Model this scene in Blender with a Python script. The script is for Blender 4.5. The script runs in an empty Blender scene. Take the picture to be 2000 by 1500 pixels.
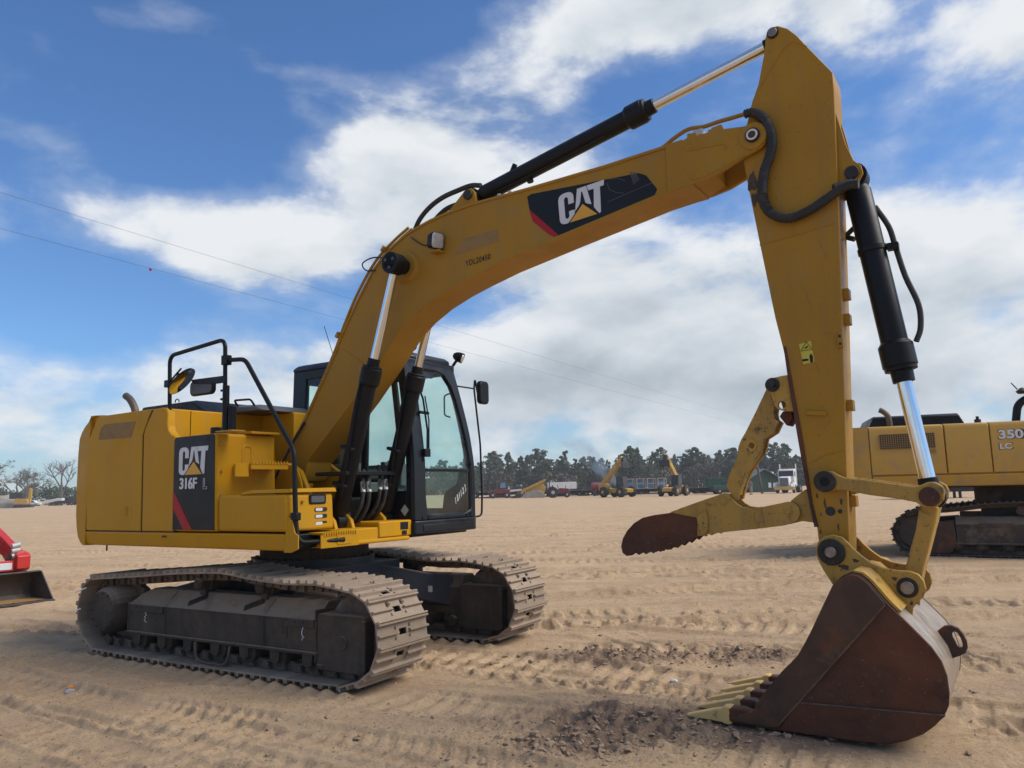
import bpy, bmesh, math, random
import numpy as np
from mathutils import Vector, Matrix, Euler

scene = bpy.context.scene
COL = scene.collection
PI = math.pi
rad = math.radians

# ------------------------------------------------------------------ camera
cam_data = bpy.data.cameras.new('camera')
cam_data.sensor_width = 36.0
cam_data.lens = 1504.27 / 2000 * 36.0
cam_data.clip_start = 0.05
cam_data.clip_end = 12000
camera = bpy.data.objects.new('camera', cam_data)
COL.objects.link(camera)
camera.matrix_world = (Matrix.Translation((0, 0, 1.4978))
                       @ Euler((PI / 2 + 0.13454, 0, 0)).to_matrix().to_4x4()
                       @ Matrix.Rotation(-0.02533, 4, 'Z'))
scene.camera = camera

# ------------------------------------------------------------------ sun and sky
SUN_AZ = rad(97)      # clockwise from the view direction: from the right, ahead of the machine
SUN_EL = rad(46)
sun_dir = Vector((math.sin(SUN_AZ) * math.cos(SUN_EL), math.cos(SUN_AZ) * math.cos(SUN_EL), math.sin(SUN_EL)))
sun_data = bpy.data.lights.new('sun', 'SUN')
sun_data.energy = 3.6
sun_data.angle = rad(42)
sun_data.color = (1.0, 0.91, 0.78)
sun = bpy.data.objects.new('sun', sun_data)
COL.objects.link(sun)
sun.rotation_euler = sun_dir.to_track_quat('Z', 'Y').to_euler()

scene.view_settings.view_transform = 'Standard'
scene.view_settings.look = 'None'
scene.view_settings.gamma = 1.0
scene.view_settings.use_curve_mapping = False
scene.view_settings.exposure = 0.10
scene.cycles.max_bounces = 8
scene.cycles.transparent_max_bounces = 16

world = bpy.data.worlds.new('World')
scene.world = world
world.use_nodes = True


def build_sky():
    nt = world.node_tree
    nt.nodes.clear()
    N = nt.nodes.new
    L = nt.links.new

    def put(s, v):
        if hasattr(v, 'is_linked') or hasattr(v, 'links'):
            L(v, s)
        else:
            s.default_value = v

    def m(op, a, b=None, c=None, clamp=False):
        n = N('ShaderNodeMath')
        n.operation = op
        n.use_clamp = clamp
        put(n.inputs[0], a)
        if b is not None:
            put(n.inputs[1], b)
        if c is not None:
            put(n.inputs[2], c)
        return n.outputs[0]

    def ramp(v, lo, hi, smooth=True, a=0.0, b=1.0):
        n = N('ShaderNodeMapRange')
        n.interpolation_type = 'SMOOTHSTEP' if smooth else 'LINEAR'
        put(n.inputs['Value'], v)
        n.inputs['From Min'].default_value = lo
        n.inputs['From Max'].default_value = hi
        n.inputs['To Min'].default_value = a
        n.inputs['To Max'].default_value = b
        return n.outputs[0]

    def noise(vec, scale, detail, rough=0.55, dist=0.0):
        n = N('ShaderNodeTexNoise')
        L(vec, n.inputs['Vector'])
        n.inputs['Scale'].default_value = scale
        n.inputs['Detail'].default_value = detail
        n.inputs['Roughness'].default_value = rough
        n.inputs['Distortion'].default_value = dist
        return n.outputs[0]

    sky = N('ShaderNodeTexSky')
    sky.sky_type = 'NISHITA'
    sky.sun_disc = False
    sky.sun_elevation = SUN_EL
    sky.sun_rotation = SUN_AZ
    sky.air_density = 1.0
    sky.dust_density = 0.6
    sky.ozone_density = 2.0
    tc = N('ShaderNodeTexCoord')
    d = tc.outputs['Generated']
    sep = N('ShaderNodeSeparateXYZ')
    L(d, sep.inputs[0])
    az = m('ARCTAN2', sep.outputs[0], sep.outputs[1])
    el = m('ARCSINE', sep.outputs[2])

    # cloud layer: flattened noise in direction space, warped
    def dirvec(dz):
        c = N('ShaderNodeCombineXYZ')
        k = m('MULTIPLY', m('ADD', sep.outputs[2], dz), 1.9)
        L(sep.outputs[0], c.inputs[0])
        L(sep.outputs[1], c.inputs[1])
        L(k, c.inputs[2])
        return c.outputs[0]
    v0 = dirvec(0.0)
    v1 = dirvec(0.035)
    big = noise(v0, 4.0, 10, 0.56, 0.15)
    big_up = noise(v1, 4.0, 5, 0.5, 0.15)
    fine = noise(v0, 22.0, 8, 0.62)
    cover = m('MULTIPLY', m('SUBTRACT', fine, 0.5), 0.10)
    cover = m('ADD', cover, big)
    # where the cloud banks stand (azimuth, elevation, widths, weight)
    for (a0, e0, sa, se, w) in SKY_BANKS:
        da = m('MULTIPLY', m('SUBTRACT', az, a0), 1.0 / sa)
        de = m('MULTIPLY', m('SUBTRACT', el, e0), 1.0 / se)
        r2 = m('ADD', m('MULTIPLY', da, da), m('MULTIPLY', de, de))
        g = m('EXPONENT', m('MULTIPLY', r2, -1.0))
        cover = m('MULTIPLY_ADD', g, w, cover)
    # thicker towards the horizon all round
    cover = m('ADD', cover, ramp(el, 0.0, 0.28, True, 0.09, 0.0))
    mask = ramp(cover, 0.485, 0.69)
    veil = ramp(cover, 0.42, 0.60, True, 0.0, 0.26)
    mask = m('MAXIMUM', mask, veil)
    thick = ramp(cover, 0.58, 0.92)
    relief = m('MULTIPLY', m('SUBTRACT', big, big_up), 5.0)
    shade = m('ADD', m('MULTIPLY', thick, -0.42), m('MULTIPLY', relief, 0.55))
    shade = m('ADD', shade, m('MULTIPLY', m('SUBTRACT', fine, 0.5), 0.35))
    low = ramp(el, 0.04, 0.42, True, -0.05, 0.08)
    shade = m('ADD', m('ADD', shade, 0.80), low, clamp=True)
    cr = N('ShaderNodeValToRGB')
    L(shade, cr.inputs[0])
    e = cr.color_ramp.elements
    e[0].position = 0.15
    e[0].color = (0.42, 0.48, 0.54, 1)
    e[1].position = 0.95
    e[1].color = (0.84, 0.87, 0.90, 1)
    k = cr.color_ramp.elements.new(0.55)
    k.color = (0.62, 0.68, 0.74, 1)
    boost = N('ShaderNodeVectorMath')
    boost.operation = 'SCALE'
    L(cr.outputs[0], boost.inputs[0])
    boost.inputs['Scale'].default_value = 1.0 / SKY_STRENGTH * 0.93
    mix = N('ShaderNodeMix')
    mix.data_type = 'RGBA'
    L(mask, mix.inputs[0])
    tint = N('ShaderNodeVectorMath')
    tint.operation = 'MULTIPLY'
    L(sky.outputs[0], tint.inputs[0])
    tint.inputs[1].default_value = SKY_TINT
    L(tint.outputs[0], mix.inputs[6])
    L(boost.outputs[0], mix.inputs[7])
    bg = N('ShaderNodeBackground')
    L(mix.outputs[2], bg.inputs['Color'])
    bg.inputs['Strength'].default_value = SKY_STRENGTH
    out = N('ShaderNodeOutputWorld')
    L(bg.outputs[0], out.inputs['Surface'])


SKY_STRENGTH = 0.105
SKY_TINT = (0.68, 0.98, 1.32)
SKY_BANKS = [
    (-0.145, 0.425, 0.199, 0.086, 0.2),
    (0.021, 0.406, 0.133, 0.073, 0.16),
    (-0.435, 0.330, 0.133, 0.050, 0.15),
    (-0.264, 0.308, 0.160, 0.053, 0.12),
    (0.018, 0.312, 0.173, 0.060, 0.14),
    (0.224, 0.565, 0.193, 0.050, 0.22),
    (0.447, 0.531, 0.080, 0.073, 0.15),
    (0.611, 0.481, 0.060, 0.040, 0.08),
    (0.561, 0.299, 0.153, 0.106, 0.21),
    (0.137, 0.215, 0.226, 0.086, 0.18),
    (0.324, 0.139, 0.346, 0.093, 0.17),
    (-0.533, 0.112, 0.173, 0.040, 0.08),
    (-0.578, 0.391, 0.060, 0.033, 0.09),
    (-0.336, 0.154, 0.120, 0.037, 0.1),
    (-0.576, 0.183, 0.060, 0.040, 0.08),
    (0.033, 0.100, 0.266, 0.053, 0.1),
    (-0.493, 0.483, 0.219, 0.113, -0.22),
    (-0.186, 0.571, 0.153, 0.053, -0.18),
    (0.205, 0.478, 0.100, 0.027, -0.12),
    (-0.398, 0.238, 0.213, 0.030, -0.12),
    (0.516, 0.424, 0.080, 0.053, -0.1),
    (-0.072, 0.235, 0.060, 0.027, -0.08),
    (-0.250, 0.207, 0.073, 0.027, -0.08),
]
build_sky()

# ------------------------------------------------------------------ helpers
random.seed(7)


def link(o, parent=None):
    COL.objects.link(o)
    if parent is not None:
        o.parent = parent
    return o


def tag(o, label=None, cat=None, group=None, kind=None):
    if label:
        o['label'] = label
    if cat:
        o['category'] = cat
    if group:
        o['group'] = group
    if kind:
        o['kind'] = kind
    return o


def thing(name, label, cat, loc=(0, 0, 0), rotz=0.0, group=None, scale=1.0):
    o = bpy.data.objects.new(name, None)
    o.empty_display_size = 0.2
    link(o)
    o.location = loc
    o.rotation_euler = (0, 0, rotz)
    o.scale = (scale,) * 3
    return tag(o, label, cat, group)


def copy_tree(o, parent=None):
    c = o.copy()
    link(c, parent)
    for ch in o.children:
        copy_tree(ch, c)
    return c


def sub(a, b):
    return (a[0] - b[0], a[1] - b[1], a[2] - b[2])


def circle(cx, cz, r, n=16, a0=0.0):
    return [(cx + r * math.cos(a0 + 2 * PI * i / n), cz + r * math.sin(a0 + 2 * PI * i / n)) for i in range(n)]


def rrect(x0, x1, z0, z1, r, n=4):
    pts = []
    for cx, cz, a in ((x1 - r, z1 - r, 0), (x0 + r, z1 - r, PI / 2), (x0 + r, z0 + r, PI), (x1 - r, z0 + r, 1.5 * PI)):
        for i in range(n + 1):
            t = a + PI / 2 * i / n
            pts.append((cx + r * math.cos(t), cz + r * math.sin(t)))
    return pts


def fillet(path, r, n=5):
    out = [Vector(path[0])]
    for i in range(1, len(path) - 1):
        p, a, b = Vector(path[i]), Vector(path[i - 1]), Vector(path[i + 1])
        u, v = (a - p), (b - p)
        k = min(r, u.length * 0.45, v.length * 0.45)
        A, B = p + u.normalized() * k, p + v.normalized() * k
        for j in range(n + 1):
            t = j / n
            out.append(A * (1 - t) ** 2 + p * 2 * t * (1 - t) + B * t * t)
    out.append(Vector(path[-1]))
    return out


def spline(pts, n=6):
    P = [Vector(p) for p in pts]
    P = [P[0] * 2 - P[1]] + P + [P[-1] * 2 - P[-2]]
    out = []
    for i in range(1, len(P) - 2):
        for j in range(n):
            t = j / n
            a, b, c, d = P[i - 1], P[i], P[i + 1], P[i + 2]
            out.append(0.5 * ((2 * b) + (c - a) * t + (2 * a - 5 * b + 4 * c - d) * t * t + (3 * b - a - 3 * c + d) * t ** 3))
    out.append(P[-2])
    return out


class MB:
    def __init__(self):
        self.v, self.f = [], []

    def add(self, verts, faces):
        o = len(self.v)
        self.v += [tuple(p) for p in verts]
        self.f += [tuple(i + o for i in f) for f in faces]
        return self

    def prism(self, poly, t0, t1, ax='y'):
        n = len(poly)
        mp = {'y': lambda a, b, t: (a, t, b), 'x': lambda a, b, t: (t, a, b), 'z': lambda a, b, t: (a, b, t)}[ax]
        V = [mp(a, b, t0) for a, b in poly] + [mp(a, b, t1) for a, b in poly]
        F = [tuple(range(n)), tuple(range(2 * n - 1, n - 1, -1))]
        F += [(i, n + i, n + (i + 1) % n, (i + 1) % n) for i in range(n)]
        return self.add(V, F)

    def ring(self, outer, inner, t0, t1, ax='y'):
        """plate with a hole: outer and inner outlines, resampled by angle"""
        n = 40
        cx = sum(p[0] for p in inner) / len(inner)
        cz = sum(p[1] for p in inner) / len(inner)

        def hit(poly, a):
            dx, dz = math.cos(a), math.sin(a)
            best = None
            for i in range(len(poly)):
                (x0, z0), (x1, z1) = poly[i], poly[(i + 1) % len(poly)]
                ex, ez = x1 - x0, z1 - z0
                den = dx * ez - dz * ex
                if abs(den) < 1e-12:
                    continue
                s = ((x0 - cx) * ez - (z0 - cz) * ex) / den
                u = ((x0 - cx) * dz - (z0 - cz) * dx) / den
                if s > 0 and -1e-9 <= u <= 1 + 1e-9 and (best is None or s > best):
                    best = s
            s = best or 0.01
            return (cx + dx * s, cz + dz * s)
        angs = sorted(set([2 * PI * i / n for i in range(n)] + [math.atan2(p[1] - cz, p[0] - cx) % (2 * PI) for p in outer]))
        A = [hit(outer, a) for a in angs]
        B = [hit(inner, a) for a in angs]
        n = len(angs)
        mp = {'y': lambda a, b, t: (a, t, b), 'x': lambda a, b, t: (t, a, b), 'z': lambda a, b, t: (a, b, t)}[ax]
        V = [mp(*p, t0) for p in A] + [mp(*p, t0) for p in B] + [mp(*p, t1) for p in A] + [mp(*p, t1) for p in B]
        F = []
        for i in range(n):
            j = (i + 1) % n
            F += [(i, j, n + j, n + i), (2 * n + i, 3 * n + i, 3 * n + j, 2 * n + j), (i, 2 * n + i, 2 * n + j, j), (n + i, n + j, 3 * n + j, 3 * n + i)]
        return self.add(V, F)

    def box(self, x0, x1, y0, y1, z0, z1):
        return self.prism([(x0, y0), (x1, y0), (x1, y1), (x0, y1)], z0, z1, 'z')

    def obox(self, c, size, M=None):
        hx, hy, hz = size[0] / 2, size[1] / 2, size[2] / 2
        V = [Vector((sx * hx, sy * hy, sz * hz)) for sx in (-1, 1) for sy in (-1, 1) for sz in (-1, 1)]
        if M is not None:
            V = [M @ p for p in V]
        V = [p + Vector(c) for p in V]
        return self.add(V, [(0, 1, 3, 2), (4, 6, 7, 5), (0, 4, 5, 1), (2, 3, 7, 6), (0, 2, 6, 4), (1, 5, 7, 3)])

    def cyl(self, p0, p1, r0, r1=None, n=20, caps=True):
        r1 = r0 if r1 is None else r1
        return self.lathe(p0, p1, [(0, r0), (1, r1)], n, caps)

    def lathe(self, p0, p1, prof, n=20, caps=True):
        """profile of (fraction along, radius)"""
        p0, p1 = Vector(p0), Vector(p1)
        d = (p1 - p0)
        z = d.normalized()
        x = z.orthogonal().normalized()
        y = z.cross(x)
        V, F = [], []
        for t, r in prof:
            c = p0 + d * t
            for i in range(n):
                a = 2 * PI * i / n
                V.append(c + (x * math.cos(a) + y * math.sin(a)) * r)
        for k in range(len(prof) - 1):
            for i in range(n):
                j = (i + 1) % n
                F.append((k * n + i, k * n + j, (k + 1) * n + j, (k + 1) * n + i))
        if caps:
            F.append(tuple(range(n - 1, -1, -1)))
            F.append(tuple(range((len(prof) - 1) * n, len(prof) * n)))
        return self.add(V, F)

    def tube(self, path, r, n=8, closed=False, caps=True):
        P = [Vector(p) for p in path]
        m = len(P)
        rr = r if callable(r) else (lambda i: r)
        V, F = [], []
        up = None
        for i in range(m):
            a = P[(i - 1) % m] if (i > 0 or closed) else P[i]
            b = P[(i + 1) % m] if (i < m - 1 or closed) else P[i]
            t = (b - a).normalized()
            if up is None:
                up = t.orthogonal().normalized()
            up = (up - t * up.dot(t))
            if up.length < 1e-6:
                up = t.orthogonal()
            up.normalize()
            s = t.cross(up)
            for k in range(n):
                q = 2 * PI * k / n
                V.append(P[i] + (up * math.cos(q) + s * math.sin(q)) * rr(i))
        for i in range(m if closed else m - 1):
            i2 = (i + 1) % m
            for k in range(n):
                k2 = (k + 1) % n
                F.append((i * n + k, i * n + k2, i2 * n + k2, i2 * n + k))
        if caps and not closed:
            F.append(tuple(range(n - 1, -1, -1)))
            F.append(tuple(range((m - 1) * n, m * n)))
        return self.add(V, F)

    def loft(self, sections, caps=True):
        """list of equally long closed outlines (3-D points)"""
        n = len(sections[0])
        V = [p for s in sections for p in s]
        F = []
        for k in range(len(sections) - 1):
            for i in range(n):
                j = (i + 1) % n
                F.append((k * n + i, k * n + j, (k + 1) * n + j, (k + 1) * n + i))
        if caps:
            F.append(tuple(range(n - 1, -1, -1)))
            F.append(tuple(range((len(sections) - 1) * n, len(sections) * n)))
        return self.add(V, F)

    def sheet(self, rows):
        n = len(rows[0])
        V = [p for s in rows for p in s]
        F = [(k * n + i, k * n + i + 1, (k + 1) * n + i + 1, (k + 1) * n + i) for k in range(len(rows) - 1) for i in range(n - 1)]
        return self.add(V, F)

    def mesh(self, name, mat=None, smooth=35, recalc=True):
        me = bpy.data.meshes.new(name)
        me.from_pydata([tuple(p) for p in self.v], [], self.f)
        if recalc:
            bm = bmesh.new()
            bm.from_mesh(me)
            bmesh.ops.recalc_face_normals(bm, faces=bm.faces)
            bm.to_mesh(me)
            bm.free()
        if smooth:
            me.polygons.foreach_set('use_smooth', [True] * len(me.polygons))
            me.set_sharp_from_angle(angle=rad(smooth))
        if mat is not None:
            me.materials.append(MAT[mat] if isinstance(mat, str) else mat)
        me.update()
        return me

    def build(self, name, mat, parent=None, bevel=0.0, seg=2, smooth=35, recalc=True):
        o = bpy.data.objects.new(name, self.mesh(name, mat, smooth, recalc))
        link(o, parent)
        if bevel:
            b = o.modifiers.new('bevel', 'BEVEL')
            b.width = bevel
            b.segments = seg
            b.limit_method = 'ANGLE'
            b.angle_limit = rad(32)
            b.harden_normals = False
        return o


TEXTS = {}


def make_texts():
    for s, bold, spacing in (('316F', 0.02, 1.0), ('YDL20450', 0.012, 1.12), ('350', 0.03, 1.0), ('LC', 0.03, 1.0)):
        cu = bpy.data.curves.new('lettering', 'FONT')
        cu.body = s
        cu.offset = bold
        cu.space_character = spacing
        tmp = bpy.data.objects.new('lettering', cu)
        link(tmp)
        bpy.context.view_layer.update()
        TEXTS[s] = bpy.data.meshes.new_from_object(tmp.evaluated_get(bpy.context.evaluated_depsgraph_get()))
        bpy.data.objects.remove(tmp)


make_texts()


def text_mesh(name, s, mat, parent, origin, xdir, ydir, height, squeeze=1.0, bold=0.0, extrude=0.002, shear=0.0, spacing=1.0):
    """flat lettering; origin = lower left corner, xdir / ydir = unit directions of the line and of the letters' height"""
    me = TEXTS[s].copy()
    co = np.zeros(len(me.vertices) * 3)
    me.vertices.foreach_get('co', co)
    co = co.reshape(-1, 3)
    lo, hi = co.min(0), co.max(0)
    k = height / max(hi[1] - lo[1], 1e-6)
    X, Y = Vector(xdir), Vector(ydir)
    nrm = X.cross(Y).normalized()
    new = []
    for c in co:
        p = Vector(origin) + X * ((c[0] - lo[0]) * k * squeeze) + Y * ((c[1] - lo[1]) * k) + nrm * extrude
        new += list(p)
    me.vertices.foreach_set('co', new)
    me.materials.clear()
    me.materials.append(MAT[mat])
    me.update()
    me.name = name
    o = bpy.data.objects.new(name, me)
    return link(o, parent)


# ------------------------------------------------------------------ materials
MAT = {}


def pm(name, c1, c2=None, rough=0.5, metal=0.0, scale=3.0, bump=0.0, bscale=40.0, dust=None, dust_amt=0.5, dust_scale=5.0,
       stain=None, stain_amt=0.5, stain_scale=2.0, coat=0.0, rvar=0.12, stretch=(1, 1, 1), top_dust=None, detail=6, spec=0.5, drip=None, drip_amt=0.4, drip_dir=(7, 7, 0.55), speck=None, speck_amt=0.5, speck_scale=55, vary=0.0):
    """procedural paint / metal / earth: two tones, dust and stains with shapes of their own, fine relief"""
    m = bpy.data.materials.new(name)
    m.use_nodes = True
    nt = m.node_tree
    N, L = nt.nodes.new, nt.links.new
    p = nt.nodes['Principled BSDF']
    p.inputs['Metallic'].default_value = metal
    p.inputs['Coat Weight'].default_value = coat
    p.inputs['Coat Roughness'].default_value = 0.15
    p.inputs['Specular IOR Level'].default_value = spec
    tc = N('ShaderNodeTexCoord')
    mp = N('ShaderNodeMapping')
    mp.inputs['Scale'].default_value = stretch
    L(tc.outputs['Object'], mp.inputs[0])

    def noise(s, det=detail, r=0.6):
        n = N('ShaderNodeTexNoise')
        L(mp.outputs[0], n.inputs['Vector'])
        n.inputs['Scale'].default_value = s
        n.inputs['Detail'].default_value = det
        n.inputs['Roughness'].default_value = r
        return n.outputs[0]

    def rng(v, lo, hi, a=0.0, b=1.0):
        n = N('ShaderNodeMapRange')
        L(v, n.inputs[0])
        n.inputs[1].default_value, n.inputs[2].default_value = lo, hi
        n.inputs[3].default_value, n.inputs[4].default_value = a, b
        return n.outputs[0]

    def mix(f, a, b):
        n = N('ShaderNodeMix')
        n.data_type = 'RGBA'
        L(f, n.inputs[0])
        for s, v in ((n.inputs[6], a), (n.inputs[7], b)):
            if isinstance(v, tuple):
                s.default_value = (*v, 1)
            else:
                L(v, s)
        return n.outputs[2]
    n1 = noise(scale)
    col = mix(rng(n1, 0.35, 0.65), c1, c2 if c2 else c1)
    rv = rng(noise(scale * 2.7, 4), 0.3, 0.7, max(rough - rvar, 0.02), min(rough + rvar, 1.0))
    if stain:
        sf = rng(noise(stain_scale, 9, 0.68), 0.72 - 0.3 * stain_amt, 0.80 - 0.26 * stain_amt)
        col = mix(sf, col, stain)
    if dust:
        df = rng(noise(dust_scale, 9, 0.7), 0.68 - 0.36 * dust_amt, 0.9 - 0.36 * dust_amt)
        col = mix(df, col, dust)
        rr = N('ShaderNodeMix')
        L(df, rr.inputs[0])
        L(rv, rr.inputs[2])
        rr.inputs[3].default_value = 0.95
        rv = rr.outputs[0]
    def layer(col, colour, st, sc, lo, hi, k, rot=(0, 0, 0)):
        mp2 = N('ShaderNodeMapping')
        mp2.inputs['Scale'].default_value = st
        mp2.inputs['Rotation'].default_value = rot
        L(tc.outputs['Object'], mp2.inputs[0])
        n = N('ShaderNodeTexNoise')
        L(mp2.outputs[0], n.inputs['Vector'])
        n.inputs['Scale'].default_value = sc
        n.inputs['Detail'].default_value = 8
        n.inputs['Roughness'].default_value = 0.66
        return mix(rng(n.outputs[0], lo, hi, 0.0, k), col, colour)
    if drip:
        col = layer(col, drip, drip_dir, 1.0, 0.50, 0.74, drip_amt)
        col = layer(col, drip, tuple(q * 3.1 for q in drip_dir), 1.0, 0.56, 0.72, drip_amt * 0.8)
    if speck:
        col = layer(col, speck, (1, 1, 1), speck_scale, 0.66 - 0.08 * speck_amt, 0.70 - 0.06 * speck_amt, 0.9)
        # hairline scrapes in two directions
        col = layer(col, speck, (60, 60, 1.6), 1.0, 0.705, 0.73, 0.55, (0.5, 0.6, 0.3))
        col = layer(col, speck, (1.8, 50, 50), 1.0, 0.705, 0.73, 0.45, (0.3, 0.5, 0.2))
    if top_dust:
        # loose dust lies only where the surface faces up
        g = N('ShaderNodeNewGeometry')
        s = N('ShaderNodeSeparateXYZ')
        L(g.outputs['True Normal'], s.inputs[0])
        a = N('ShaderNodeMath')
        a.operation = 'MULTIPLY'
        L(rng(s.outputs[2], 0.25, 0.8), a.inputs[0])
        L(rng(noise(4.0, 8, 0.7), 0.15, 0.52), a.inputs[1])
        col = mix(a.outputs[0], col, top_dust)
    if vary:
        oi = N('ShaderNodeObjectInfo')
        vm = N('ShaderNodeVectorMath')
        vm.operation = 'SCALE'
        L(col, vm.inputs[0])
        L(rng(oi.outputs['Random'], 0.0, 1.0, 1.0 - vary, 1.0 + vary * 0.6), vm.inputs['Scale'])
        col = vm.outputs[0]
    if isinstance(col, tuple):
        p.inputs['Base Color'].default_value = (*col, 1)
    else:
        L(col, p.inputs['Base Color'])
    L(rv, p.inputs['Roughness'])
    if bump:
        b = N('ShaderNodeBump')
        b.inputs['Strength'].default_value = 1.0
        b.inputs['Distance'].default_value = bump
        L(noise(bscale, 6, 0.65), b.inputs['Height'])
        L(b.outputs[0], p.inputs['Normal'])
    MAT[name] = m
    return m


def glass_mat(name, tint, dirt=0.06):
    m = bpy.data.materials.new(name)
    m.use_nodes = True
    nt = m.node_tree
    N, L = nt.nodes.new, nt.links.new
    nt.nodes.clear()
    out = N('ShaderNodeOutputMaterial')
    tr = N('ShaderNodeBsdfTransparent')
    tr.inputs[0].default_value = (*tint, 1)
    gl = N('ShaderNodeBsdfGlossy')
    gl.inputs['Roughness'].default_value = 0.03
    lw = N('ShaderNodeLayerWeight')
    lw.inputs[0].default_value = 0.5
    pw_ = N('ShaderNodeMath')
    pw_.operation = 'POWER'
    L(lw.outputs['Facing'], pw_.inputs[0])
    pw_.inputs[1].default_value = 5.0
    fr = N('ShaderNodeMath')
    fr.operation = 'MULTIPLY_ADD'
    L(pw_.outputs[0], fr.inputs[0])
    fr.inputs[1].default_value = 0.94
    fr.inputs[2].default_value = 0.05
    mx = N('ShaderNodeMixShader')
    L(fr.outputs[0], mx.inputs[0])
    L(tr.outputs[0], mx.inputs[1])
    L(gl.outputs[0], mx.inputs[2])
    df = N('ShaderNodeBsdfDiffuse')
    df.inputs[0].default_value = (0.42, 0.38, 0.32, 1)
    tc = N('ShaderNodeTexCoord')
    no = N('ShaderNodeTexNoise')
    no.inputs['Scale'].default_value = 3.0
    no.inputs['Detail'].default_value = 8
    L(tc.outputs['Object'], no.inputs['Vector'])
    mr = N('ShaderNodeMapRange')
    L(no.outputs[0], mr.inputs[0])
    mr.inputs[1].default_value, mr.inputs[2].default_value = 0.4, 0.75
    mr.inputs[3].default_value, mr.inputs[4].default_value = dirt * 0.4, dirt * 2
    m2 = N('ShaderNodeMixShader')
    L(mr.outputs[0], m2.inputs[0])
    L(mx.outputs[0], m2.inputs[1])
    L(df.outputs[0], m2.inputs[2])
    L(m2.outputs[0], out.inputs[0])
    MAT[name] = m


SAND = (0.36, 0.27, 0.185)
pm('yellow', (0.54, 0.268, 0.008), (0.49, 0.245, 0.009), rough=0.42, scale=1.1, dust=(0.46, 0.265, 0.035), dust_amt=0.34, dust_scale=1.7, bump=0.0006, bscale=90, spec=0.12, drip=(0.36, 0.22, 0.075), drip_amt=0.35, speck=(0.25, 0.14, 0.05), speck_amt=0.2)
pm('boom_yellow', (0.40, 0.207, 0.019), (0.345, 0.180, 0.021), spec=0.15, rough=0.42, scale=1.3, dust=(0.33, 0.205, 0.07), dust_amt=0.42, dust_scale=2.2, stain=(0.25, 0.14, 0.05), stain_amt=0.26, stain_scale=3.0, bump=0.0006, bscale=80, drip=(0.26, 0.155, 0.055), drip_amt=0.5, speck=(0.16, 0.09, 0.04), speck_amt=0.5)
pm('worn_yellow', (0.47, 0.27, 0.045), (0.40, 0.235, 0.05), spec=0.3, rough=0.5, scale=2.2, stain=(0.055, 0.04, 0.03), stain_amt=0.50, stain_scale=6.0, dust=(0.30, 0.205, 0.10), dust_amt=0.45, dust_scale=4.0, bump=0.001, bscale=60, drip=(0.10, 0.065, 0.035), drip_amt=0.55, speck=(0.07, 0.05, 0.035), speck_amt=0.9, speck_scale=40)
pm('black_paint', (0.007, 0.0075, 0.009), (0.011, 0.0115, 0.013), rough=0.42, scale=2.0, dust=(0.05, 0.042, 0.035), dust_amt=0.12, dust_scale=4.0, bump=0.0004, bscale=120, spec=0.2)
pm('cab_black', (0.008, 0.009, 0.012), (0.011, 0.012, 0.016), rough=0.34, scale=1.5, dust=(0.06, 0.055, 0.05), dust_amt=0.10, dust_scale=3.0, spec=0.32)
pm('grey_panel', (0.07, 0.075, 0.08), (0.09, 0.095, 0.10), rough=0.5)
pm('rubber', (0.018, 0.018, 0.019), (0.028, 0.027, 0.026), rough=0.7, scale=8, dust=(0.14, 0.115, 0.09), dust_amt=0.3, dust_scale=9, bump=0.0008, bscale=60)
pm('chrome', (0.75, 0.77, 0.80), (0.70, 0.71, 0.73), rough=0.12, metal=1.0, scale=5, rvar=0.05)
pm('pin_steel', (0.30, 0.27, 0.24), (0.20, 0.16, 0.13), rough=0.45, metal=0.8, scale=20, bump=0.001)
pm('grease', (0.016, 0.014, 0.013), (0.034, 0.028, 0.022), spec=0.35, rough=0.5, scale=14, dust=(0.12, 0.08, 0.045), dust_amt=0.35, dust_scale=12, bump=0.003, bscale=30)
pm('frame_black', (0.038, 0.033, 0.029), (0.062, 0.050, 0.040), spec=0.25, rough=0.75, scale=2.5, dust=(0.105, 0.080, 0.058), dust_amt=0.60, dust_scale=3.5, stain=(0.11, 0.05, 0.032), stain_amt=0.14, stain_scale=2.0, top_dust=(0.34, 0.255, 0.175), bump=0.0025, bscale=25, drip=(0.12, 0.092, 0.068), drip_amt=0.32)
pm('body_navy', (0.012, 0.016, 0.028), (0.018, 0.022, 0.034), rough=0.55, scale=2, dust=(0.11, 0.09, 0.07), dust_amt=0.25, dust_scale=3, top_dust=(0.24, 0.185, 0.13))
pm('chain', (0.075, 0.058, 0.044), (0.115, 0.088, 0.066), rough=0.75, scale=9, dust=(0.20, 0.155, 0.115), dust_amt=0.5, dust_scale=7, bump=0.003, bscale=40)
pm('shoe', (0.33, 0.248, 0.175), (0.26, 0.198, 0.142), rough=0.75, metal=0.0, scale=7, dust=(0.42, 0.30, 0.198), dust_amt=0.50, dust_scale=6, vary=0.22, stain=(0.16, 0.12, 0.09), stain_amt=0.40, stain_scale=11, bump=0.0025, bscale=45)
pm('rust', (0.125, 0.042, 0.018), (0.060, 0.026, 0.015), spec=0.3, rough=0.62, scale=2.6, stain=(0.026, 0.017, 0.016), stain_amt=0.48, stain_scale=2.3, dust=(0.19, 0.12, 0.070), dust_amt=0.22, dust_scale=9.0, bump=0.0015, bscale=45, rvar=0.2, drip=(0.030, 0.020, 0.018), drip_amt=0.6, drip_dir=(0.6, 5, 3.0), speck=(0.24, 0.19, 0.15), speck_amt=0.25, speck_scale=70)
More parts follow.
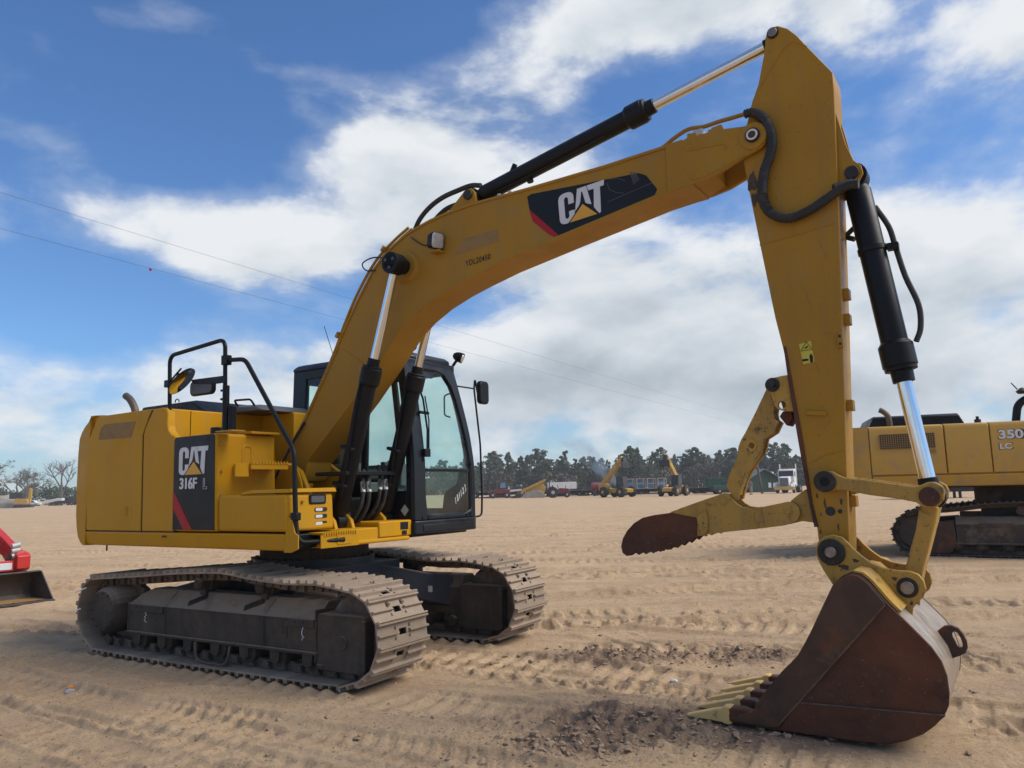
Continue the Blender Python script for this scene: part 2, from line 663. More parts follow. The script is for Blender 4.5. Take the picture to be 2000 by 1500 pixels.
pm('rust_grey', (0.088, 0.048, 0.029), (0.058, 0.032, 0.021), spec=0.3, rough=0.62, scale=3.2, stain=(0.150, 0.050, 0.020), stain_amt=0.62, stain_scale=3.0, dust=(0.16, 0.12, 0.085), dust_amt=0.25, dust_scale=8.0, bump=0.0012, bscale=45, drip=(0.034, 0.026, 0.022), drip_amt=0.5, drip_dir=(3, 5, 0.8), speck=(0.22, 0.17, 0.13), speck_amt=0.25, speck_scale=70)
pm('weld_tan', (0.17, 0.11, 0.06), (0.09, 0.055, 0.035), rough=0.8, scale=14)
pm('grime', (0.085, 0.052, 0.026), (0.050, 0.034, 0.022), rough=0.7, scale=20)
pm('bright_wear', (0.15, 0.115, 0.095), (0.08, 0.05, 0.04), rough=0.5, metal=0.4, scale=18)
pm('scraped', (0.42, 0.36, 0.29), (0.26, 0.19, 0.135), rough=0.38, metal=0.35, scale=5, stretch=(1, 1, 0.4), stain=(0.14, 0.075, 0.045), stain_amt=0.35, stain_scale=4, bump=0.0015, bscale=50)
pm('tooth', (0.66, 0.43, 0.15), (0.56, 0.37, 0.14), rough=0.6, scale=9, stain=(0.12, 0.075, 0.04), stain_amt=0.35, stain_scale=9, bump=0.002, bscale=50)
pm('decal_black', (0.008, 0.0085, 0.010), (0.012, 0.0125, 0.014), rough=0.40, scale=2, dust=(0.05, 0.045, 0.04), dust_amt=0.10, dust_scale=6, spec=0.25)
pm('decal_white', (0.66, 0.66, 0.67), (0.60, 0.60, 0.60), rough=0.45, scale=6, dust=(0.38, 0.33, 0.27), dust_amt=0.15)
pm('decal_red', (0.40, 0.012, 0.018), (0.34, 0.012, 0.016), rough=0.45, scale=4, spec=0.25)
pm('scratch', (0.22, 0.20, 0.18), (0.15, 0.14, 0.13), rough=0.8)
pm('decal_gold', (0.72, 0.36, 0.02), (0.66, 0.33, 0.02), rough=0.4, scale=4)
pm('decal_faded', (0.30, 0.175, 0.055), (0.235, 0.14, 0.055), rough=0.75, scale=9, stain=(0.19, 0.11, 0.05), stain_amt=0.4, stain_scale=14)
pm('decal_yellow', (0.60, 0.50, 0.03), (0.52, 0.43, 0.04), rough=0.45, scale=9)
pm('sticker_pale', (0.42, 0.50, 0.48), (0.36, 0.43, 0.42), rough=0.5)
pm('marker_white', (0.80, 0.82, 0.80), rough=0.7)
pm('lens', (0.62, 0.62, 0.60), (0.42, 0.42, 0.42), rough=0.10, metal=0.5, scale=18, rvar=0.04)
pm('mirror', (0.62, 0.64, 0.66), rough=0.04, metal=1.0, rvar=0.02)
pm('seat_cloth', (0.030, 0.031, 0.033), (0.05, 0.05, 0.052), rough=0.9, scale=12, bump=0.002, bscale=140)
pm('cab_grey', (0.12, 0.125, 0.13), (0.15, 0.155, 0.16), rough=0.7)
pm('exhaust', (0.10, 0.085, 0.07), (0.15, 0.11, 0.08), rough=0.6, metal=0.5, scale=10)
pm('hose_end', (0.50, 0.50, 0.48), (0.42, 0.42, 0.40), rough=0.5, metal=0.3, scale=20)
glass_mat('glass', (0.80, 0.955, 0.92), 0.05)
glass_mat('far_glass', (0.35, 0.42, 0.44), 0.05)
# second machines and background
pm('deere_yellow', (0.50, 0.27, 0.030), (0.45, 0.245, 0.030), rough=0.45, scale=1.0, dust=(0.34, 0.23, 0.11), dust_amt=0.5, dust_scale=2.0)
pm('old_frame', (0.060, 0.046, 0.037), (0.085, 0.060, 0.045), rough=0.8, scale=2.5, spec=0.2, dust=(0.20, 0.15, 0.105), dust_amt=0.5, dust_scale=3.0, top_dust=(0.30, 0.225, 0.155), drip=(0.11, 0.05, 0.03), drip_amt=0.4)
pm('old_chain', (0.075, 0.054, 0.042), (0.10, 0.07, 0.052), rough=0.8, scale=8, dust=(0.17, 0.125, 0.09), dust_amt=0.4, dust_scale=6, bump=0.003)
pm('loader_red', (0.55, 0.035, 0.028), (0.48, 0.030, 0.026), rough=0.35, scale=3, dust=(0.3, 0.12, 0.08), dust_amt=0.2)
pm('bucket_steel', (0.042, 0.036, 0.034), (0.060, 0.048, 0.042), rough=0.6, scale=5, dust=(0.15, 0.11, 0.08), dust_amt=0.35, dust_scale=5)
pm('bucket_floor', (0.33, 0.17, 0.045), (0.28, 0.15, 0.05), rough=0.7, scale=5, dust=(0.30, 0.22, 0.15), dust_amt=0.4)
pm('far_yellow', (0.50, 0.29, 0.05), (0.44, 0.255, 0.05), rough=0.5, scale=1.5, dust=(0.3, 0.22, 0.12), dust_amt=0.4)
pm('far_dark', (0.030, 0.031, 0.034), (0.045, 0.044, 0.044), rough=0.7, scale=1.5, dust=(0.12, 0.10, 0.08), dust_amt=0.35, dust_scale=2)
pm('far_tyre', (0.028, 0.027, 0.027), (0.045, 0.041, 0.037), rough=0.9, scale=3, dust=(0.15, 0.12, 0.09), dust_amt=0.35)
pm('far_white', (0.66, 0.66, 0.64), (0.58, 0.58, 0.56), rough=0.5, scale=0.8, dust=(0.40, 0.36, 0.30), dust_amt=0.3, dust_scale=1)
pm('far_rim', (0.45, 0.44, 0.42), (0.36, 0.35, 0.33), rough=0.5)
pm('far_maroon', (0.18, 0.020, 0.032), (0.14, 0.018, 0.026), rough=0.45, scale=2, dust=(0.2, 0.12, 0.1), dust_amt=0.3)
pm('far_green', (0.020, 0.085, 0.050), (0.025, 0.070, 0.045), rough=0.6, scale=1.2, dust=(0.12, 0.12, 0.09), dust_amt=0.3)
pm('shed_green', (0.030, 0.075, 0.055), (0.038, 0.065, 0.05), rough=0.7, scale=1.2)
pm('shed_roof', (0.12, 0.14, 0.135), (0.16, 0.17, 0.16), rough=0.6, scale=1.0)
pm('far_blue', (0.16, 0.26, 0.36), (0.12, 0.2, 0.3), rough=0.5)
pm('far_rust', (0.28, 0.11, 0.05), (0.2, 0.08, 0.045), rough=0.8)
pm('concrete', (0.36, 0.33, 0.28), (0.28, 0.25, 0.21), rough=0.9, scale=2, bump=0.02, bscale=6)
pm('wood_pole', (0.13, 0.105, 0.085), (0.09, 0.075, 0.06), rough=0.9, stretch=(6, 6, 0.6))
pm('bark', (0.085, 0.066, 0.052), (0.13, 0.105, 0.085), rough=0.95, scale=3, stretch=(3, 3, 0.6))
pm('bare_bark', (0.16, 0.135, 0.115), (0.115, 0.095, 0.08), rough=0.95, scale=2)
pm('needle_a', (0.060, 0.086, 0.042), (0.082, 0.108, 0.054), rough=0.8, scale=0.6)
pm('needle_b', (0.048, 0.074, 0.042), (0.064, 0.088, 0.050), rough=0.8, scale=0.6)
pm('needle_c', (0.080, 0.100, 0.062), (0.092, 0.102, 0.066), rough=0.8, scale=0.6)
pm('scrub', (0.080, 0.092, 0.056), (0.120, 0.108, 0.074), rough=0.9, scale=0.35)
pm('evergreen_brush', (0.050, 0.075, 0.036), (0.070, 0.092, 0.046), rough=0.9, scale=0.4)
pm('cable', (0.03, 0.03, 0.032), rough=0.6)
pm('skin', (0.35, 0.20, 0.14), rough=0.6)
pm('khaki', (0.33, 0.27, 0.19), (0.28, 0.23, 0.16), rough=0.9)
pm('shirt', (0.24, 0.20, 0.17), (0.2, 0.165, 0.14), rough=0.9)
pm('dark_hair', (0.02, 0.015, 0.012), rough=0.8)
pm('clod', (0.34, 0.240, 0.158), (0.25, 0.172, 0.112), rough=0.95, scale=9, bump=0.004, bscale=50)
pm('stone', (0.55, 0.52, 0.47), (0.45, 0.42, 0.38), rough=0.8, scale=20, bump=0.003)
pm('litter_orange', (0.65, 0.22, 0.03), rough=0.5)
pm('litter_blue', (0.30, 0.42, 0.52), rough=0.4)

# ------------------------------------------------------------------ ground
_rng = np.random.RandomState(11)
_PERM = _rng.permutation(4096)
_VAL = _rng.rand(4096)


def vnoise(x, y, seed=0):
    xi, yi = np.floor(x).astype(np.int64), np.floor(y).astype(np.int64)
    fx, fy = x - xi, y - yi
    fx, fy = fx * fx * fx * (fx * (fx * 6 - 15) + 10), fy * fy * fy * (fy * (fy * 6 - 15) + 10)

    def h(a, b):
        return _VAL[_PERM[(_PERM[(a + seed * 131) & 4095] + b) & 4095]]
    return (h(xi, yi) * (1 - fx) + h(xi + 1, yi) * fx) * (1 - fy) + (h(xi, yi + 1) * (1 - fx) + h(xi + 1, yi + 1) * fx) * fy - 0.5


def fbm(x, y, f, octv=4, seed=0, gain=0.5):
    s, a = 0, 1.0
    for i in range(octv):
        s = s + a * vnoise(x * f, y * f, seed + i)
        f *= 2.03
        a *= gain
    return s


def smooth(a, b, t):
    t = np.clip((t - a) / (b - a), 0, 1)
    return t * t * (3 - 2 * t)


def rut(x, y, px, py, ang, width, depth, pitch, amp, curve=0.0, chevron=0.0, length=30.0, seed=0):
    """one wheel or crawler pass: a shallow trough, thrown-up edges and the prints of its bars"""
    c, s = math.cos(ang), math.sin(ang)
    u = (x - px) * c + (y - py) * s
    t = -(x - px) * s + (y - py) * c - curve * u * u + 0.05 * np.sin(u * 0.7 + seed)
    inside = smooth(width / 2 + 0.03, width / 2 - 0.03, np.abs(t))
    berm = np.exp(-((np.abs(t) - width / 2 - 0.03) / 0.032) ** 2)
    sel = (np.abs(t) < width / 2 + 0.30) & (np.abs(u) < length)
    dz, ins = np.zeros_like(x), np.zeros_like(x)
    if not sel.any():
        return dz, ins
    x, y, u, t, inside, berm = x[sel], y[sel], u[sel], t[sel], inside[sel], berm[sel]
    ends = smooth(length, length - 1.5, np.abs(u))
    k = (u + chevron * np.abs(t) + 0.02 * fbm(x, y, 3.0, 2, seed + 5)) * 2 * PI / pitch
    bars = np.clip(np.cos(k) * 2.4 - 0.3, -1, 1)
    worn = smooth(-0.10, 0.22, fbm(x, y, 0.9, 2, seed + 9))
    dz[sel] = ends * (inside * (-0.8 * depth + 0.85 * amp * bars * worn) + 1.0 * berm * depth * (0.7 + 1.2 * fbm(x, y, 5.0, 2, seed + 3)))
    ins[sel] = inside * ends
    return dz, ins


RUTS = []
_r = random.Random(5)
TRK = -0.5375
# passes by the camera, along the machine's own heading
for px, py, da, w, dp, pit, am, cv, ch in (
        (-3.05, 5.35, -0.06, 0.50, 0.030, 0.19, 0.011, 0.004, 0), (-2.1, 4.9, -0.03, 0.46, 0.022, 0.16, 0.008, 0.0, 0),
        (-3.6, 6.35, 0.02, 0.40, 0.020, 0.13, 0.010, 0.003, 0.6), (-1.0, 4.6, -0.05, 0.55, 0.018, 0.19, 0.012, 0, 0),
        (0.6, 6.6, 0.02, 0.60, 0.022, 0.19, 0.014, 0, 0), (0.9, 6.1, 0.04, 0.42, 0.020, 0.10, 0.008, 0, 0),
        (2.0, 7.7, 0.03, 0.55, 0.020, 0.21, 0.020, 0, 0.9), (2.4, 8.3, 0.06, 0.55, 0.020, 0.19, 0.014, 0, 0),
        (3.9, 6.9, 0.30, 0.50, 0.020, 0.22, 0.018, 0.01, 0.9), (0.2, 5.2, 0.0, 0.5, 0.012, 0.19, 0.010, 0, 0),
        (4.2, 4.4, 0.1, 0.5, 0.02, 0.2, 0.015, 0.0, 0.8), (-5.6, 8.1, 0.10, 0.5, 0.022, 0.19, 0.012, 0, 0)):
    RUTS.append((px, py, TRK + da, w, dp * 1.2, pit, am * 1.1, cv, ch, 9.0, _r.randint(0, 60)))
# wide sweeping passes across the yard
for i in range(46):
    yy = 8.5 + 30 * _r.random() ** 1.4
    xx = _r.uniform(-9, 9)
    RUTS.append((xx, yy, _r.gauss(-0.04, 0.16), _r.choice((0.36, 0.45, 0.6)), _r.uniform(0.018, 0.040), _r.choice((0.19, 0.21, 0.24)),
                 _r.uniform(0.008, 0.020), _r.gauss(0, 0.008), _r.choice((0, 0, 0.9)), _r.uniform(6, 20), _r.randint(0, 60)))

CLODS = [(0.75, 5.2, 0.95, 0.36), (1.45, 4.95, 0.70, 0.34), (1.05, 7.15, 0.95, 0.36), (1.9, 7.0, 0.6, 0.30), (0.35, 4.8, 0.45, 0.22)]


def clod_mask(x, y):
    m = 0
    c, s = math.cos(-0.12), math.sin(-0.12)
    for cx, cy, rx, ry in CLODS:
        u, v = (x - cx) * c + (y - cy) * s, -(x - cx) * s + (y - cy) * c
        m = np.maximum(m, np.exp(-((u / rx) ** 2 + (v / ry) ** 2) ** 1.5))
    return m


def ground_height(x, y, full=False):
    r = np.hypot(x, y)
    fade = smooth(75, 25, r)
    z = 0.040 * fbm(x, y, 0.22, 3, 1) + 0.009 * fbm(x, y, 1.3, 3, 2)
    streak = fbm(x * 0.35 + y * 0.05, y * 2.2, 1.0, 4, 31)
    z = z + smooth(7, 14, r) * (0.022 * streak + 0.034 * fbm(x * 0.5 + y * 0.1, y * 5.0, 1.0, 4, 35, 0.6))
    z = z + 0.0055 * fbm(x, y, 5.0, 4, 3, 0.6) + 0.005 * np.abs(fbm(x, y, 17.0, 2, 21)) + smooth(16, 5, r) * (0.006 * fbm(x, y, 34.0, 2, 23, 0.7) + 0.006 * np.abs(fbm(x * 1.0 - y * 0.6, y + x * 0.6, 9.0, 3, 26, 0.6)))
    mark = 0
    for (px, py, an, w, dp, pit, am, cv, ch, ln, sd) in RUTS:
        dz, ins = rut(x, y, px, py, an, w, dp, pit, am, cv, ch, ln, sd)
        z = z + dz
        mark = np.maximum(mark, ins)
    cm = clod_mask(x, y)
    lump = fbm(x, y, 6.0, 5, 40, 0.62)
    z = z + cm * (0.055 * lump + 0.050 * np.abs(fbm(x, y, 11.0, 3, 44)) + 0.030 * np.abs(fbm(x, y, 26.0, 2, 46)) + 0.01)
    # level and pressed-in soil under the crawlers and the bucket
    c, s = math.cos(TRK), math.sin(TRK)
    u, v = (x + 2.0564) * c + (y - 8.0282) * s, -(x + 2.0564) * s + (y - 8.0282) * c
    under = smooth(2.05, 1.6, np.abs(u)) * np.maximum(smooth(0.36, 0.27, np.abs(v + 0.995)), smooth(0.36, 0.27, np.abs(v - 0.995)))
    near = smooth(2.6, 1.8, np.abs(u)) * np.maximum(smooth(0.75, 0.32, np.abs(v + 0.995)), smooth(0.75, 0.32, np.abs(v - 0.995)))
    z = z * (1 - 0.8 * near) - 0.012 * under
    edge = np.exp(-((np.abs(np.abs(v) - 0.995) - 0.36) / 0.05) ** 2) * smooth(2.0, 1.6, np.abs(u))
    z = z + edge * (0.012 + 0.018 * np.cos(u * 2 * PI / 0.187))
    cu, su = math.cos(-0.5759), math.sin(-0.5759)
    u2, v2 = (x + 2.0564) * cu + (y - 8.0282) * su, -(x + 2.0564) * su + (y - 8.0282) * cu
    bk = smooth(0.95, 0.6, np.abs(u2 - 4.95)) * smooth(0.8, 0.5, np.abs(v2 + 0.16))
    z = z * (1 - 0.85 * bk) - 0.012 * bk
    # second machine and the loader at the left
    for cx, cy, rr in ((10.4, 15.2, 3.6), (-8.4, 12.0, 1.6)):
        k = smooth(rr + 0.6, rr - 0.6, np.hypot(x - cx, y - cy))
        z = z * (1 - 0.8 * k)
    z = z * fade
    if full:
        damp = np.clip(cm * 1.3 + 0.9 * bk * 0.4, 0, 1)
        d2 = np.maximum(np.exp(-(((x - 0.75) / 1.0) ** 2 + ((y - 6.05) / 0.40) ** 2)), 0.6 * np.exp(-(((x + 0.25) / 0.45) ** 2 + ((y - 4.75) / 0.16) ** 2)))
        damp = np.maximum(damp, 0.85 * d2 * (0.8 + fbm(x, y, 2.0, 3, 50)))
        damp = np.clip(damp * (0.75 + 0.9 * fbm(x, y, 2.6, 4, 51)), 0, 1)
        return z, damp, mark
    return z


def build_ground():
    az_f = np.linspace(rad(-46), rad(46), 900)
    az_c = np.linspace(rad(46), rad(360 - 46), 60)[1:-1]
    az = np.concatenate([az_f, az_c])
    r = np.concatenate([[0.05, 0.6, 1.4], np.geomspace(2.6, 42, 840), np.geomspace(47, 4000, 46)])
    A, Rr = np.meshgrid(az, r)
    x, y = np.sin(A) * Rr, np.cos(A) * Rr
    z, damp, mark = ground_height(x.ravel(), y.ravel(), True)
    n, mrow = len(az), len(r)
    co = np.stack([x.ravel(), y.ravel(), z], 1)
    i, j = np.meshgrid(np.arange(n), np.arange(mrow - 1))
    i2 = (i + 1) % n
    quads = np.stack([j * n + i, j * n + i2, (j + 1) * n + i2, (j + 1) * n + i], -1).reshape(-1, 4)[:, ::-1]
    me = bpy.data.meshes.new('ground')
    me.vertices.add(len(co))
    me.vertices.foreach_set('co', co.ravel())
    me.loops.add(quads.size)
    me.loops.foreach_set('vertex_index', quads.ravel().astype(np.int32))
    me.polygons.add(len(quads))
    me.polygons.foreach_set('loop_start', np.arange(0, quads.size, 4, dtype=np.int32))
    me.polygons.foreach_set('use_smooth', np.ones(len(quads), dtype=bool))
    me.update(calc_edges=True)
    for nm, arr in (('damp', damp), ('rut', mark)):
        at = me.attributes.new(nm, 'FLOAT', 'POINT')
        at.data.foreach_set('value', np.broadcast_to(arr, (len(co),)).astype(np.float32).copy())
    m = bpy.data.materials.new('sandy_soil')
    m.use_nodes = True
    nt = m.node_tree
    N, L = nt.nodes.new, nt.links.new
    p = nt.nodes['Principled BSDF']
    p.inputs['Roughness'].default_value = 0.95
    p.inputs['Specular IOR Level'].default_value = 0.2
    tc = N('ShaderNodeTexCoord')

    def noise(s, det=8, r=0.6, st=(1, 1, 1)):
        mp = N('ShaderNodeMapping')
        mp.inputs['Scale'].default_value = st
        L(tc.outputs['Object'], mp.inputs[0])
        k = N('ShaderNodeTexNoise')
        L(mp.outputs[0], k.inputs['Vector'])
        k.inputs['Scale'].default_value = s
        k.inputs['Detail'].default_value = det
        k.inputs['Roughness'].default_value = r
        return k.outputs[0]

    def rng(v, lo, hi, a=0.0, b=1.0):
        k = N('ShaderNodeMapRange')
        L(v, k.inputs[0])
        for q, w in enumerate((lo, hi, a, b)):
            k.inputs[q + 1].default_value = w
        return k.outputs[0]

    def mix(f, a, b):
        k = N('ShaderNodeMix')
        k.data_type = 'RGBA'
        L(f, k.inputs[0])
        for s, v in ((k.inputs[6], a), (k.inputs[7], b)):
            if isinstance(v, tuple):
                s.default_value = (*v, 1)
            else:
                L(v, s)
        return k.outputs[2]

    def mul(a, b):
        k = N('ShaderNodeMath')
        k.operation = 'MULTIPLY'
        L(a, k.inputs[0])
        if isinstance(b, float):
            k.inputs[1].default_value = b
        else:
            L(b, k.inputs[1])
        return k.outputs[0]

    def attr(nm):
        k = N('ShaderNodeAttribute')
        k.attribute_name = nm
        return k.outputs['Fac']
    col = mix(rng(noise(0.35), 0.35, 0.65), (0.590, 0.418, 0.244), (0.515, 0.361, 0.211))
    col = mix(rng(noise(1.0, 8, 0.65, (0.25, 2.0, 1)), 0.46, 0.72), col, (0.400, 0.272, 0.172))
    col = mix(rng(noise(2.4, 9, 0.7), 0.52, 0.75), col, (0.57, 0.425, 0.28))
    col = mix(mul(rng(noise(1.7, 6), 0.42, 0.62), 0.55), col, (0.430, 0.295, 0.190))
    col = mix(mul(attr('rut'), rng(noise(0.8, 6), 0.35, 0.7, 0.10, 0.5)), col, (0.500, 0.355, 0.222))
    col = mix(rng(attr('damp'), 0.15, 0.8), col, (0.255, 0.175, 0.120))
    col = mix(mul(rng(noise(7.0, 9, 0.75), 0.50, 0.66), 0.4), col, (0.38, 0.260, 0.165))
    col = mix(mul(rng(noise(38, 5, 0.7), 0.56, 0.66), 0.65), col, (0.20, 0.136, 0.085))
    col = mix(mul(rng(noise(17, 7, 0.75), 0.54, 0.66), 0.45), col, (0.62, 0.46, 0.30))
    col = mix(mul(rng(noise(90, 3), 0.64, 0.70), 0.8), col, (0.62, 0.50, 0.36))
    L(col, p.inputs['Base Color'])
    b = N('ShaderNodeBump')
    b.inputs['Distance'].default_value = 0.022
    b.inputs['Strength'].default_value = 0.9
    L(noise(26, 9, 0.72), b.inputs['Height'])
    b3 = N('ShaderNodeBump')
    b3.inputs['Distance'].default_value = 0.011
    b3.inputs['Strength'].default_value = 1.0
    L(noise(75, 5, 0.75), b3.inputs['Height'])
    L(b.outputs[0], b3.inputs['Normal'])
    b2 = N('ShaderNodeBump')
    b2.inputs['Distance'].default_value = 0.05
    b2.inputs['Strength'].default_value = 0.35
    L(noise(3.0, 7, 0.65, (0.5, 1.6, 1)), b2.inputs['Height'])
    L(b3.outputs[0], b2.inputs['Normal'])
    L(b2.outputs[0], p.inputs['Normal'])
    me.materials.append(m)
    o = bpy.data.objects.new('ground', me)
    link(o)
    tag(o, 'pale sandy yard churned by crawler and tyre tracks', kind='structure')
    return o


build_ground()


def build_clods():
    r = np.random.RandomState(3)
    base = bmesh.new()
    bmesh.ops.create_icosphere(base, subdivisions=1, radius=1.0)
    bv = np.array([v.co[:] for v in base.verts])
    bf = np.array([[v.index for v in f.verts] for f in base.faces])
    base.free()
    pts = []
    while len(pts) < 1900:
        k = r.randint(len(CLODS))
        cx, cy, rx, ry = CLODS[k]
        if r.rand() < 0.10:
            px, py = r.uniform(-4, 3.5), r.uniform(4.3, 9)
        else:
            px, py = cx + r.randn() * rx * 0.62, cy + r.randn() * ry * 0.62
        pts.append((px, py))
    pts = np.array(pts)
    zz = ground_height(pts[:, 0], pts[:, 1])
    # fine crumbs all over the near sand
    n_big = len(pts)
    tiny = np.stack([r.uniform(-5.5, 4.5, 9000), 4.0 + 7.0 * r.rand(9000) ** 1.5], 1)
    cu, su = math.cos(TRK), math.sin(TRK)
    keep = np.abs(-(tiny[:, 0] + 2.0564) * su + (tiny[:, 1] - 8.0282) * cu) > 1.36
    tiny = tiny[keep]
    pts = np.concatenate([pts, tiny])
    zz = np.concatenate([zz, ground_height(tiny[:, 0], tiny[:, 1])])
    V, F = [], []
    for i, (px, py) in enumerate(pts):
        s = 0.005 + 0.020 * r.rand() ** 5 if i < n_big else 0.0022 + 0.0060 * r.rand() ** 3
        v = bv * (1 + 0.30 * r.randn(len(bv), 1)) * np.array([s * r.uniform(0.8, 1.6), s * r.uniform(0.8, 1.4), s * r.uniform(0.5, 0.9)])
        a = r.rand() * 6.28
        c, q = math.cos(a), math.sin(a)
        v = np.stack([v[:, 0] * c - v[:, 1] * q + px, v[:, 0] * q + v[:, 1] * c + py, v[:, 2] + zz[i] + s * 0.25], 1)
        F.append(bf + len(bv) * i)
        V.append(v)
    me = bpy.data.meshes.new('dirt_clods')
    me.from_pydata(np.concatenate(V).tolist(), [], np.concatenate(F).tolist())
    me.materials.append(MAT['clod'])
    o = bpy.data.objects.new('dirt_clods', me)
    link(o)
    tag(o, 'loose dark soil clods scattered in front of the bucket teeth', 'clods', kind='stuff')


build_clods()

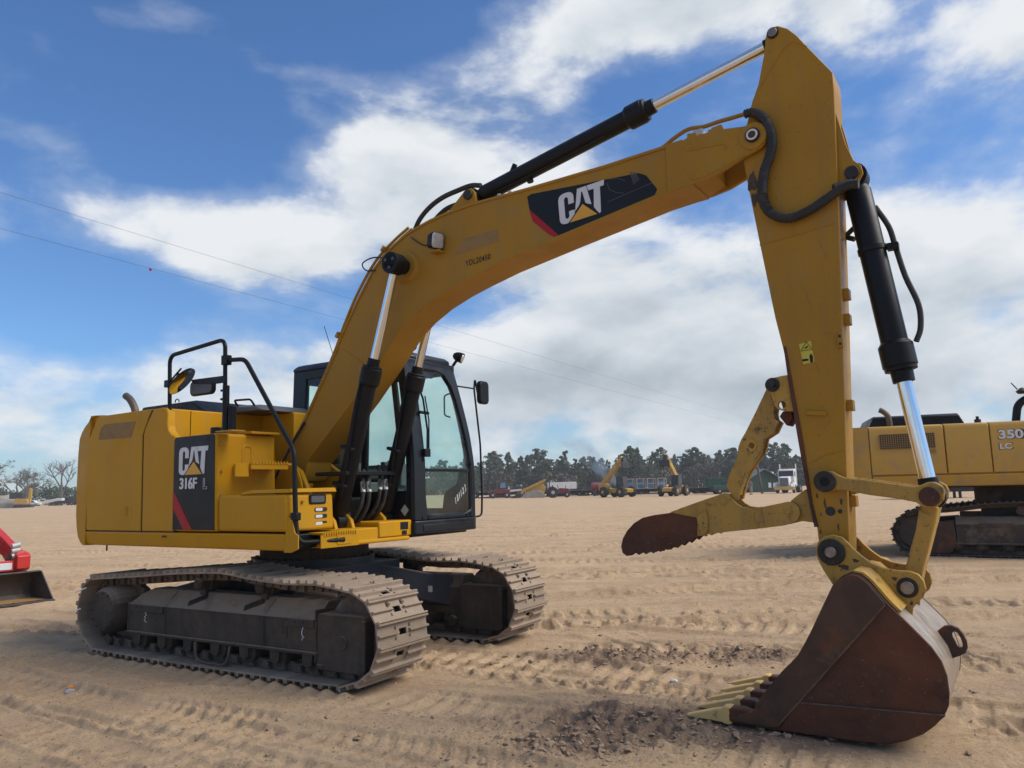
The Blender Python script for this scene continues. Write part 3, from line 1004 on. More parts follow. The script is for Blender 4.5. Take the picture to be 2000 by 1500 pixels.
# ------------------------------------------------------------------ the excavator
# frame of the machine: x forward, y to its left, z up; origin on the ground under the swing centre
TR = {
    'thumb_blade': [(3.604, 0.98), (3.568, 1.001), (3.559, 1.048), (3.575, 1.105), (3.613, 1.163), (3.673, 1.22), (3.742, 1.258), (3.83, 1.277), (3.961, 1.293), (4.059, 1.293), (4.126, 1.283), (4.178, 1.265), (4.222, 1.303), (4.237, 1.303), (4.245, 1.249), (4.238, 1.168), (4.203, 1.132), (4.175, 1.136)],
    'thumb_serr0': [(4.175, 1.136), (3.604, 0.98)],
    'thumb_arm': [(3.957, 1.297), (4.169, 1.367), (4.337, 1.419), (4.369, 1.427), (4.396, 1.418), (4.417, 1.391), (4.446, 1.355), (4.485, 1.33), (4.534, 1.322), (4.63, 1.331), (4.717, 1.348), (4.794, 1.364), (4.836, 1.355), (4.862, 1.325), (4.868, 1.291), (4.853, 1.249), (4.822, 1.224), (4.75, 1.206), (4.577, 1.184), (4.398, 1.165), (4.278, 1.151), (4.259, 1.135), (4.236, 1.148), (4.212, 1.132), (4.155, 1.131), (4.163, 1.258)],
    'thumb_pins': [(4.36, 1.376), (4.794, 1.294)],
    'thumb_plate': [(4.551, 1.314), (4.617, 1.32), (4.626, 1.21), (4.561, 1.201)],
    'thumb_gusset': [(4.164, 1.267), (4.223, 1.307), (4.237, 1.303), (4.245, 1.249), (4.238, 1.168), (4.203, 1.132), (4.177, 1.177)],
    'thumb_link': [(4.699, 2.138), (4.715, 2.114), (4.729, 2.059), (4.738, 2.009), (4.728, 1.965), (4.732, 1.924), (4.759, 1.9), (4.722, 1.832), (4.682, 1.821), (4.653, 1.792), (4.641, 1.739), (4.621, 1.696), (4.572, 1.635), (4.523, 1.566), (4.488, 1.504), (4.471, 1.451), (4.454, 1.403), (4.448, 1.381), (4.43, 1.381), (4.376, 1.467), (4.378, 1.498), (4.416, 1.587), (4.462, 1.667), (4.476, 1.747), (4.497, 1.791), (4.532, 1.843), (4.603, 1.965)],
    'thumb_link_hole': [(4.569, 1.75)],
    'thumb_lug': [(4.71, 2.155), (4.718, 2.181), (4.746, 2.196), (4.824, 2.206), (4.858, 2.207), (4.891, 1.958), (4.815, 1.966), (4.778, 1.98), (4.754, 2.008), (4.738, 2.081), (4.723, 2.118)],
    'thumb_lug_pts': [(4.756, 2.156), (4.804, 2.009)],
    'thumb_arrow': [(4.767, 1.937), (4.791, 1.97), (4.847, 1.973), (4.858, 1.921), (4.823, 1.871), (4.81, 1.872)],
    'thumb_bracket': [(4.803, 1.368), (4.851, 1.405), (4.904, 1.443), (4.956, 1.374), (4.961, 1.223), (4.864, 1.235), (4.83, 1.231)],
    'idler_link': [(5.0, 1.493), (5.016, 1.532), (5.055, 1.557), (5.098, 1.556), (5.139, 1.528), (5.175, 1.511), (5.317, 1.491), (5.487, 1.461), (5.559, 1.448), (5.598, 1.456), (5.633, 1.472), (5.671, 1.473), (5.707, 1.451), (5.719, 1.414), (5.71, 1.366), (5.68, 1.33), (5.635, 1.313), (5.592, 1.325), (5.562, 1.352), (5.48, 1.372), (5.309, 1.4), (5.18, 1.429), (5.108, 1.435), (5.063, 1.42), (5.026, 1.427), (5.003, 1.454)],
    'idler_pins': [(5.054, 1.492), (5.638, 1.386)],
    'power_link': [(5.572, 1.336), (5.675, 1.322), (5.651, 1.231), (5.557, 0.939), (5.529, 0.835), (5.454, 0.862), (5.455, 0.941), (5.537, 1.182)],
    'ear': [(4.968, 1.066), (4.984, 1.111), (5.024, 1.147), (5.074, 1.157), (5.127, 1.142), (5.161, 1.111), (5.193, 1.071), (5.237, 1.028), (5.292, 0.986), (5.353, 0.961), (5.42, 0.949), (5.497, 0.947), (5.54, 0.931), (5.566, 0.893), (5.573, 0.846), (5.555, 0.798), (5.52, 0.764), (5.495, 0.73), (5.485, 0.67), (5.365, 0.626), (5.051, 0.853), (5.002, 0.939), (4.973, 1.008)],
    'ear_pins': [(5.063, 1.05), (5.477, 0.85)],
    'boom_decal': [(2.864, 3.919), (2.903, 3.932), (3.871, 3.871), (3.932, 3.836), (4.014, 3.708), (3.991, 3.667), (3.164, 3.527), (3.108, 3.521), (3.069, 3.543), (2.912, 3.695), (2.885, 3.782)],
    'boom_decal_red': [(2.883, 3.822), (3.164, 3.529), (3.108, 3.521), (3.069, 3.543), (2.912, 3.695), (2.889, 3.759)],
    'boom_logo_corners': [(3.171, 3.582), (3.584, 3.632), (3.569, 3.893), (3.16, 3.849)],
    'boom_number': [(2.207, 3.429), (2.513, 3.451), (2.514, 3.495), (2.208, 3.478)],
    'boom_faded': [(2.088, 3.562), (2.564, 3.59), (2.551, 3.705), (2.221, 3.69)],
    'boom_light': [(1.958, 3.691), (1.881, 3.707)],
    'boom_cyl_boss': [(1.529, 3.549)],
    'boom_weld': [(0.71, 2.884), (0.989, 2.705)],
    'boom_weld2': [(0.078, 1.893), (0.231, 1.812)],
    'boom_plate1': [(4.251, 3.975), (4.278, 3.937), (4.532, 3.921), (4.558, 3.897), (4.545, 3.871)],
    'boom_plate2': [(4.278, 3.723), (4.323, 3.7), (4.52, 3.738), (4.789, 3.828)],
    'fork_steps': [(4.273, 4.041), (4.274, 4.071), (4.345, 4.063), (4.349, 4.037), (4.431, 4.038), (4.432, 4.056), (4.455, 4.055), (4.459, 4.066), (4.532, 4.072), (4.534, 4.032)],
    'stick_hose': [(4.705, 4.088), (4.76, 4.087), (4.821, 4.042), (4.864, 3.967), (4.882, 3.883), (4.881, 3.804), (4.857, 3.721), (4.824, 3.651), (4.805, 3.567), (4.794, 3.48), (4.808, 3.388), (4.855, 3.312), (4.934, 3.27), (5.015, 3.271), (5.116, 3.302), (5.217, 3.353), (5.286, 3.389), (5.344, 3.407), (5.409, 3.402)],
    'stick_tube': [(3.957, 4.06), (4.034, 4.071), (4.136, 4.123), (4.249, 4.16), (4.368, 4.146), (4.486, 4.152), (4.578, 4.152), (4.679, 4.154)],
    'stick_weld': [(4.799, 4.263), (4.882, 4.375), (4.976, 4.494), (5.021, 4.536), (5.073, 4.543), (5.122, 4.5), (5.145, 4.475)],
    'stick_weld2': [(4.734, 3.135), (4.994, 3.156), (5.246, 3.188)],
    'stick_lug': [(5.321, 4.123), (5.351, 3.937), (5.392, 3.611), (5.424, 3.544), (5.439, 3.471), (5.419, 3.413), (5.366, 3.394), (5.299, 3.389), (5.253, 3.293)],
    'stick_lug_pin': [(5.363, 3.512)],
    'stick_sticker': [(4.945, 2.407), (5.023, 2.419), (5.035, 2.277), (4.963, 2.267)],
    'stick_brk': [(5.137, 2.348), (5.158, 2.263), (4.947, 1.971), (5.051, 1.934), (4.944, 1.953)],
    'stick_wear': [(4.818, 2.404), (4.835, 2.402), (4.879, 2.113), (4.92, 1.731), (4.959, 1.36), (4.965, 1.292), (4.97, 1.212), (4.944, 1.224), (4.918, 1.407), (4.852, 1.972)],
    'stick_holes': [(5.061, 1.31)],
    'bk_diag': [(5.396, 0.783), (4.782, 0.05), (4.716, 0.007), (4.434, 0.015), (4.596, 0.125), (4.643, 0.188), (4.794, 0.371), (4.884, 0.462), (4.966, 0.603), (5.112, 0.884), (5.16, 0.927), (5.211, 0.954), (5.268, 0.946), (5.312, 0.908)],
    'bk_lower': [(4.938, 0.224), (5.662, 0.283), (5.662, 0.237), (5.581, 0.143), (5.434, 0.052), (5.341, 0.015), (4.992, 0.011), (4.78, 0.026)],
    'bk_bolts': [(4.733, 0.246), (4.84, 0.207), (4.625, 0.148), (4.725, 0.108)],
    'eye': [(5.568, 0.58), (5.646, 0.599), (5.686, 0.579), (5.718, 0.514), (5.71, 0.477), (5.679, 0.449), (5.668, 0.422)],
    'eye_hole': [(5.633, 0.559), (5.658, 0.571), (5.694, 0.512), (5.693, 0.496), (5.669, 0.484), (5.64, 0.528)],
}

BY = -0.16
EX = thing('excavator', 'large yellow crawler excavator with raised boom and its rusty bucket resting on the sand', 'excavator', (-2.0564, 8.0282, 0), -0.5759)


def plate(name, poly, y0, y1, mat, parent, bevel=0.004):
    return MB().prism(poly, y0, y1).build(name, mat, parent, bevel)


def flat(name, poly, y, mat, parent, th=0.003):
    """thin film stuck on a side facing the right of the machine"""
    return MB().prism(poly, y - th, y + 0.001).build(name, mat, parent)


def cat_logo(parent, bl, br, tl, y, th=0.0045):
    bl, br, tl = (np.array(q) for q in (bl, br, tl))

    def mp(pts):
        return [tuple(bl + (br - bl) * a + (tl - bl) * b) for a, b in pts]
    C = [(.335, .60), (.335, .84), (.31, .93), (.26, .985), (.20, 1.0), (.13, 1.0), (.06, .97), (.02, .91), (0, .82), (0, .17), (.015, .08), (.06, .02), (.12, 0), (.175, 0),
         (.26, .12), (.335, .24), (.335, .37), (.215, .37), (.215, .21), (.195, .16), (.165, .15), (.135, .17), (.125, .22), (.125, .79), (.14, .84), (.17, .86), (.20, .84), (.215, .78), (.215, .60)]
    A = [(.345, .30), (.425, 1.0), (.62, 1.0), (.70, .36), (.61, .43), (.578, .475), (.530, .86), (.505, .86), (.47, .56), (.44, .46)]
    Tt = [(.655, .83), (.635, 1.0), (1.0, 1.0), (.985, .83), (.905, .83), (.88, .03), (.845, .0), (.80, .10), (.745, .25), (.775, .83)]
    tri = [(.215, 0), (.515, .46), (.80, 0)]
    for nm, pts, mt in (('letter', C, 'decal_white'), ('letter', A, 'decal_white'), ('letter', Tt, 'decal_white'), ('triangle_mark', tri, 'decal_gold')):
        flat(nm, mp(pts), y, mt, parent, th)


# ---- undercarriage (turned a little against the house)
UC = TRK - (-0.5759)


def uc_part(o):
    o.rotation_euler = (0, 0, UC)
    return o


TRACK_LINE = [(-1.60, 0.012), (-0.8, 0.0), (0, -0.005), (0.8, -0.005), (1.50, 0.0), (1.70, 0.03), (1.84, 0.10), (1.925, 0.20), (1.968, 0.31), (1.975, 0.42), (1.95, 0.53), (1.90, 0.62), (1.83, 0.70), (1.72, 0.755),
              (1.55, 0.79), (1.28, 0.815), (0.95, 0.81), (0.54, 0.835), (0.25, 0.865), (0.02, 0.866), (-0.43, 0.845), (-0.8, 0.815), (-1.18, 0.787), (-1.5, 0.765), (-1.72, 0.745), (-1.85, 0.70), (-1.935, 0.60), (-1.98, 0.48), (-1.985, 0.36), (-1.95, 0.24), (-1.88, 0.14), (-1.76, 0.05)]


def resample(line, n):
    P = spline([(a, 0, b) for a, b in line + [line[0]]], 8)
    d = [0]
    for i in range(1, len(P)):
        d.append(d[-1] + (P[i] - P[i - 1]).length)
    out = []
    k = 0
    for i in range(n):
        t = d[-1] * i / n
        while d[k + 1] < t:
            k += 1
        f = (t - d[k]) / (d[k + 1] - d[k])
        p = P[k].lerp(P[k + 1], f)
        tg = (P[min(k + 2, len(P) - 1)] - P[max(k - 1, 0)]).normalized()
        out.append((p, tg))
    return out, d[-1] / n


def shoe_mesh(name, pitch, w, mat):
    """triple-bar shoe, outer side up: plate with a mud hole, three bars, bolt pads"""
    b = MB()
    h = pitch / 2 * 1.03
    t = 0.014
    z0 = -0.030
    hw = w / 2
    # plate in four pieces round the hole
    hx, hy = 0.024, 0.045
    b.box(-h, -hx, -hw, hw, z0 - t, z0)
    b.box(hx, h, -hw, hw, z0 - t, z0)
    b.box(-hx, hx, -hw, -hy, z0 - t, z0)
    b.box(-hx, hx, hy, hw, z0 - t, z0)
    for cx, bh in ((-h + 0.012, 0.0), (0.0, -0.003), (h - 0.016, 0.0)):
        if cx == 0.0:
            for s in (-1, 1):
                b.prism([(cx - 0.013, z0), (cx + 0.013, z0), (cx + 0.006, bh), (cx - 0.006, bh)], s * 0.07, s * hw)
        else:
            b.prism([(cx - 0.013, z0), (cx + 0.013, z0), (cx + 0.006, bh), (cx - 0.006, bh)], -hw, hw)
    for s in (-1, 1):
        for cx in (-0.038, 0.038):
            b.cyl((cx, s * 0.085, z0 - 0.001), (cx, s * 0.085, z0 + 0.012), 0.012, 0.010, 6)
    return b.mesh(name, mat, 30)


def build_track(parent, yc, line, nshoe, w, mat_shoe, mat_chain, mirror=False, shoe_me=None, conv=uc_part, phase=0):
    spots, pitch = resample(line, nshoe)
    ch = MB()
    prev = None
    for i, (p, tg) in enumerate(spots):
        nrm = Vector((tg.z, 0, -tg.x))          # outward
        M = Matrix((tg, Vector((0, 1, 0)), nrm)).transposed()
        for s in (-1, 1):
            c = p - nrm * 0.085 + Vector((0, s * 0.085, 0)) - tg * pitch * 0.25
            ch.obox(c, (pitch * 0.95, 0.032, 0.075), M)
            c2 = p - nrm * 0.085 + Vector((0, s * 0.115, 0)) + tg * pitch * 0.3
            ch.obox(c2, (pitch * 0.55, 0.03, 0.07), M)
        pc = p - nrm * 0.09 + tg * pitch * 0.5
        ch.cyl(pc + Vector((0, -0.15, 0)), pc + Vector((0, 0.15, 0)), 0.021, n=8)
    t = ch.build('track', mat_chain, parent)
    t.location = (0, 0, 0)
    conv(t)
    for i, (p, tg) in enumerate(spots):
        nrm = Vector((tg.z, 0, -tg.x))
        M = Matrix((tg, Vector((0, 1, 0)), nrm)).transposed()
        jit = random.Random(i * 7 + int(yc * 10))
        o = bpy.data.objects.new('track_shoe', shoe_me)
        link(o, t)
        M4 = M.to_4x4()
        M4.translation = p + Vector((0, yc, 0))
        o.matrix_local = M4 @ Matrix.Rotation(jit.gauss(0, 0.006), 4, 'Y')
    # the chain itself is built about y = 0
    for v in t.data.vertices:
        v.co.y += yc
    return t, pitch


def cyl_sub(name, p0, p1, r, mat, parent, n=24, bevel=0.0, r1=None):
    return MB().cyl(p0, p1, r, r1, n).build(name, mat, parent, bevel)


_sp, _pitch = resample(TRACK_LINE, 46)
SHOE = shoe_mesh('track_shoe', _pitch, 0.6, 'shoe')


def track_frame(parent, s):
    """s = -1 right side, +1 left side"""
    yc = 0.995 * s
    out = s

    def Y(v):             # v: distance from the track's middle, positive to the outside of the machine
        return yc + out * v
    f = MB()
    sec = [(0.20, 0.235), (0.205, 0.485), (0.06, 0.625), (-0.10, 0.625), (-0.17, 0.50), (-0.17, 0.235)]
    secs = []
    for x in (-1.26, -1.08, 1.23):
        dz = -0.06 if x == -1.26 else 0
        secs.append([(x, Y(a), b + (dz if b > 0.5 else 0)) for a, b in sec])
    f.loft(secs)
    f.box(-1.28, 1.24, min(Y(0.215), Y(0.12)), max(Y(0.215), Y(0.12)), 0.212, 0.240)      # lower flange
    f.box(-1.27, -1.245, min(Y(0.21), Y(-.15)), max(Y(0.21), Y(-.15)), 0.235, 0.50)
    o = uc_part(f.build('track_frame', 'frame_black', parent, 0.008))
    # idler guard at the front
    g = MB()
    g.prism(rrect(1.225, 1.735, 0.105, 0.545, 0.045), min(Y(0.20), Y(-0.20)), max(Y(0.20), Y(-0.20)))
    g.build('idler_guard', 'frame_black', o, 0.01)
    rib = MB().box(1.215, 1.232, min(Y(0.212), Y(0.0)), max(Y(0.212), Y(0.0)), 0.16, 0.57)
    rib.box(1.232, 1.30, min(Y(0.207), Y(0.19)), max(Y(0.207), Y(0.19)), 0.12, 0.15)
    rib.build('guard_rib', 'frame_black', o, 0.004)
    # dark slots cut in the sloping top
    for x in (-0.33, 0.42):
        sl = MB()
        c = Vector((x, Y(0.135), 0.560))
        M = Matrix.Rotation(out * -0.768, 3, 'X') @ Matrix.Rotation(out * -0.5, 3, 'Z')
        sl.obox(c, (0.20, 0.06, 0.012), M)
        sl.build('clean_out_slot', 'grease', o, 0.005)
    MB().box(0.83, 0.90, min(Y(0.207), Y(0.19)), max(Y(0.207), Y(0.19)), 0.33, 0.42).build('access_hole', 'grease', o)
    for x0, x1 in ((-1.20, -0.72), (0.92, 1.21)):
        MB().box(x0, x1, min(Y(0.222), Y(0.15)), max(Y(0.222), Y(0.15)), 0.425, 0.492).build('bracket_plate', 'frame_black', o, 0.006)
    # bolts along the flange, weld seams and a track tension cover on the side
    for k in range(9):
        x = -1.10 + k * 0.27
        cyl_sub('bolt', (x, Y(0.213), 0.226), (x, Y(0.222), 0.226), 0.011, 'frame_black', o, 6)
    for x in (-0.70, 0.62):
        MB().tube([(x, Y(0.204), 0.245), (x, Y(0.206), 0.48), (x, Y(0.075), 0.612)], 0.007, 6).build('weld_bead', 'frame_black', o)
    MB().tube([(-1.24, Y(0.208), 0.487), (1.21, Y(0.208), 0.487)], 0.006, 6).build('weld_bead', 'frame_black', o)
    for x in (-1.12, -1.04, 1.0, 1.1):
        cyl_sub('bolt', (x, Y(0.221), 0.468), (x, Y(0.229), 0.468), 0.009, 'grease', o, 6)
    MB().prism(circle(1.50, 0.33, 0.055, 18), Y(0.195), Y(0.208)).build('axle_cap', 'frame_black', o, 0.004)
    MB().box(1.700, 1.742, min(Y(0.207), Y(-0.207)), max(Y(0.207), Y(-0.207)), 0.14, 0.51).build('guard_lip', 'frame_black', o, 0.006)
    # sprocket with final drive, idler wheel
    fd = MB().lathe((-1.57, Y(-0.15), 0.415), (-1.57, Y(0.285), 0.415), [(0, 0.20), (0.35, 0.20), (0.36, 0.225), (0.80, 0.225), (0.93, 0.212), (1.0, 0.185)], 28)
    fdo = fd.build('final_drive', 'frame_black', o)
    for k in range(12):
        a = 2 * PI * k / 12
        q = (-1.57 + 0.165 * math.cos(a), Y(0.281), 0.415 + 0.165 * math.sin(a))
        cyl_sub('bolt', q, (q[0], Y(0.295), q[2]), 0.012, 'frame_black', o, 6)
    spk = []
    for k in range(42):
        a = 2 * PI * k / 42
        spk.append((-1.57 + (0.31 if k % 2 else 0.345) * math.cos(a), 0.415 + (0.31 if k % 2 else 0.345) * math.sin(a)))
    MB().prism(spk, Y(-0.03), Y(0.03)).build('sprocket', 'chain', o)
    MB().lathe((1.56, Y(-0.10), 0.405), (1.56, Y(0.10), 0.405), [(0, 0.28), (0.15, 0.30), (0.3, 0.30), (0.34, 0.325), (0.66, 0.325), (0.7, 0.30), (0.85, 0.30), (1, 0.28)], 32).build('idler_wheel', 'chain', o)
    for x in (-0.31, 0.50):
        MB().lathe((x, Y(-0.13), 0.705), (x, Y(0.17), 0.705), [(0, 0.06), (0.3, 0.06), (0.31, 0.075), (0.62, 0.075), (0.63, 0.055), (0.95, 0.055), (1, 0.04)], 18).build('carrier_roller', 'frame_black', o)
        MB().box(x - 0.035, x + 0.035, min(Y(-0.02), Y(0.10)), max(Y(-0.02), Y(0.10)), 0.60, 0.68).build('roller_bracket', 'frame_black', o)
    for k in range(7):
        x = -1.13 + k * 0.375
        MB().lathe((x, Y(-0.19), 0.165), (x, Y(0.19), 0.165), [(0, 0.05), (0.08, 0.06), (0.1, 0.095), (0.3, 0.095), (0.31, 0.08), (0.69, 0.08), (0.7, 0.095), (0.9, 0.095), (0.92, 0.06), (1, 0.05)], 18).build('track_roller', 'frame_black', o)
        MB().prism([(x - 0.06, 0.235), (x - 0.05, 0.13), (x - 0.02, 0.11), (x + 0.02, 0.11), (x + 0.05, 0.13), (x + 0.06, 0.235)], Y(0.16), Y(0.20)).build('roller_mount', 'frame_black', o, 0.004)
    # chain guide in the middle
    gp = MB()
    gp.tube(fillet([(-0.22, Y(0.235), 0.215), (-0.20, Y(0.24), 0.09), (-0.12, Y(0.245), 0.055), (0.16, Y(0.245), 0.05), (0.22, Y(0.24), 0.09), (0.24, Y(0.235), 0.215)], 0.05), 0.013, 6)
    gp.box(-0.18, 0.20, min(Y(0.245), Y(0.20)), max(Y(0.245), Y(0.20)), 0.035, 0.062)
    gp.build('chain_guide', 'chain', o, 0.004)
    return o


for sgn in (-1, 1):
    TF = track_frame(EX, sgn)
    if sgn < 0:
        # illegible white chalk scribbles on the near side
        for cx, cz in ((-0.985, 0.395), (1.085, 0.385)):
            r_ = random.Random(int(cx * 100))
            pts = [(cx + r_.uniform(-0.018, 0.018), -1.2005 - 0.0035, cz + 0.07 - k * 0.012) for k in range(12)]
            MB().tube(pts, 0.0035, 4).build('chalk_mark', 'marker_white', TF)
        for a_, b_ in (((-1.975, -1.31, 0.575), (-1.80, -1.31, 0.625)), ((-2.0, -1.31, 0.385), (-1.88, -1.31, 0.42))):
            MB().tube([a_, b_], 0.006, 5).build('white_tie', 'marker_white', TF)
    build_track(EX, 0.995 * sgn, TRACK_LINE, 46, 0.6, 'shoe', 'chain', shoe_me=SHOE)

# body between the tracks
cb = MB()
cb.prism([(-0.62, -0.60), (0.62, -0.60), (0.62, 0.60), (-0.62, 0.60)], 0.52, 0.80, 'z')
for sx in (-1, 1):
    for sy in (-1, 1):
        cb.loft([[(sx * 0.22, sy * 0.35, 0.50), (sx * 0.62, sy * 0.30, 0.50), (sx * 0.62, sy * 0.30, 0.77), (sx * 0.22, sy * 0.35, 0.79)],
                 [(sx * 0.60, sy * 0.86, 0.30), (sx * 1.12, sy * 0.86, 0.30), (sx * 1.12, sy * 0.86, 0.60), (sx * 0.60, sy * 0.86, 0.62)]])
cbo = uc_part(cb.build('car_body', 'body_navy', EX, 0.012))
MB().cyl((0, 0, 0.79), (0, 0, 0.87), 0.60, n=48).build('bearing_ring', 'body_navy', cbo, 0.006)
MB().cyl((0, 0, 0.87), (0, 0, 1.035), 0.54, n=48).build('swing_bearing', 'frame_black', cbo, 0.006)
for k in range(28):
    a = 2 * PI * k / 28
    cyl_sub('bolt', (0.57 * math.cos(a), 0.57 * math.sin(a), 0.868), (0.57 * math.cos(a), 0.57 * math.sin(a), 0.89), 0.016, 'frame_black', cbo, 6)
MB().box(0.95, 1.0, 0.64, 0.645, 0.47, 0.53).build('paper_label', 'decal_white', TF)

# ---- house: base frame, counterweight, doors, hood
hs = MB()
hs.box(-2.00, 1.05, -1.19, 1.19, 1.045, 1.165)
hs.build('deck_frame', 'black_paint', EX, 0.01)
bm_ = MB()
bm_.loft([[(-2.13, y, 1.028), (-2.13, y2, 1.168), (-2.13, -1.10, 1.168), (-2.13, -1.10, 1.028)] for y, y2 in ((-1.22, -1.247),)] +
         [[(0.985, -1.22, 1.030), (0.985, -1.247, 1.170), (0.985, -1.10, 1.170), (0.985, -1.10, 1.030)]])
bo = bm_.build('lower_beam', 'yellow', EX, 0.018, 3)
for x in (-0.70, -0.66):
    cyl_sub('bolt', (x, -1.243, 1.13), (x, -1.252, 1.13), 0.010, 'grease', bo, 6)
MB().cyl((-1.76, -1.18, 1.03), (-1.76, -1.18, 0.97), 0.008, n=8).build('drain_rod', 'black_paint', bo)


def plan(inset):
    R = 2.47 - inset
    pts = [(-2.06, -1.247)]
    pts += [(-2.27 + inset, -1.247), (-2.30 + inset, -1.225)]
    n = 12
    a0 = math.asin(1.19 / 2.47)
    for i in range(n + 1):
        a = -a0 + 2 * a0 * i / n
        pts.append((-R * math.cos(a) + (0.02 if i in (0, n) else 0), 2.47 * math.sin(a)))
    pts += [(-2.30 + inset, 1.225), (-2.27 + inset, 1.247), (-2.06, 1.247)]
    return pts


cw = MB()
cw.loft([[(a, b, z) for a, b in plan(i)] for z, i in ((1.025, .17), (1.06, .115), (1.115, .07), (1.20, .04), (1.33, .017), (1.65, 0), (1.98, 0), (2.13, .012), (2.20, .05), (2.25, .10), (2.30, .17), (2.345, .24), (2.366, .30))])
cw.build('counterweight', 'yellow', EX, 0.0, smooth=40)

eng = MB()
eng.box(-2.06, -0.70, -1.20, 1.20, 1.165, 2.345)
eng.box(-0.70, -0.19, -0.13, 0.18, 1.165, 2.345)
eng.build('engine_bay', 'yellow', EX, 0.012)
MB().box(-0.703, -0.698, -0.995, -0.988, 1.9, 2.335).build('panel_gap', 'black_paint', EX)

G = 0.006
door1 = [(-2.05 + G, 1.178), (-2.075, 1.6), (-2.085, 2.09), (-2.04, 2.17), (-1.93, 2.335), (-1.90, 2.352), (-0.945, 2.358), (-0.975, 2.33), (-1.06, 2.19), (-1.095 - G, 2.11), (-1.064 - G, 1.178)]
do1 = MB().prism(door1, -1.2475, -1.16).build('side_door', 'yellow', EX, 0.010, 3)
MB().prism([(-1.881, 2.104), (-1.865, 2.18), (-1.835, 2.23), (-1.775, 2.261), (-1.221, 2.253), (-1.292, 2.096)], -1.2505, -1.2465).build('faded_sticker', 'decal_faded', do1)
hd = MB()
hd.ring(rrect(-1.375, -1.225, 1.305, 1.43, 0.01), rrect(-1.345, -1.245, 1.325, 1.415, 0.01), -1.250, -1.246)
hd.box(-1.325, -1.305, -1.256, -1.246, 1.327, 1.413)
hd.build('door_handle', 'yellow', do1, 0.002)
door2 = [(-1.052 + G, 1.178), (-1.083 + G, 2.11), (-1.045, 2.19), (-0.925, 2.352), (-0.78, 2.360), (-0.715, 2.345), (-0.690, 2.30), (-0.690, 2.19), (-0.67, 2.13), (-0.62, 2.085), (-0.565, 2.068), (-0.550, 1.178)]
MB().prism(door2, -1.2475, -1.16).build('side_door', 'yellow', EX, 0.012, 3)
# dark joints behind the doors
MB().box(-2.10, -0.55, -1.235, -1.15, 1.168, 1.180).build('door_seal', 'black_paint', EX)
MB().prism([(-1.10, 1.17), (-1.02, 1.17), (-1.05, 2.11), (-0.90, 2.345), (-0.97, 2.345), (-1.125, 2.10)], -1.238, -1.15).build('door_seal', 'black_paint', EX)
MB().prism([(-2.075, 1.17), (-2.03, 1.17), (-2.05, 2.1), (-1.90, 2.335), (-1.925, 2.335), (-2.092, 2.10)], -1.238, -1.15).build('door_seal', 'black_paint', EX)

hood = MB()
hood.loft([[(-1.90, y, 2.345), (-1.86, y, z), (-0.98, y, z), (-0.74, y, 2.345)] for y, z in ((-0.80, 2.47), (-0.74, 2.485), (0.70, 2.485), (0.76, 2.47))])
ho = hood.build('engine_hood', 'black_paint', EX, 0.015)
for k in range(9):
    for q in range(2):
        x = -1.62 + k * 0.062
        MB().prism([(x, 2.385 + q * 0.042), (x + 0.045, 2.385 + q * 0.042), (x + 0.055, 2.415 + q * 0.042), (x + 0.01, 2.415 + q * 0.042)], -0.802, -0.79).build('grille_slot', 'grease', ho)
tr_ = MB().loft([[(-0.72, y, 2.345), (-0.70, y, z), (-0.32, y, z - .02), (-0.22, y, 2.345)] for y, z in ((-0.52, 2.405), (-0.46, 2.43), (0.14, 2.43))])
to = tr_.build('hood_cover', 'grey_panel', EX, 0.012)
MB().tube(fillet([(-0.62, -0.50, 2.41), (-0.62, -0.55, 2.47), (-0.36, -0.55, 2.46), (-0.36, -0.50, 2.40)], 0.03), 0.011, 8).build('hood_handle', 'black_paint', to)
MB().tube([(-1.3 + 0.035 * math.cos(a), -0.75, 2.49 + 0.035 * math.sin(a)) for a in [PI * i / 8 for i in range(9)]], 0.006, 6).build('lifting_eye', 'black_paint', ho)
ex = MB().tube(spline([(-1.64, -1.0, 2.30), (-1.65, -1.0, 2.40), (-1.69, -1.0, 2.47), (-1.76, -1.0, 2.54), (-1.84, -1.0, 2.585)], 5), 0.038, 16)
ex.build('exhaust_pipe', 'exhaust', EX)

# ---- tank with the model panel, tool box, step and rails
tk = MB()
tk.loft([[(-0.535, y, 1.18), (0.108, y, 1.18), (0.068, y, 2.062), (-0.548, y, 2.062)] for y in (-1.2475, -0.585)])
tko = tk.build('fuel_tank', 'yellow', EX, 0.03, 3)
pnl = [(-0.545, 1.195), (0.075, 1.195), (0.045, 2.035), (0.02, 2.055), (-0.545, 2.052), (-0.558, 2.03)]
MB().prism(pnl, -1.2515, -1.235).build('model_panel', 'decal_black', EX, 0.003)
pn = [o for o in EX.children if o.name.startswith('model_panel')][0]
flat('red_stripe', [(-0.545, 1.555), (-0.543, 1.395), (-0.375, 1.197), (-0.245, 1.197)], -1.2515, 'decal_red', pn)
cat_logo(pn, (-0.47, 1.697), (-0.035, 1.697), (-0.472, 1.952), -1.2515)
for dx_ in (-0.005, 0.0, 0.005):
    text_mesh('lettering', '316F', 'decal_white', pn, (-0.447 + dx_, -1.2515, 1.566), (1, 0, 0), (0, 0, 1), 0.104, 0.96, 0.0, 0.0045 + dx_ * 0.02)
MB().tube([(-0.098, -1.253, 1.562), (-0.045, -1.253, 1.562), (-0.045, -1.253, 1.582), (-0.080, -1.253, 1.582), (-0.080, -1.253, 1.66), (-0.098, -1.253, 1.66)], 0.0028, 4, True).build('letter', 'decal_white', pn)
MB().tube(fillet([(0.075, -0.965, 1.70), (0.063, -0.965, 1.955), (0.063, -0.865, 1.955), (0.075, -0.865, 1.70)], 0.05), 0.020, 8).build('pressed_rib', 'yellow', tko)
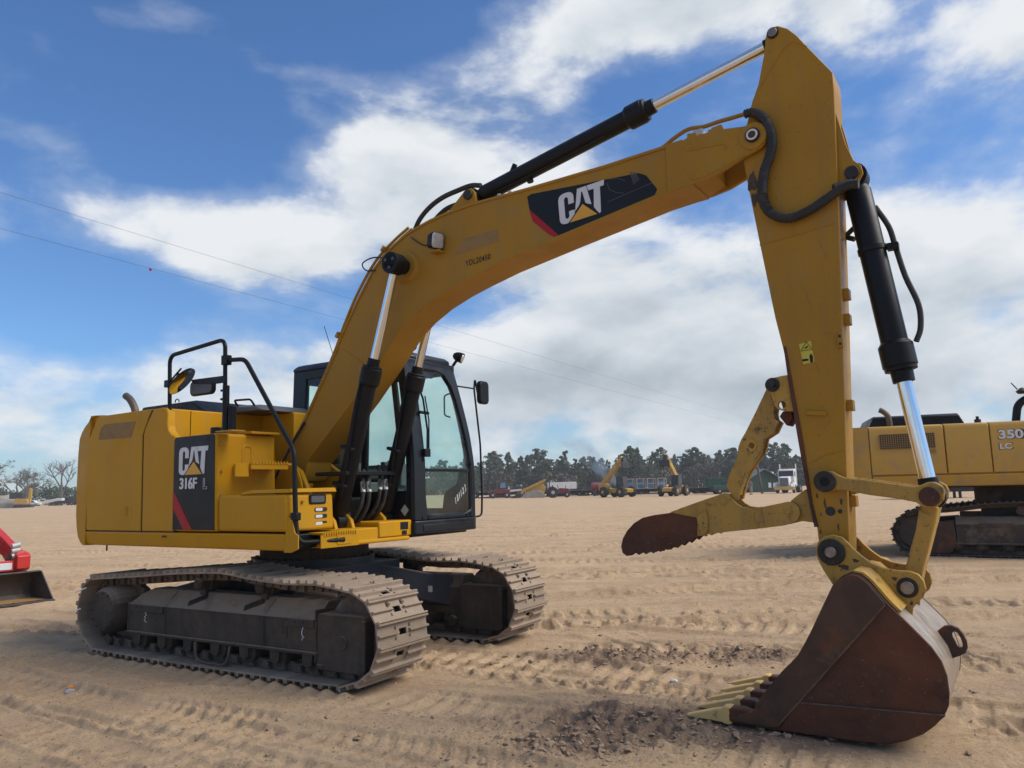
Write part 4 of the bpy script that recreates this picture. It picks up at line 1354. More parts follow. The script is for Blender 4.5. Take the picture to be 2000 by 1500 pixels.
MB().box(-0.08, 0.135, -0.92, -0.59, 2.066, 2.088).build('tread_plate', 'yellow', tko, 0.004)
for q in ((-1.20, 1.72), (-1.205, 1.50), (-1.215, 1.96)):
    cyl_sub('bolt', (0.085, q[0], q[1]), (0.112, q[0], q[1]), 0.012, 'worn_yellow', tko, 6)
cap = MB().cyl((-0.14, -1.08, 2.06), (-0.14, -1.08, 2.13), 0.07, n=20)
cap.build('filler_cap', 'black_paint', tko, 0.006)

tb = MB()
tb.loft([[(0.115, y, 1.185), (1.025, y, 1.185), (1.005, y, 1.497), (0.105, y, 1.497)] for y in (-1.243, -0.72)])
tbo = tb.build('tool_box', 'yellow', EX, 0.028, 3)
lid = MB()
lid.loft([[(0.40, -1.23, 1.500), (0.55, -1.235, 1.507), (1.02, -1.235, 1.507), (1.03, -0.70, 1.507), (0.42, -0.70, 1.507)],
          [(0.40, -1.23, 1.515), (0.52, -1.225, 1.535), (1.01, -1.225, 1.540), (1.02, -0.71, 1.545), (0.42, -0.71, 1.545)]])
lid.build('lid', 'yellow', tbo, 0.006)
lt = MB().prism(rrect(-1.005, -0.815, 1.405, 1.49, 0.018), 1.006, 1.018, 'x')
lto = lt.build('latch', 'black_paint', tbo, 0.003)
MB().prism(rrect(-0.985, -0.835, 1.42, 1.475, 0.012), 1.018, 1.0205, 'x').build('latch_paddle', 'grey_panel', tbo, 0.002)
for z in (1.225, 1.285, 1.342):
    MB().prism(rrect(-0.945, -0.805, z, z + 0.034, 0.016), 1.010, 1.0215, 'x').build('vent_slot', 'grease', tbo)
    MB().prism(rrect(-0.940, -0.86, z + 0.004, z + 0.030, 0.012), 1.012, 1.0235, 'x').build('wiper_bottle', 'decal_white', tbo)
cyl_sub('bolt', (1.01, -1.08, 1.43), (1.03, -1.08, 1.43), 0.013, 'worn_yellow', tbo, 6)

sp_ = MB()
sp_.box(0.10, 0.345, -1.08, -0.62, 1.765, 1.785)
sp_.box(0.33, 0.345, -1.08, -0.66, 1.725, 1.765)
sp_.prism([(-1.225, 1.66), (-1.08, 1.66), (-1.08, 1.785), (-1.225, 1.775)], 0.30, 0.315, 'x')
for k in range(12):
    sp_.box(0.345, 0.353, -1.07 + k * 0.035, -1.055 + k * 0.035, 1.770, 1.80)
so = sp_.build('step_bracket', 'yellow', EX, 0.003)
MB().tube(spline([(0.33, -0.66, 1.775), (0.34, -0.60, 1.76), (0.35, -0.55, 1.70), (0.36, -0.52, 1.60), (0.36, -0.51, 1.52)], 4), 0.016, 6).build('bracket_arm', 'yellow', so)
dk = MB()
dk.box(1.02, 1.20, -1.02, -0.62, 1.150, 1.168)
for k in range(14):
    dk.box(1.20, 1.208, -1.01 + k * 0.028, -1.0 + k * 0.028, 1.135, 1.178)
dk.box(1.185, 1.20, -1.04, -0.60, 1.04, 1.150)
dko = dk.build('front_step', 'yellow', EX, 0.003)
MB().prism([(0.97, 1.02), (1.06, 1.02), (1.14, 1.05), (1.14, 1.16), (1.10, 1.18), (1.06, 1.30), (1.02, 1.31), (0.985, 1.16)], -1.235, -1.222).build('rail_bracket', 'yellow', EX, 0.003)
# yellow cross member of the swing frame in front
fr = MB()
fr.box(0.55, 1.11, -0.75, -0.25, 1.04, 1.175)
fr.box(0.45, 1.125, -0.26, 0.195, 1.075, 1.222)
fr.box(0.98, 1.14, -0.95, 0.15, 1.035, 1.072)
fro = fr.build('swing_frame', 'yellow', EX, 0.012)
MB().box(1.125, 1.128, 0.03, 0.14, 1.135, 1.205).build('sticker', 'decal_black', fro)
MB().box(1.125, 1.128, 0.05, 0.12, 1.085, 1.125).build('sticker', 'decal_black', fro)
for yy in (-0.60, -0.385, 0.06, 0.235):
    MB().prism([(0.66, 1.14), (0.94, 1.14), (0.90, 1.25), (0.84, 1.30), (0.76, 1.30), (0.70, 1.25)], yy - 0.02, yy + 0.02).build('cylinder_lug', 'yellow', fro, 0.006)
for yy in (-0.42, 0.08):
    MB().prism([(-0.15, 1.16), (0.50, 1.16), (0.42, 1.45), (0.26, 1.72), (0.12, 1.80), (0.0, 1.78), (-0.10, 1.62)], yy - 0.025, yy + 0.025).build('boom_bracket', 'yellow', fro, 0.008)

RY = -1.205
rl = MB().tube(fillet([(-0.71, RY, 2.06), (-0.752, RY, 2.836 + .03), (0.10, RY, 2.925), (0.13, RY, 2.07)], 0.09, 6), 0.0195, 10)
rlo = rl.build('handrail', 'black_paint', EX)
MB().cyl((0.135, RY, 2.07), (0.130, RY, 2.49), 0.031, n=14).build('rail_sleeve', 'black_paint', rlo, 0.003)
MB().box(0.085, 0.165, RY - 0.03, RY + 0.03, 2.68, 2.77).build('rail_clamp', 'black_paint', rlo, 0.006)
MB().box(0.07, 0.30, RY - 0.06, RY + 0.09, 2.064, 2.076).build('rail_foot', 'worn_yellow', rlo, 0.002)
MB().cyl((0.20, RY + 0.02, 2.07), (0.20, RY + 0.02, 2.30), 0.035, n=14).build('rail_sleeve', 'black_paint', rlo, 0.01)
for z in (2.37, 2.45):
    MB().cyl((0.06, RY, z), (0.11, RY, z), 0.011, n=8).build('bolt', 'black_paint', rlo)
fr2 = MB().tube(fillet([(0.14, RY, 2.724), (0.39, RY, 2.705), (1.045, RY, 1.855), (1.078, RY, 1.25), (1.11, RY, 1.10), (1.18, -1.0, 1.10), (1.20, -0.78, 1.10)], 0.07, 5), 0.021, 10)
fro2 = fr2.build('handrail', 'black_paint', EX)
MB().box(1.04, 1.11, RY - 0.03, RY + 0.03, 1.28, 1.345).build('rail_clamp', 'black_paint', fro2, 0.008)
MB().box(1.19, 1.205, -0.86, -0.70, 1.06, 1.14).build('rail_lug', 'yellow', fro2, 0.003)

# round rear-view mirror and the square one
rm = MB()
c0 = Vector((-0.535, -1.22, 2.60))
ax = Vector((0.63, 0.42, -0.65)).normalized()
rm.lathe(c0 - ax * 0.03, c0 + ax * 0.015, [(0, 0.03), (0.3, 0.10), (0.7, 0.155), (1, 0.16)], 28)
rmo = rm.build('round_mirror', 'black_paint', EX)
MB().lathe(c0 + ax * 0.0155, c0 + ax * 0.022, [(0, 0.155), (0.5, 0.11), (1, 0.02)], 28).build('mirror_glass', 'mirror', rmo)
MB().tube([(-0.75, RY, 2.60), (-0.62, RY - .02, 2.66), (-0.53, RY - .02, 2.715)], 0.010, 6).build('mirror_arm', 'black_paint', rmo)
MB().box(-0.79, -0.715, RY - 0.03, RY + 0.03, 2.555, 2.625).build('mirror_clamp', 'black_paint', rmo, 0.006)
MB().cyl((-0.59, -1.21, 2.665), (-0.55, -1.215, 2.61), 0.022, n=10).build('ball_joint', 'black_paint', rmo)
sm = MB().prism(rrect(-0.375, -0.02, 2.428, 2.575, 0.05), -1.235, -1.195)
smo = sm.build('square_mirror', 'black_paint', EX, 0.014, 3)
MB().prism(rrect(-0.355, -0.04, 2.445, 2.560, 0.04), -1.2375, -1.2345).build('mirror_face', 'grey_panel', smo)
MB().prism([(-0.34, 2.585), (0.17, 2.575), (0.17, 2.51), (0.06, 2.51), (-0.30, 2.54)], -1.25, -1.238).build('mirror_bracket', 'black_paint', smo, 0.004)

# ---- cab


def cab_x(z):
    return 1.15 if z < 1.75 else 1.15 - 0.17 * ((z - 1.75) / 1.1) ** 1.4


def cab_yl(z):
    return 1.22 if z < 1.7 else 1.22 - 0.15 * ((z - 1.7) / 1.15) ** 1.3


def cab_yr(z):
    return 0.20 if z < 1.7 else 0.20 + 0.03 * (z - 1.7)


cab = MB()
# base with skirt
cab.prism([(-0.62, 0.19), (1.17, 0.19), (1.185, 0.25), (1.185, 1.15), (1.15, 1.225), (-0.62, 1.225)], 1.075, 1.205, 'z')
# roof
zs = [2.845, 2.88, 2.915, 2.935]
ins = [0.0, 0.0, 0.035, 0.10]
cab.loft([[(-0.625 + i, 0.225 + i, z), (cab_x(2.85) + 0.02 - i, 0.235 + i, z), (cab_x(2.85) + 0.01 - i, 1.0 - i, z), (cab_x(2.85) - 0.06 - i, 1.07 - i, z), (-0.625 + i, 1.075 - i, z)] for z, i in zip(zs, ins)])
ZL = [1.205, 1.45, 1.7, 1.9, 2.1, 2.3, 2.5, 2.7, 2.75, 2.85]


def pillar(rows):
    """rows of four corners, bottom to top"""
    cab.loft(rows)


# rear right corner post, rear left corner post
pillar([[(-0.625, cab_yr(z), z), (-0.42, cab_yr(z), z), (-0.42, cab_yr(z) + 0.06, z), (-0.625, cab_yr(z) + 0.06, z)] for z in ZL])
pillar([[(-0.625, cab_yl(z), z), (-0.48, cab_yl(z), z), (-0.48, cab_yl(z) - 0.06, z), (-0.625, cab_yl(z) - 0.06, z)] for z in ZL])
# front right post (wide) and front left post
pillar([[(cab_x(z) - 0.10, cab_yr(z), z), (cab_x(z) - 0.02, cab_yr(z), z), (cab_x(z), cab_yr(z) + 0.03, z), (cab_x(z), cab_yr(z) + 0.175 - 0.03 * max(0, z - 1.7), z), (cab_x(z) - 0.05, cab_yr(z) + 0.14, z), (cab_x(z) - 0.10, cab_yr(z) + 0.06, z)] for z in ZL])
pillar([[(cab_x(z), cab_yl(z) - 0.085, z), (cab_x(z), cab_yl(z) - 0.05, z), (cab_x(z) - 0.05, cab_yl(z), z), (cab_x(z) - 0.10, cab_yl(z), z), (cab_x(z) - 0.10, cab_yl(z) - 0.05, z), (cab_x(z) - 0.05, cab_yl(z) - 0.10, z)] for z in ZL])
# front frame: one surround with rounded corners
outer = [(0.21, 1.205), (1.215, 1.205), (1.215, 1.7), (1.18, 2.1), (1.10, 2.6), (1.06, 2.85), (0.235, 2.85), (0.215, 2.2), (0.205, 1.7)]
inner = [(0.385, 1.34), (0.40, 1.285), (0.44, 1.255), (0.50, 1.25), (1.04, 1.25), (1.105, 1.262), (1.14, 1.30), (1.155, 1.38), (1.145, 1.7), (1.09, 2.1), (1.02, 2.45), (0.975, 2.60), (0.93, 2.69), (0.86, 2.735), (0.78, 2.75), (0.45, 2.755), (0.40, 2.74), (0.385, 2.69), (0.375, 2.2)]
rg = MB().ring(outer, inner, 1.0, 0.0, 'x')
rg.v = [(cab_x(z) + (0.004 if t > 0.5 else -0.055), y, z) for t, y, z in rg.v]
cab.add(rg.v, rg.f)
# left door post
pillar([[(0.10, cab_yl(z), z), (0.17, cab_yl(z), z), (0.17, cab_yl(z) - 0.05, z), (0.10, cab_yl(z) - 0.05, z)] for z in ZL])
# right side: lower panel, mid post, top rail
cab.box(-0.43, 0.50, 0.20, 0.235, 1.205, 1.66)
cab.box(0.50, 1.06, 0.20, 0.235, 1.205, 1.50)
pillar([[(0.44, cab_yr(z), z), (0.52, cab_yr(z), z), (0.52, cab_yr(z) + 0.04, z), (0.44, cab_yr(z) + 0.04, z)] for z in ZL])
cab.box(-0.43, 1.0, 0.232, 0.272, 2.745, 2.85)
cab.box(-0.49, 1.0, 1.03, 1.075, 2.745, 2.85)
cab.box(-0.49, 1.06, 1.185, 1.22, 1.205, 1.30)
# rear wall
cab.box(-0.625, -0.59, 0.25, 1.18, 1.205, 1.80)
cab.box(-0.625, -0.59, 0.27, 1.05, 2.72, 2.85)
# windscreen head, sill and divider
cab.box(cab_x(2.8) - 0.045, cab_x(2.8) + 0.004, 0.25, 1.05, 2.745, 2.85)
cab.box(1.09, 1.152, 0.22, 1.20, 1.205, 1.262)
cabo = cab.build('cab', 'cab_black', EX, 0.010)
MB().box(1.13, 1.156, 0.38, 1.11, 1.685, 1.715).build('screen_divider', 'black_paint', cabo, 0.004)
sk = MB().box(1.186, 1.193, 0.30, 1.13, 1.10, 1.165)
sk.build('skirt_moulding', 'cab_black', cabo, 0.006)


def pane(name, rows, mat='glass'):
    MB().sheet(rows).build(name, mat, cabo, smooth=60)


def screen(z0, z1, n):
    rows = []
    for i in range(n + 1):
        z = z0 + (z1 - z0) * i / n
        rows.append([(cab_x(z) - 0.02, cab_yr(z) + 0.15, z), (cab_x(z) - 0.02, cab_yl(z) - 0.09, z)])
    return rows


pane('windscreen', screen(1.70, 2.80, 8))
pane('lower_windscreen', screen(1.24, 1.69, 2))
pane('side_window', [[(-0.44, cab_yr(z) + 0.02, z), (0.46, cab_yr(z) + 0.02, z)] for z in (1.64, 1.9, 2.3, 2.78)])
pane('side_window', [[(0.50, cab_yr(z) + 0.02, z), (cab_x(z) - 0.08, cab_yr(z) + 0.02, z)] for z in (1.48, 1.75, 2.0, 2.3, 2.55, 2.78)])
pane('door_window', [[(-0.50, cab_yl(z) - 0.025, z), (0.12, cab_yl(z) - 0.025, z)] for z in (1.28, 1.7, 2.0, 2.3, 2.55, 2.78)])
pane('door_window', [[(0.15, cab_yl(z) - 0.025, z), (cab_x(z) - 0.07, cab_yl(z) - 0.025, z)] for z in (1.28, 1.7, 2.0, 2.3, 2.55, 2.78)])
pane('rear_window', [[(-0.605, 0.25, z), (-0.605, 1.10, z)] for z in (1.78, 2.74)])
# corner brackets and rivets of the lower screen
for y, z in ((0.33, 1.235), (0.42, 1.232), (1.05, 1.235), (1.12, 1.24), (0.345, 1.80), (1.135, 1.77)):
    MB().cyl((1.145, y, z), (1.164, y, z), 0.013, n=10).build('rivet', 'black_paint', cabo)
# writing on the lower screen: 181123, by hand, slanting upwards
HAND = {'1': [[(0.25, 0), (0.3, 1)]], '8': [[(0.5, .95), (.2, .9), (.15, .68), (.5, .45), (.62, .2), (.4, 0), (.12, .12), (.25, .42), (.62, .72), (.5, .95)]],
        '2': [[(.1, .78), (.3, 1), (.55, .85), (.45, .5), (.1, .05), (.25, .06), (.65, .1)]], '3': [[(.12, .9), (.4, 1), (.55, .8), (.3, .55), (.58, .35), (.45, .03), (.1, .08)]]}
hx = 0.0
for ch_ in '181123':
    wd = 0.040 if ch_ == '1' else 0.050
    for st in HAND[ch_]:
        pts = []
        for a, b in st:
            u, v = hx + a * wd, b * 0.075
            u += v * 0.1
            y = 0.885 + u * 0.82 - v * 0.25
            z = 1.345 + u * 0.62 + v * 0.85
            pts.append((1.1345, y, z))
        MB().tube(pts, 0.0030, 4).build('chalk_digit', 'marker_white', cabo)
    hx += wd * 0.92
MB().prism([(0.731, 1.26), (0.755, 1.43), (0.79, 1.49), (0.862, 1.522), (0.93, 1.56), (0.958, 1.63), (0.966, 1.724), (1.05, 1.724), (1.05, 1.26)], 1.165, 1.185).build('door_trim', 'seat_cloth', cabo, 0.01)
flat('diamond_sticker', [(1.035, 1.367), (1.085, 1.312), (1.035, 1.255), (0.985, 1.31)], 0.199, 'sticker_pale', cabo)
# wiper
MB().tube([(1.16, 0.40, 1.86), (1.165, 0.40, 2.1), (1.12, 0.39, 2.42), (1.085, 0.36, 2.55)], 0.010, 6).build('wiper', 'black_paint', cabo)
MB().box(1.15, 1.19, 0.335, 0.42, 1.83, 1.91).build('wiper_motor', 'black_paint', cabo, 0.006)
MB().tube([(1.165, 0.42, 1.85), (1.165, 0.425, 2.2), (1.12, 0.42, 2.45)], 0.007, 6).build('wiper', 'black_paint', cabo)
MB().cyl((1.12, 0.33, 2.28), (1.13, 0.46, 2.275), 0.016, n=10).build('wiper_pivot', 'black_paint', cabo)
# work lights on the roof
for (x, y, z, s) in ((1.02, 1.13, 2.955, 1), (0.86, 0.50, 3.02, 0)):
    wl = MB()
    c = Vector((x, y, z))
    dr = Vector((0.80, 0.30 if s else -0.25, -0.38)).normalized()
    wl.lathe(c - dr * 0.06, c + dr * 0.05, [(0, 0.025), (0.25, 0.046), (0.6, 0.056), (1, 0.058)], 16)
    wl.tube([(x - 0.02, y, z - 0.03), (x - 0.05, y - 0.04, z - 0.10)], 0.016, 8)
    wl.build('work_light', 'black_paint', cabo)
    MB().lathe(c + dr * 0.046, c + dr * 0.056, [(0, 0.048), (1, 0.04)], 16).build('lamp_lens', 'lens', cabo)
# mirror on a bent bar at the left front corner
MB().tube(fillet([(1.12, 1.23, 1.20), (1.13, 1.36, 1.21), (1.13, 1.375, 1.45), (1.10, 1.40, 2.0), (1.05, 1.37, 2.62), (1.05, 1.39, 2.74), (1.06, 1.43, 2.55)], 0.05, 5), 0.011, 8).build('mirror_bar', 'black_paint', cabo)
MB().tube([(1.0, 1.12, 2.63), (1.05, 1.25, 2.62), (1.05, 1.38, 2.62)], 0.010, 6).build('mirror_stay', 'black_paint', cabo)
mm = MB().prism(rrect(1.435, 1.615, 2.455, 2.72, 0.05), 1.03, 1.09, 'x')
mm.build('wing_mirror', 'black_paint', cabo, 0.02, 3)
# inside of the cab
seat = MB()
seat.box(-0.28, 0.22, 0.50, 0.95, 1.62, 1.74)
seat.loft([[(-0.30, 0.50, 1.72), (-0.16, 0.50, 1.72), (-0.16, 0.95, 1.72), (-0.30, 0.95, 1.72)], [(-0.40, 0.52, 2.28), (-0.30, 0.54, 2.28), (-0.30, 0.91, 2.28), (-0.40, 0.93, 2.28)]])
seat.box(-0.42, -0.33, 0.60, 0.85, 2.30, 2.48)
seat.build('seat', 'seat_cloth', cabo, 0.03, 3)
con = MB()
con.box(-0.35, 0.30, 0.30, 0.46, 1.55, 1.80)
con.box(-0.35, 0.30, 0.98, 1.12, 1.55, 1.80)
con.box(-0.55, 0.25, 0.35, 1.10, 1.21, 1.60)
con.box(0.22, 1.05, 0.25, 1.15, 1.205, 1.235)
con.build('console', 'cab_grey', cabo, 0.02)
MB().tube([(0.22, 0.38, 1.80), (0.24, 0.38, 1.95)], 0.022, 8).build('joystick', 'seat_cloth', cabo)
MB().tube([(0.22, 1.05, 1.80), (0.24, 1.05, 1.95)], 0.022, 8).build('joystick', 'seat_cloth', cabo)
for y in (0.60, 0.72):
    MB().tube([(0.78, y, 1.23), (0.80, y, 1.50), (0.76, y, 1.66)], 0.010, 6).build('travel_lever', 'black_paint', cabo)
    MB().box(0.70, 0.86, y - 0.05, y + 0.05, 1.24, 1.27).build('pedal', 'black_paint', cabo)
MB().box(0.86, 0.90, 0.30, 0.46, 1.86, 2.02).build('monitor', 'black_paint', cabo, 0.01)
MB().tube(fillet([(0.98, 1.02, 2.28), (0.93, 0.98, 2.30), (0.93, 0.98, 2.52), (0.98, 1.02, 2.54)], 0.03), 0.009, 6).build('grab_handle', 'black_paint', cabo)
MB().box(0.92, 0.96, 0.60, 0.76, 2.68, 2.75).build('sun_visor_clip', 'black_paint', cabo, 0.01)
MB().tube([(0.0, 0.3, 2.90), (-0.068, 0.3, 2.991), (-0.215, 0.3, 3.337)], 0.004, 5).build('antenna', 'black_paint', EX)

# ---- hydraulic cylinder


def ram(name, p0, p1, r, barrel_len, r_rod, parent, gland_r, gland_len=0.16, eye_r=None, eye_w=0.10, neck=True):
    p0, p1 = Vector(p0), Vector(p1)
    d = (p1 - p0)
    u = d.normalized()
    b = MB()
    e0 = p0 + u * 0.07
    b.lathe(e0, p0 + u * barrel_len, [(0, r * 0.8), (0.03, r), (1, r)], 28)
    er = eye_r or r * 1.05
    b.cyl(p0 - Vector((0, eye_w / 2, 0)), p0 + Vector((0, eye_w / 2, 0)), er, n=24)
    o = b.build(name, 'black_paint', parent, 0.003)
    g0 = p0 + u * (barrel_len - 0.02)
    gl = MB().lathe(g0, g0 + u * (gland_len + 0.07), [(0, r * 1.02), (0.10, gland_r), (0.62, gland_r), (0.63, gland_r * 0.93), (0.72, gland_r * 0.93), (0.73, r_rod * 1.45), (1, r_rod * 1.4)], 28)
    gl.build('gland', 'black_paint', o, 0.003)
    MB().cyl(g0 + u * gland_len, p1 - u * 0.03, r_rod, n=28, caps=False).build('rod', 'chrome', o)
    MB().cyl(p1 - Vector((0, eye_w / 2, 0)), p1 + Vector((0, eye_w / 2, 0)), r_rod * 1.75, n=24).cyl(p1 - u * (r_rod * 2.4), p1, r_rod * 1.25, n=24).build('rod_eye', 'black_paint', o, 0.003)
    return o


def pin(name, x, z, y0, y1, r, parent, mat='pin_steel', n=20):
    return MB().cyl((x, y0, z), (x, y1, z), r, n=n).build(name, mat, parent, 0.003)


# ---- boom
HB = 0.165
btop = [(-0.08, 1.84), (0.063, 2.044), (0.213, 2.26), (0.423, 2.557), (0.598, 2.823), (0.716, 3.035), (0.916, 3.331), (1.114, 3.590), (1.25, 3.710), (1.381, 3.790), (1.559, 3.873), (1.822, 3.935), (2.038, 3.965), (2.283, 3.982), (2.863, 3.983), (3.587, 3.995), (4.236, 4.027)]
bbot = [(4.204, 3.67), (3.996, 3.650), (3.657, 3.592), (3.203, 3.515), (2.553, 3.399), (2.249, 3.325), (2.028, 3.264), (1.794, 3.179), (1.594, 3.075), (1.452, 2.972), (1.325, 2.848), (1.22, 2.73), (0.862, 2.37), (0.532, 2.077), (0.23, 1.812), (0.21, 1.70), (0.14, 1.62), (0.02, 1.60), (-0.08, 1.66), (-0.11, 1.75)]
body = MB()
body.prism(btop[:-1] + [(4.236, 4.027), (4.43, 4.02), (4.45, 3.72), (4.334, 3.68)] + bbot, BY - HB, BY + HB)
BOOM = body.build('boom', 'boom_yellow', EX, 0.006)
fork = [(4.10, 4.018), (4.236, 4.027)] + TR['fork_steps'][:-1] + [(4.545, 4.031), (4.714, 4.005), (4.778, 3.990), (4.82, 3.965), (4.848, 3.92), (4.848, 3.88), (4.83, 3.84), (4.80, 3.815), (4.756, 3.800), (4.656, 3.772), (4.473, 3.703), (4.334, 3.678), (4.10, 3.664)]
for s in (-1, 1):
    plate('fork_plate', fork, BY + s * (HB + 0.014), BY + s * (HB - 0.022), 'boom_yellow', BOOM, 0.005)
    MB().prism(circle(4.752, 3.917, 0.098, 26), BY + s * (HB + 0.026), BY + s * (HB - 0.02)).build('pin_boss', 'boom_yellow', BOOM, 0.006)
MB().tube([(a, BY - HB - 0.014, b) for a, b in TR['boom_plate1']], 0.007, 6).build('weld_bead', 'boom_yellow', BOOM)
MB().tube([(a, BY - HB - 0.014, b) for a, b in TR['boom_plate2']], 0.007, 6).build('weld_bead', 'boom_yellow', BOOM)
pin('boom_pin', 4.752, 3.917, BY - HB - 0.045, BY + HB + 0.045, 0.052, BOOM, 'grease')
MB().ring(circle(4.752, 3.917, 0.040, 24), circle(4.752, 3.917, 0.027, 24), BY - HB - 0.049, BY - HB - 0.044).build('pin_ring', 'decal_white', BOOM)
pin('pin_end', 4.752, 3.917, BY - HB - 0.048, BY - HB - 0.04, 0.026, BOOM, 'rust')
# top and bottom flanges a little wider than the box


def flange(line, off, th, hw, name, inner=0.0):
    rows = []
    pts = [Vector((a, 0, b)) for a, b in line]
    for i, p in enumerate(pts):
        t = (pts[min(i + 1, len(pts) - 1)] - pts[max(i - 1, 0)]).normalized()
        n = Vector((-t.z, 0, t.x)) * off
        rows.append([p + Vector((0, BY - hw, 0)) - n * inner, p + Vector((0, BY + hw, 0)) - n * inner, p + Vector((0, BY + hw, 0)) + n * th, p + Vector((0, BY - hw, 0)) + n * th])
    return MB().loft(rows).build(name, 'boom_yellow', BOOM, 0.003)


flange(btop[1:], 1, 0.012, HB + 0.012, 'top_flange', 0.012)
flange([(4.30, 3.675)] + bbot[:15], 1, 0.008, HB + 0.010, 'bottom_flange', 0.012)
MB().tube([(0.71, BY - HB, 2.884), (0.80, BY - HB, 2.83), (0.989, BY - HB, 2.705)], 0.006, 6).build('weld_bead', 'boom_yellow', BOOM)
MB().tube([(0.078, BY - HB, 1.893), (0.231, BY - HB, 1.812)], 0.006, 6).build('weld_bead', 'boom_yellow', BOOM)
yb = BY - HB
bd = flat('boom_decal', TR['boom_decal'], yb, 'decal_black', BOOM)
flat('red_stripe', [(2.884, 3.80), (3.150, 3.528), (3.108, 3.523), (3.069, 3.545), (2.914, 3.697), (2.890, 3.765)], yb, 'decal_red', bd, 0.0045)
cat_logo(bd, (3.172, 3.600), (3.592, 3.632), (3.158, 3.858), yb, 0.0055)
flat('scratch', [(3.60, 3.70), (3.98, 3.765), (3.98, 3.767), (3.60, 3.702)], yb, 'scratch', bd, 0.0048)
for q in range(5):
    x = 3.80 + q * 0.011
    flat('scratch', [(x, 3.90 - q * 0.004), (x + 0.028, 3.79 + q * 0.006), (x + 0.031, 3.79 + q * 0.006), (x + 0.004, 3.90 - q * 0.004)], yb, 'scratch', bd, 0.005)
MB().tube([(3.60, yb - 0.003, 3.86), (3.62, yb - 0.003, 3.80), (3.68, yb - 0.003, 3.76), (3.74, yb - 0.003, 3.74)], 0.0014, 4).build('scratch', 'scratch', bd)
MB().tube([(3.62, yb - 0.003, 3.885), (3.70, yb - 0.003, 3.87), (3.76, yb - 0.003, 3.835)], 0.0014, 4).build('scratch', 'scratch', bd)
flat('faded_sticker', TR['boom_faded'], yb, 'decal_faded', BOOM, 0.0025)
text_mesh('stencil_number', 'YDL20450', 'decal_black', BOOM, (2.210, yb, 3.432), Vector((0.306, 0, 0.021)).normalized(), (0, 0, 1), 0.052, 0.78, 0.012, 0.003, spacing=1.12)
# work light on the side of the boom
c = Vector((1.94, yb - 0.075, 3.70))
dr = Vector((0.93, -0.30, -0.15)).normalized()
up = Vector((0, 0, 1))
sd = dr.cross(up).normalized()
up = sd.cross(dr)


def rr_at(c, k, r=0.35):
    pts = []
    for a, b in rrect(-0.068 * k, 0.068 * k, -0.075 * k, 0.075 * k, 0.03 * k, 3):
        pts.append(c + sd * a + up * b)
    return pts


lm = MB().loft([rr_at(c - dr * 0.07, 0.55), rr_at(c - dr * 0.05, 0.85), rr_at(c + dr * 0.02, 1.0), rr_at(c + dr * 0.03, 0.97)])
lmo = lm.build('work_light', 'black_paint', BOOM)
MB().loft([rr_at(c + dr * 0.031, 0.90), rr_at(c + dr * 0.040, 0.80)]).build('lamp_lens', 'lens', lmo)
MB().box(1.88, 1.98, yb - 0.09, yb, 3.60, 3.615).build('lamp_bracket', 'boom_yellow', lmo)
MB().tube(spline([(1.90, yb - 0.05, 3.66), (1.80, yb - 0.02, 3.70), (1.72, yb - 0.012, 3.73), (1.60, yb - 0.015, 3.82)], 5), 0.006, 6).build('lamp_cable', 'rubber', BOOM)
# boss with the head of the boom rams
pin('ram_boss', 1.53, 3.545, BY - 0.40, BY + 0.40, 0.070, BOOM, 'black_paint')
MB().cyl((1.53, BY - 0.40, 3.545), (1.53, BY - 0.265, 3.545), 0.098, n=26).build('ram_cap', 'black_paint', BOOM, 0.008)
MB().cyl((1.53, BY + 0.265, 3.545), (1.53, BY + 0.40, 3.545), 0.098, n=26).build('ram_cap', 'black_paint', BOOM, 0.008)
for a in (0.5, 2.6, 4.7):
    q = (1.53 + 0.05 * math.cos(a), 3.545 + 0.05 * math.sin(a))
    MB().cyl((q[0], BY - 0.408, q[1]), (q[0], BY - 0.398, q[1]), 0.016, n=8).build('bolt', 'grey_panel', BOOM)
MB().lathe((1.53, yb - 0.03, 3.545), (1.53, yb + 0.01, 3.545), [(0, 0.125), (0.5, 0.15), (1, 0.16)], 28).build('boss_collar', 'boom_yellow', BOOM)
MB().tube(spline([(1.43, yb - 0.12, 3.59), (1.30, yb - 0.08, 3.665), (1.13, yb - 0.05, 3.70), (1.02, yb - 0.05, 3.665), (1.05, yb - 0.03, 3.60), (1.15, yb - 0.01, 3.585)], 5), 0.007, 6).build('grease_line', 'rubber', BOOM)
# steel pipes and hoses along the back of the boom
pl = [(0.24, 2.20), (0.62, 2.80), (0.78, 3.10), (0.955, 3.38), (1.18, 3.645), (1.41, 3.80), (1.60, 3.895)]
for k, yy in enumerate((yb - 0.005, yb + 0.045, BY + 0.1)):
    MB().tube(spline([(a - 0.035, yy, b + 0.028) for a, b in pl], 5), 0.014, 8).build('hydraulic_pipe', 'boom_yellow', BOOM)
for a, b in ((0.70, 2.99), (1.30, 3.74)):
    MB().obox((a - 0.03, BY - 0.06, b + 0.03), (0.06, 0.30, 0.03), Matrix.Rotation(-0.9, 3, 'Y')).build('pipe_clamp', 'worn_yellow', BOOM, 0.004)
for yy, pp in ((BY - 0.05, [(2.31, 4.19), (2.20, 4.215), (2.05, 4.205), (1.875, 4.18), (1.72, 4.12), (1.60, 4.03), (1.52, 3.91)]), (BY + 0.05, [(2.26, 4.13), (2.08, 4.125), (1.874, 4.115), (1.76, 4.07), (1.67, 4.0), (1.63, 3.93)])):
    MB().tube(spline([(a, yy, b) for a, b in pp], 5), 0.023, 10).build('hydraulic_hose', 'rubber', BOOM)
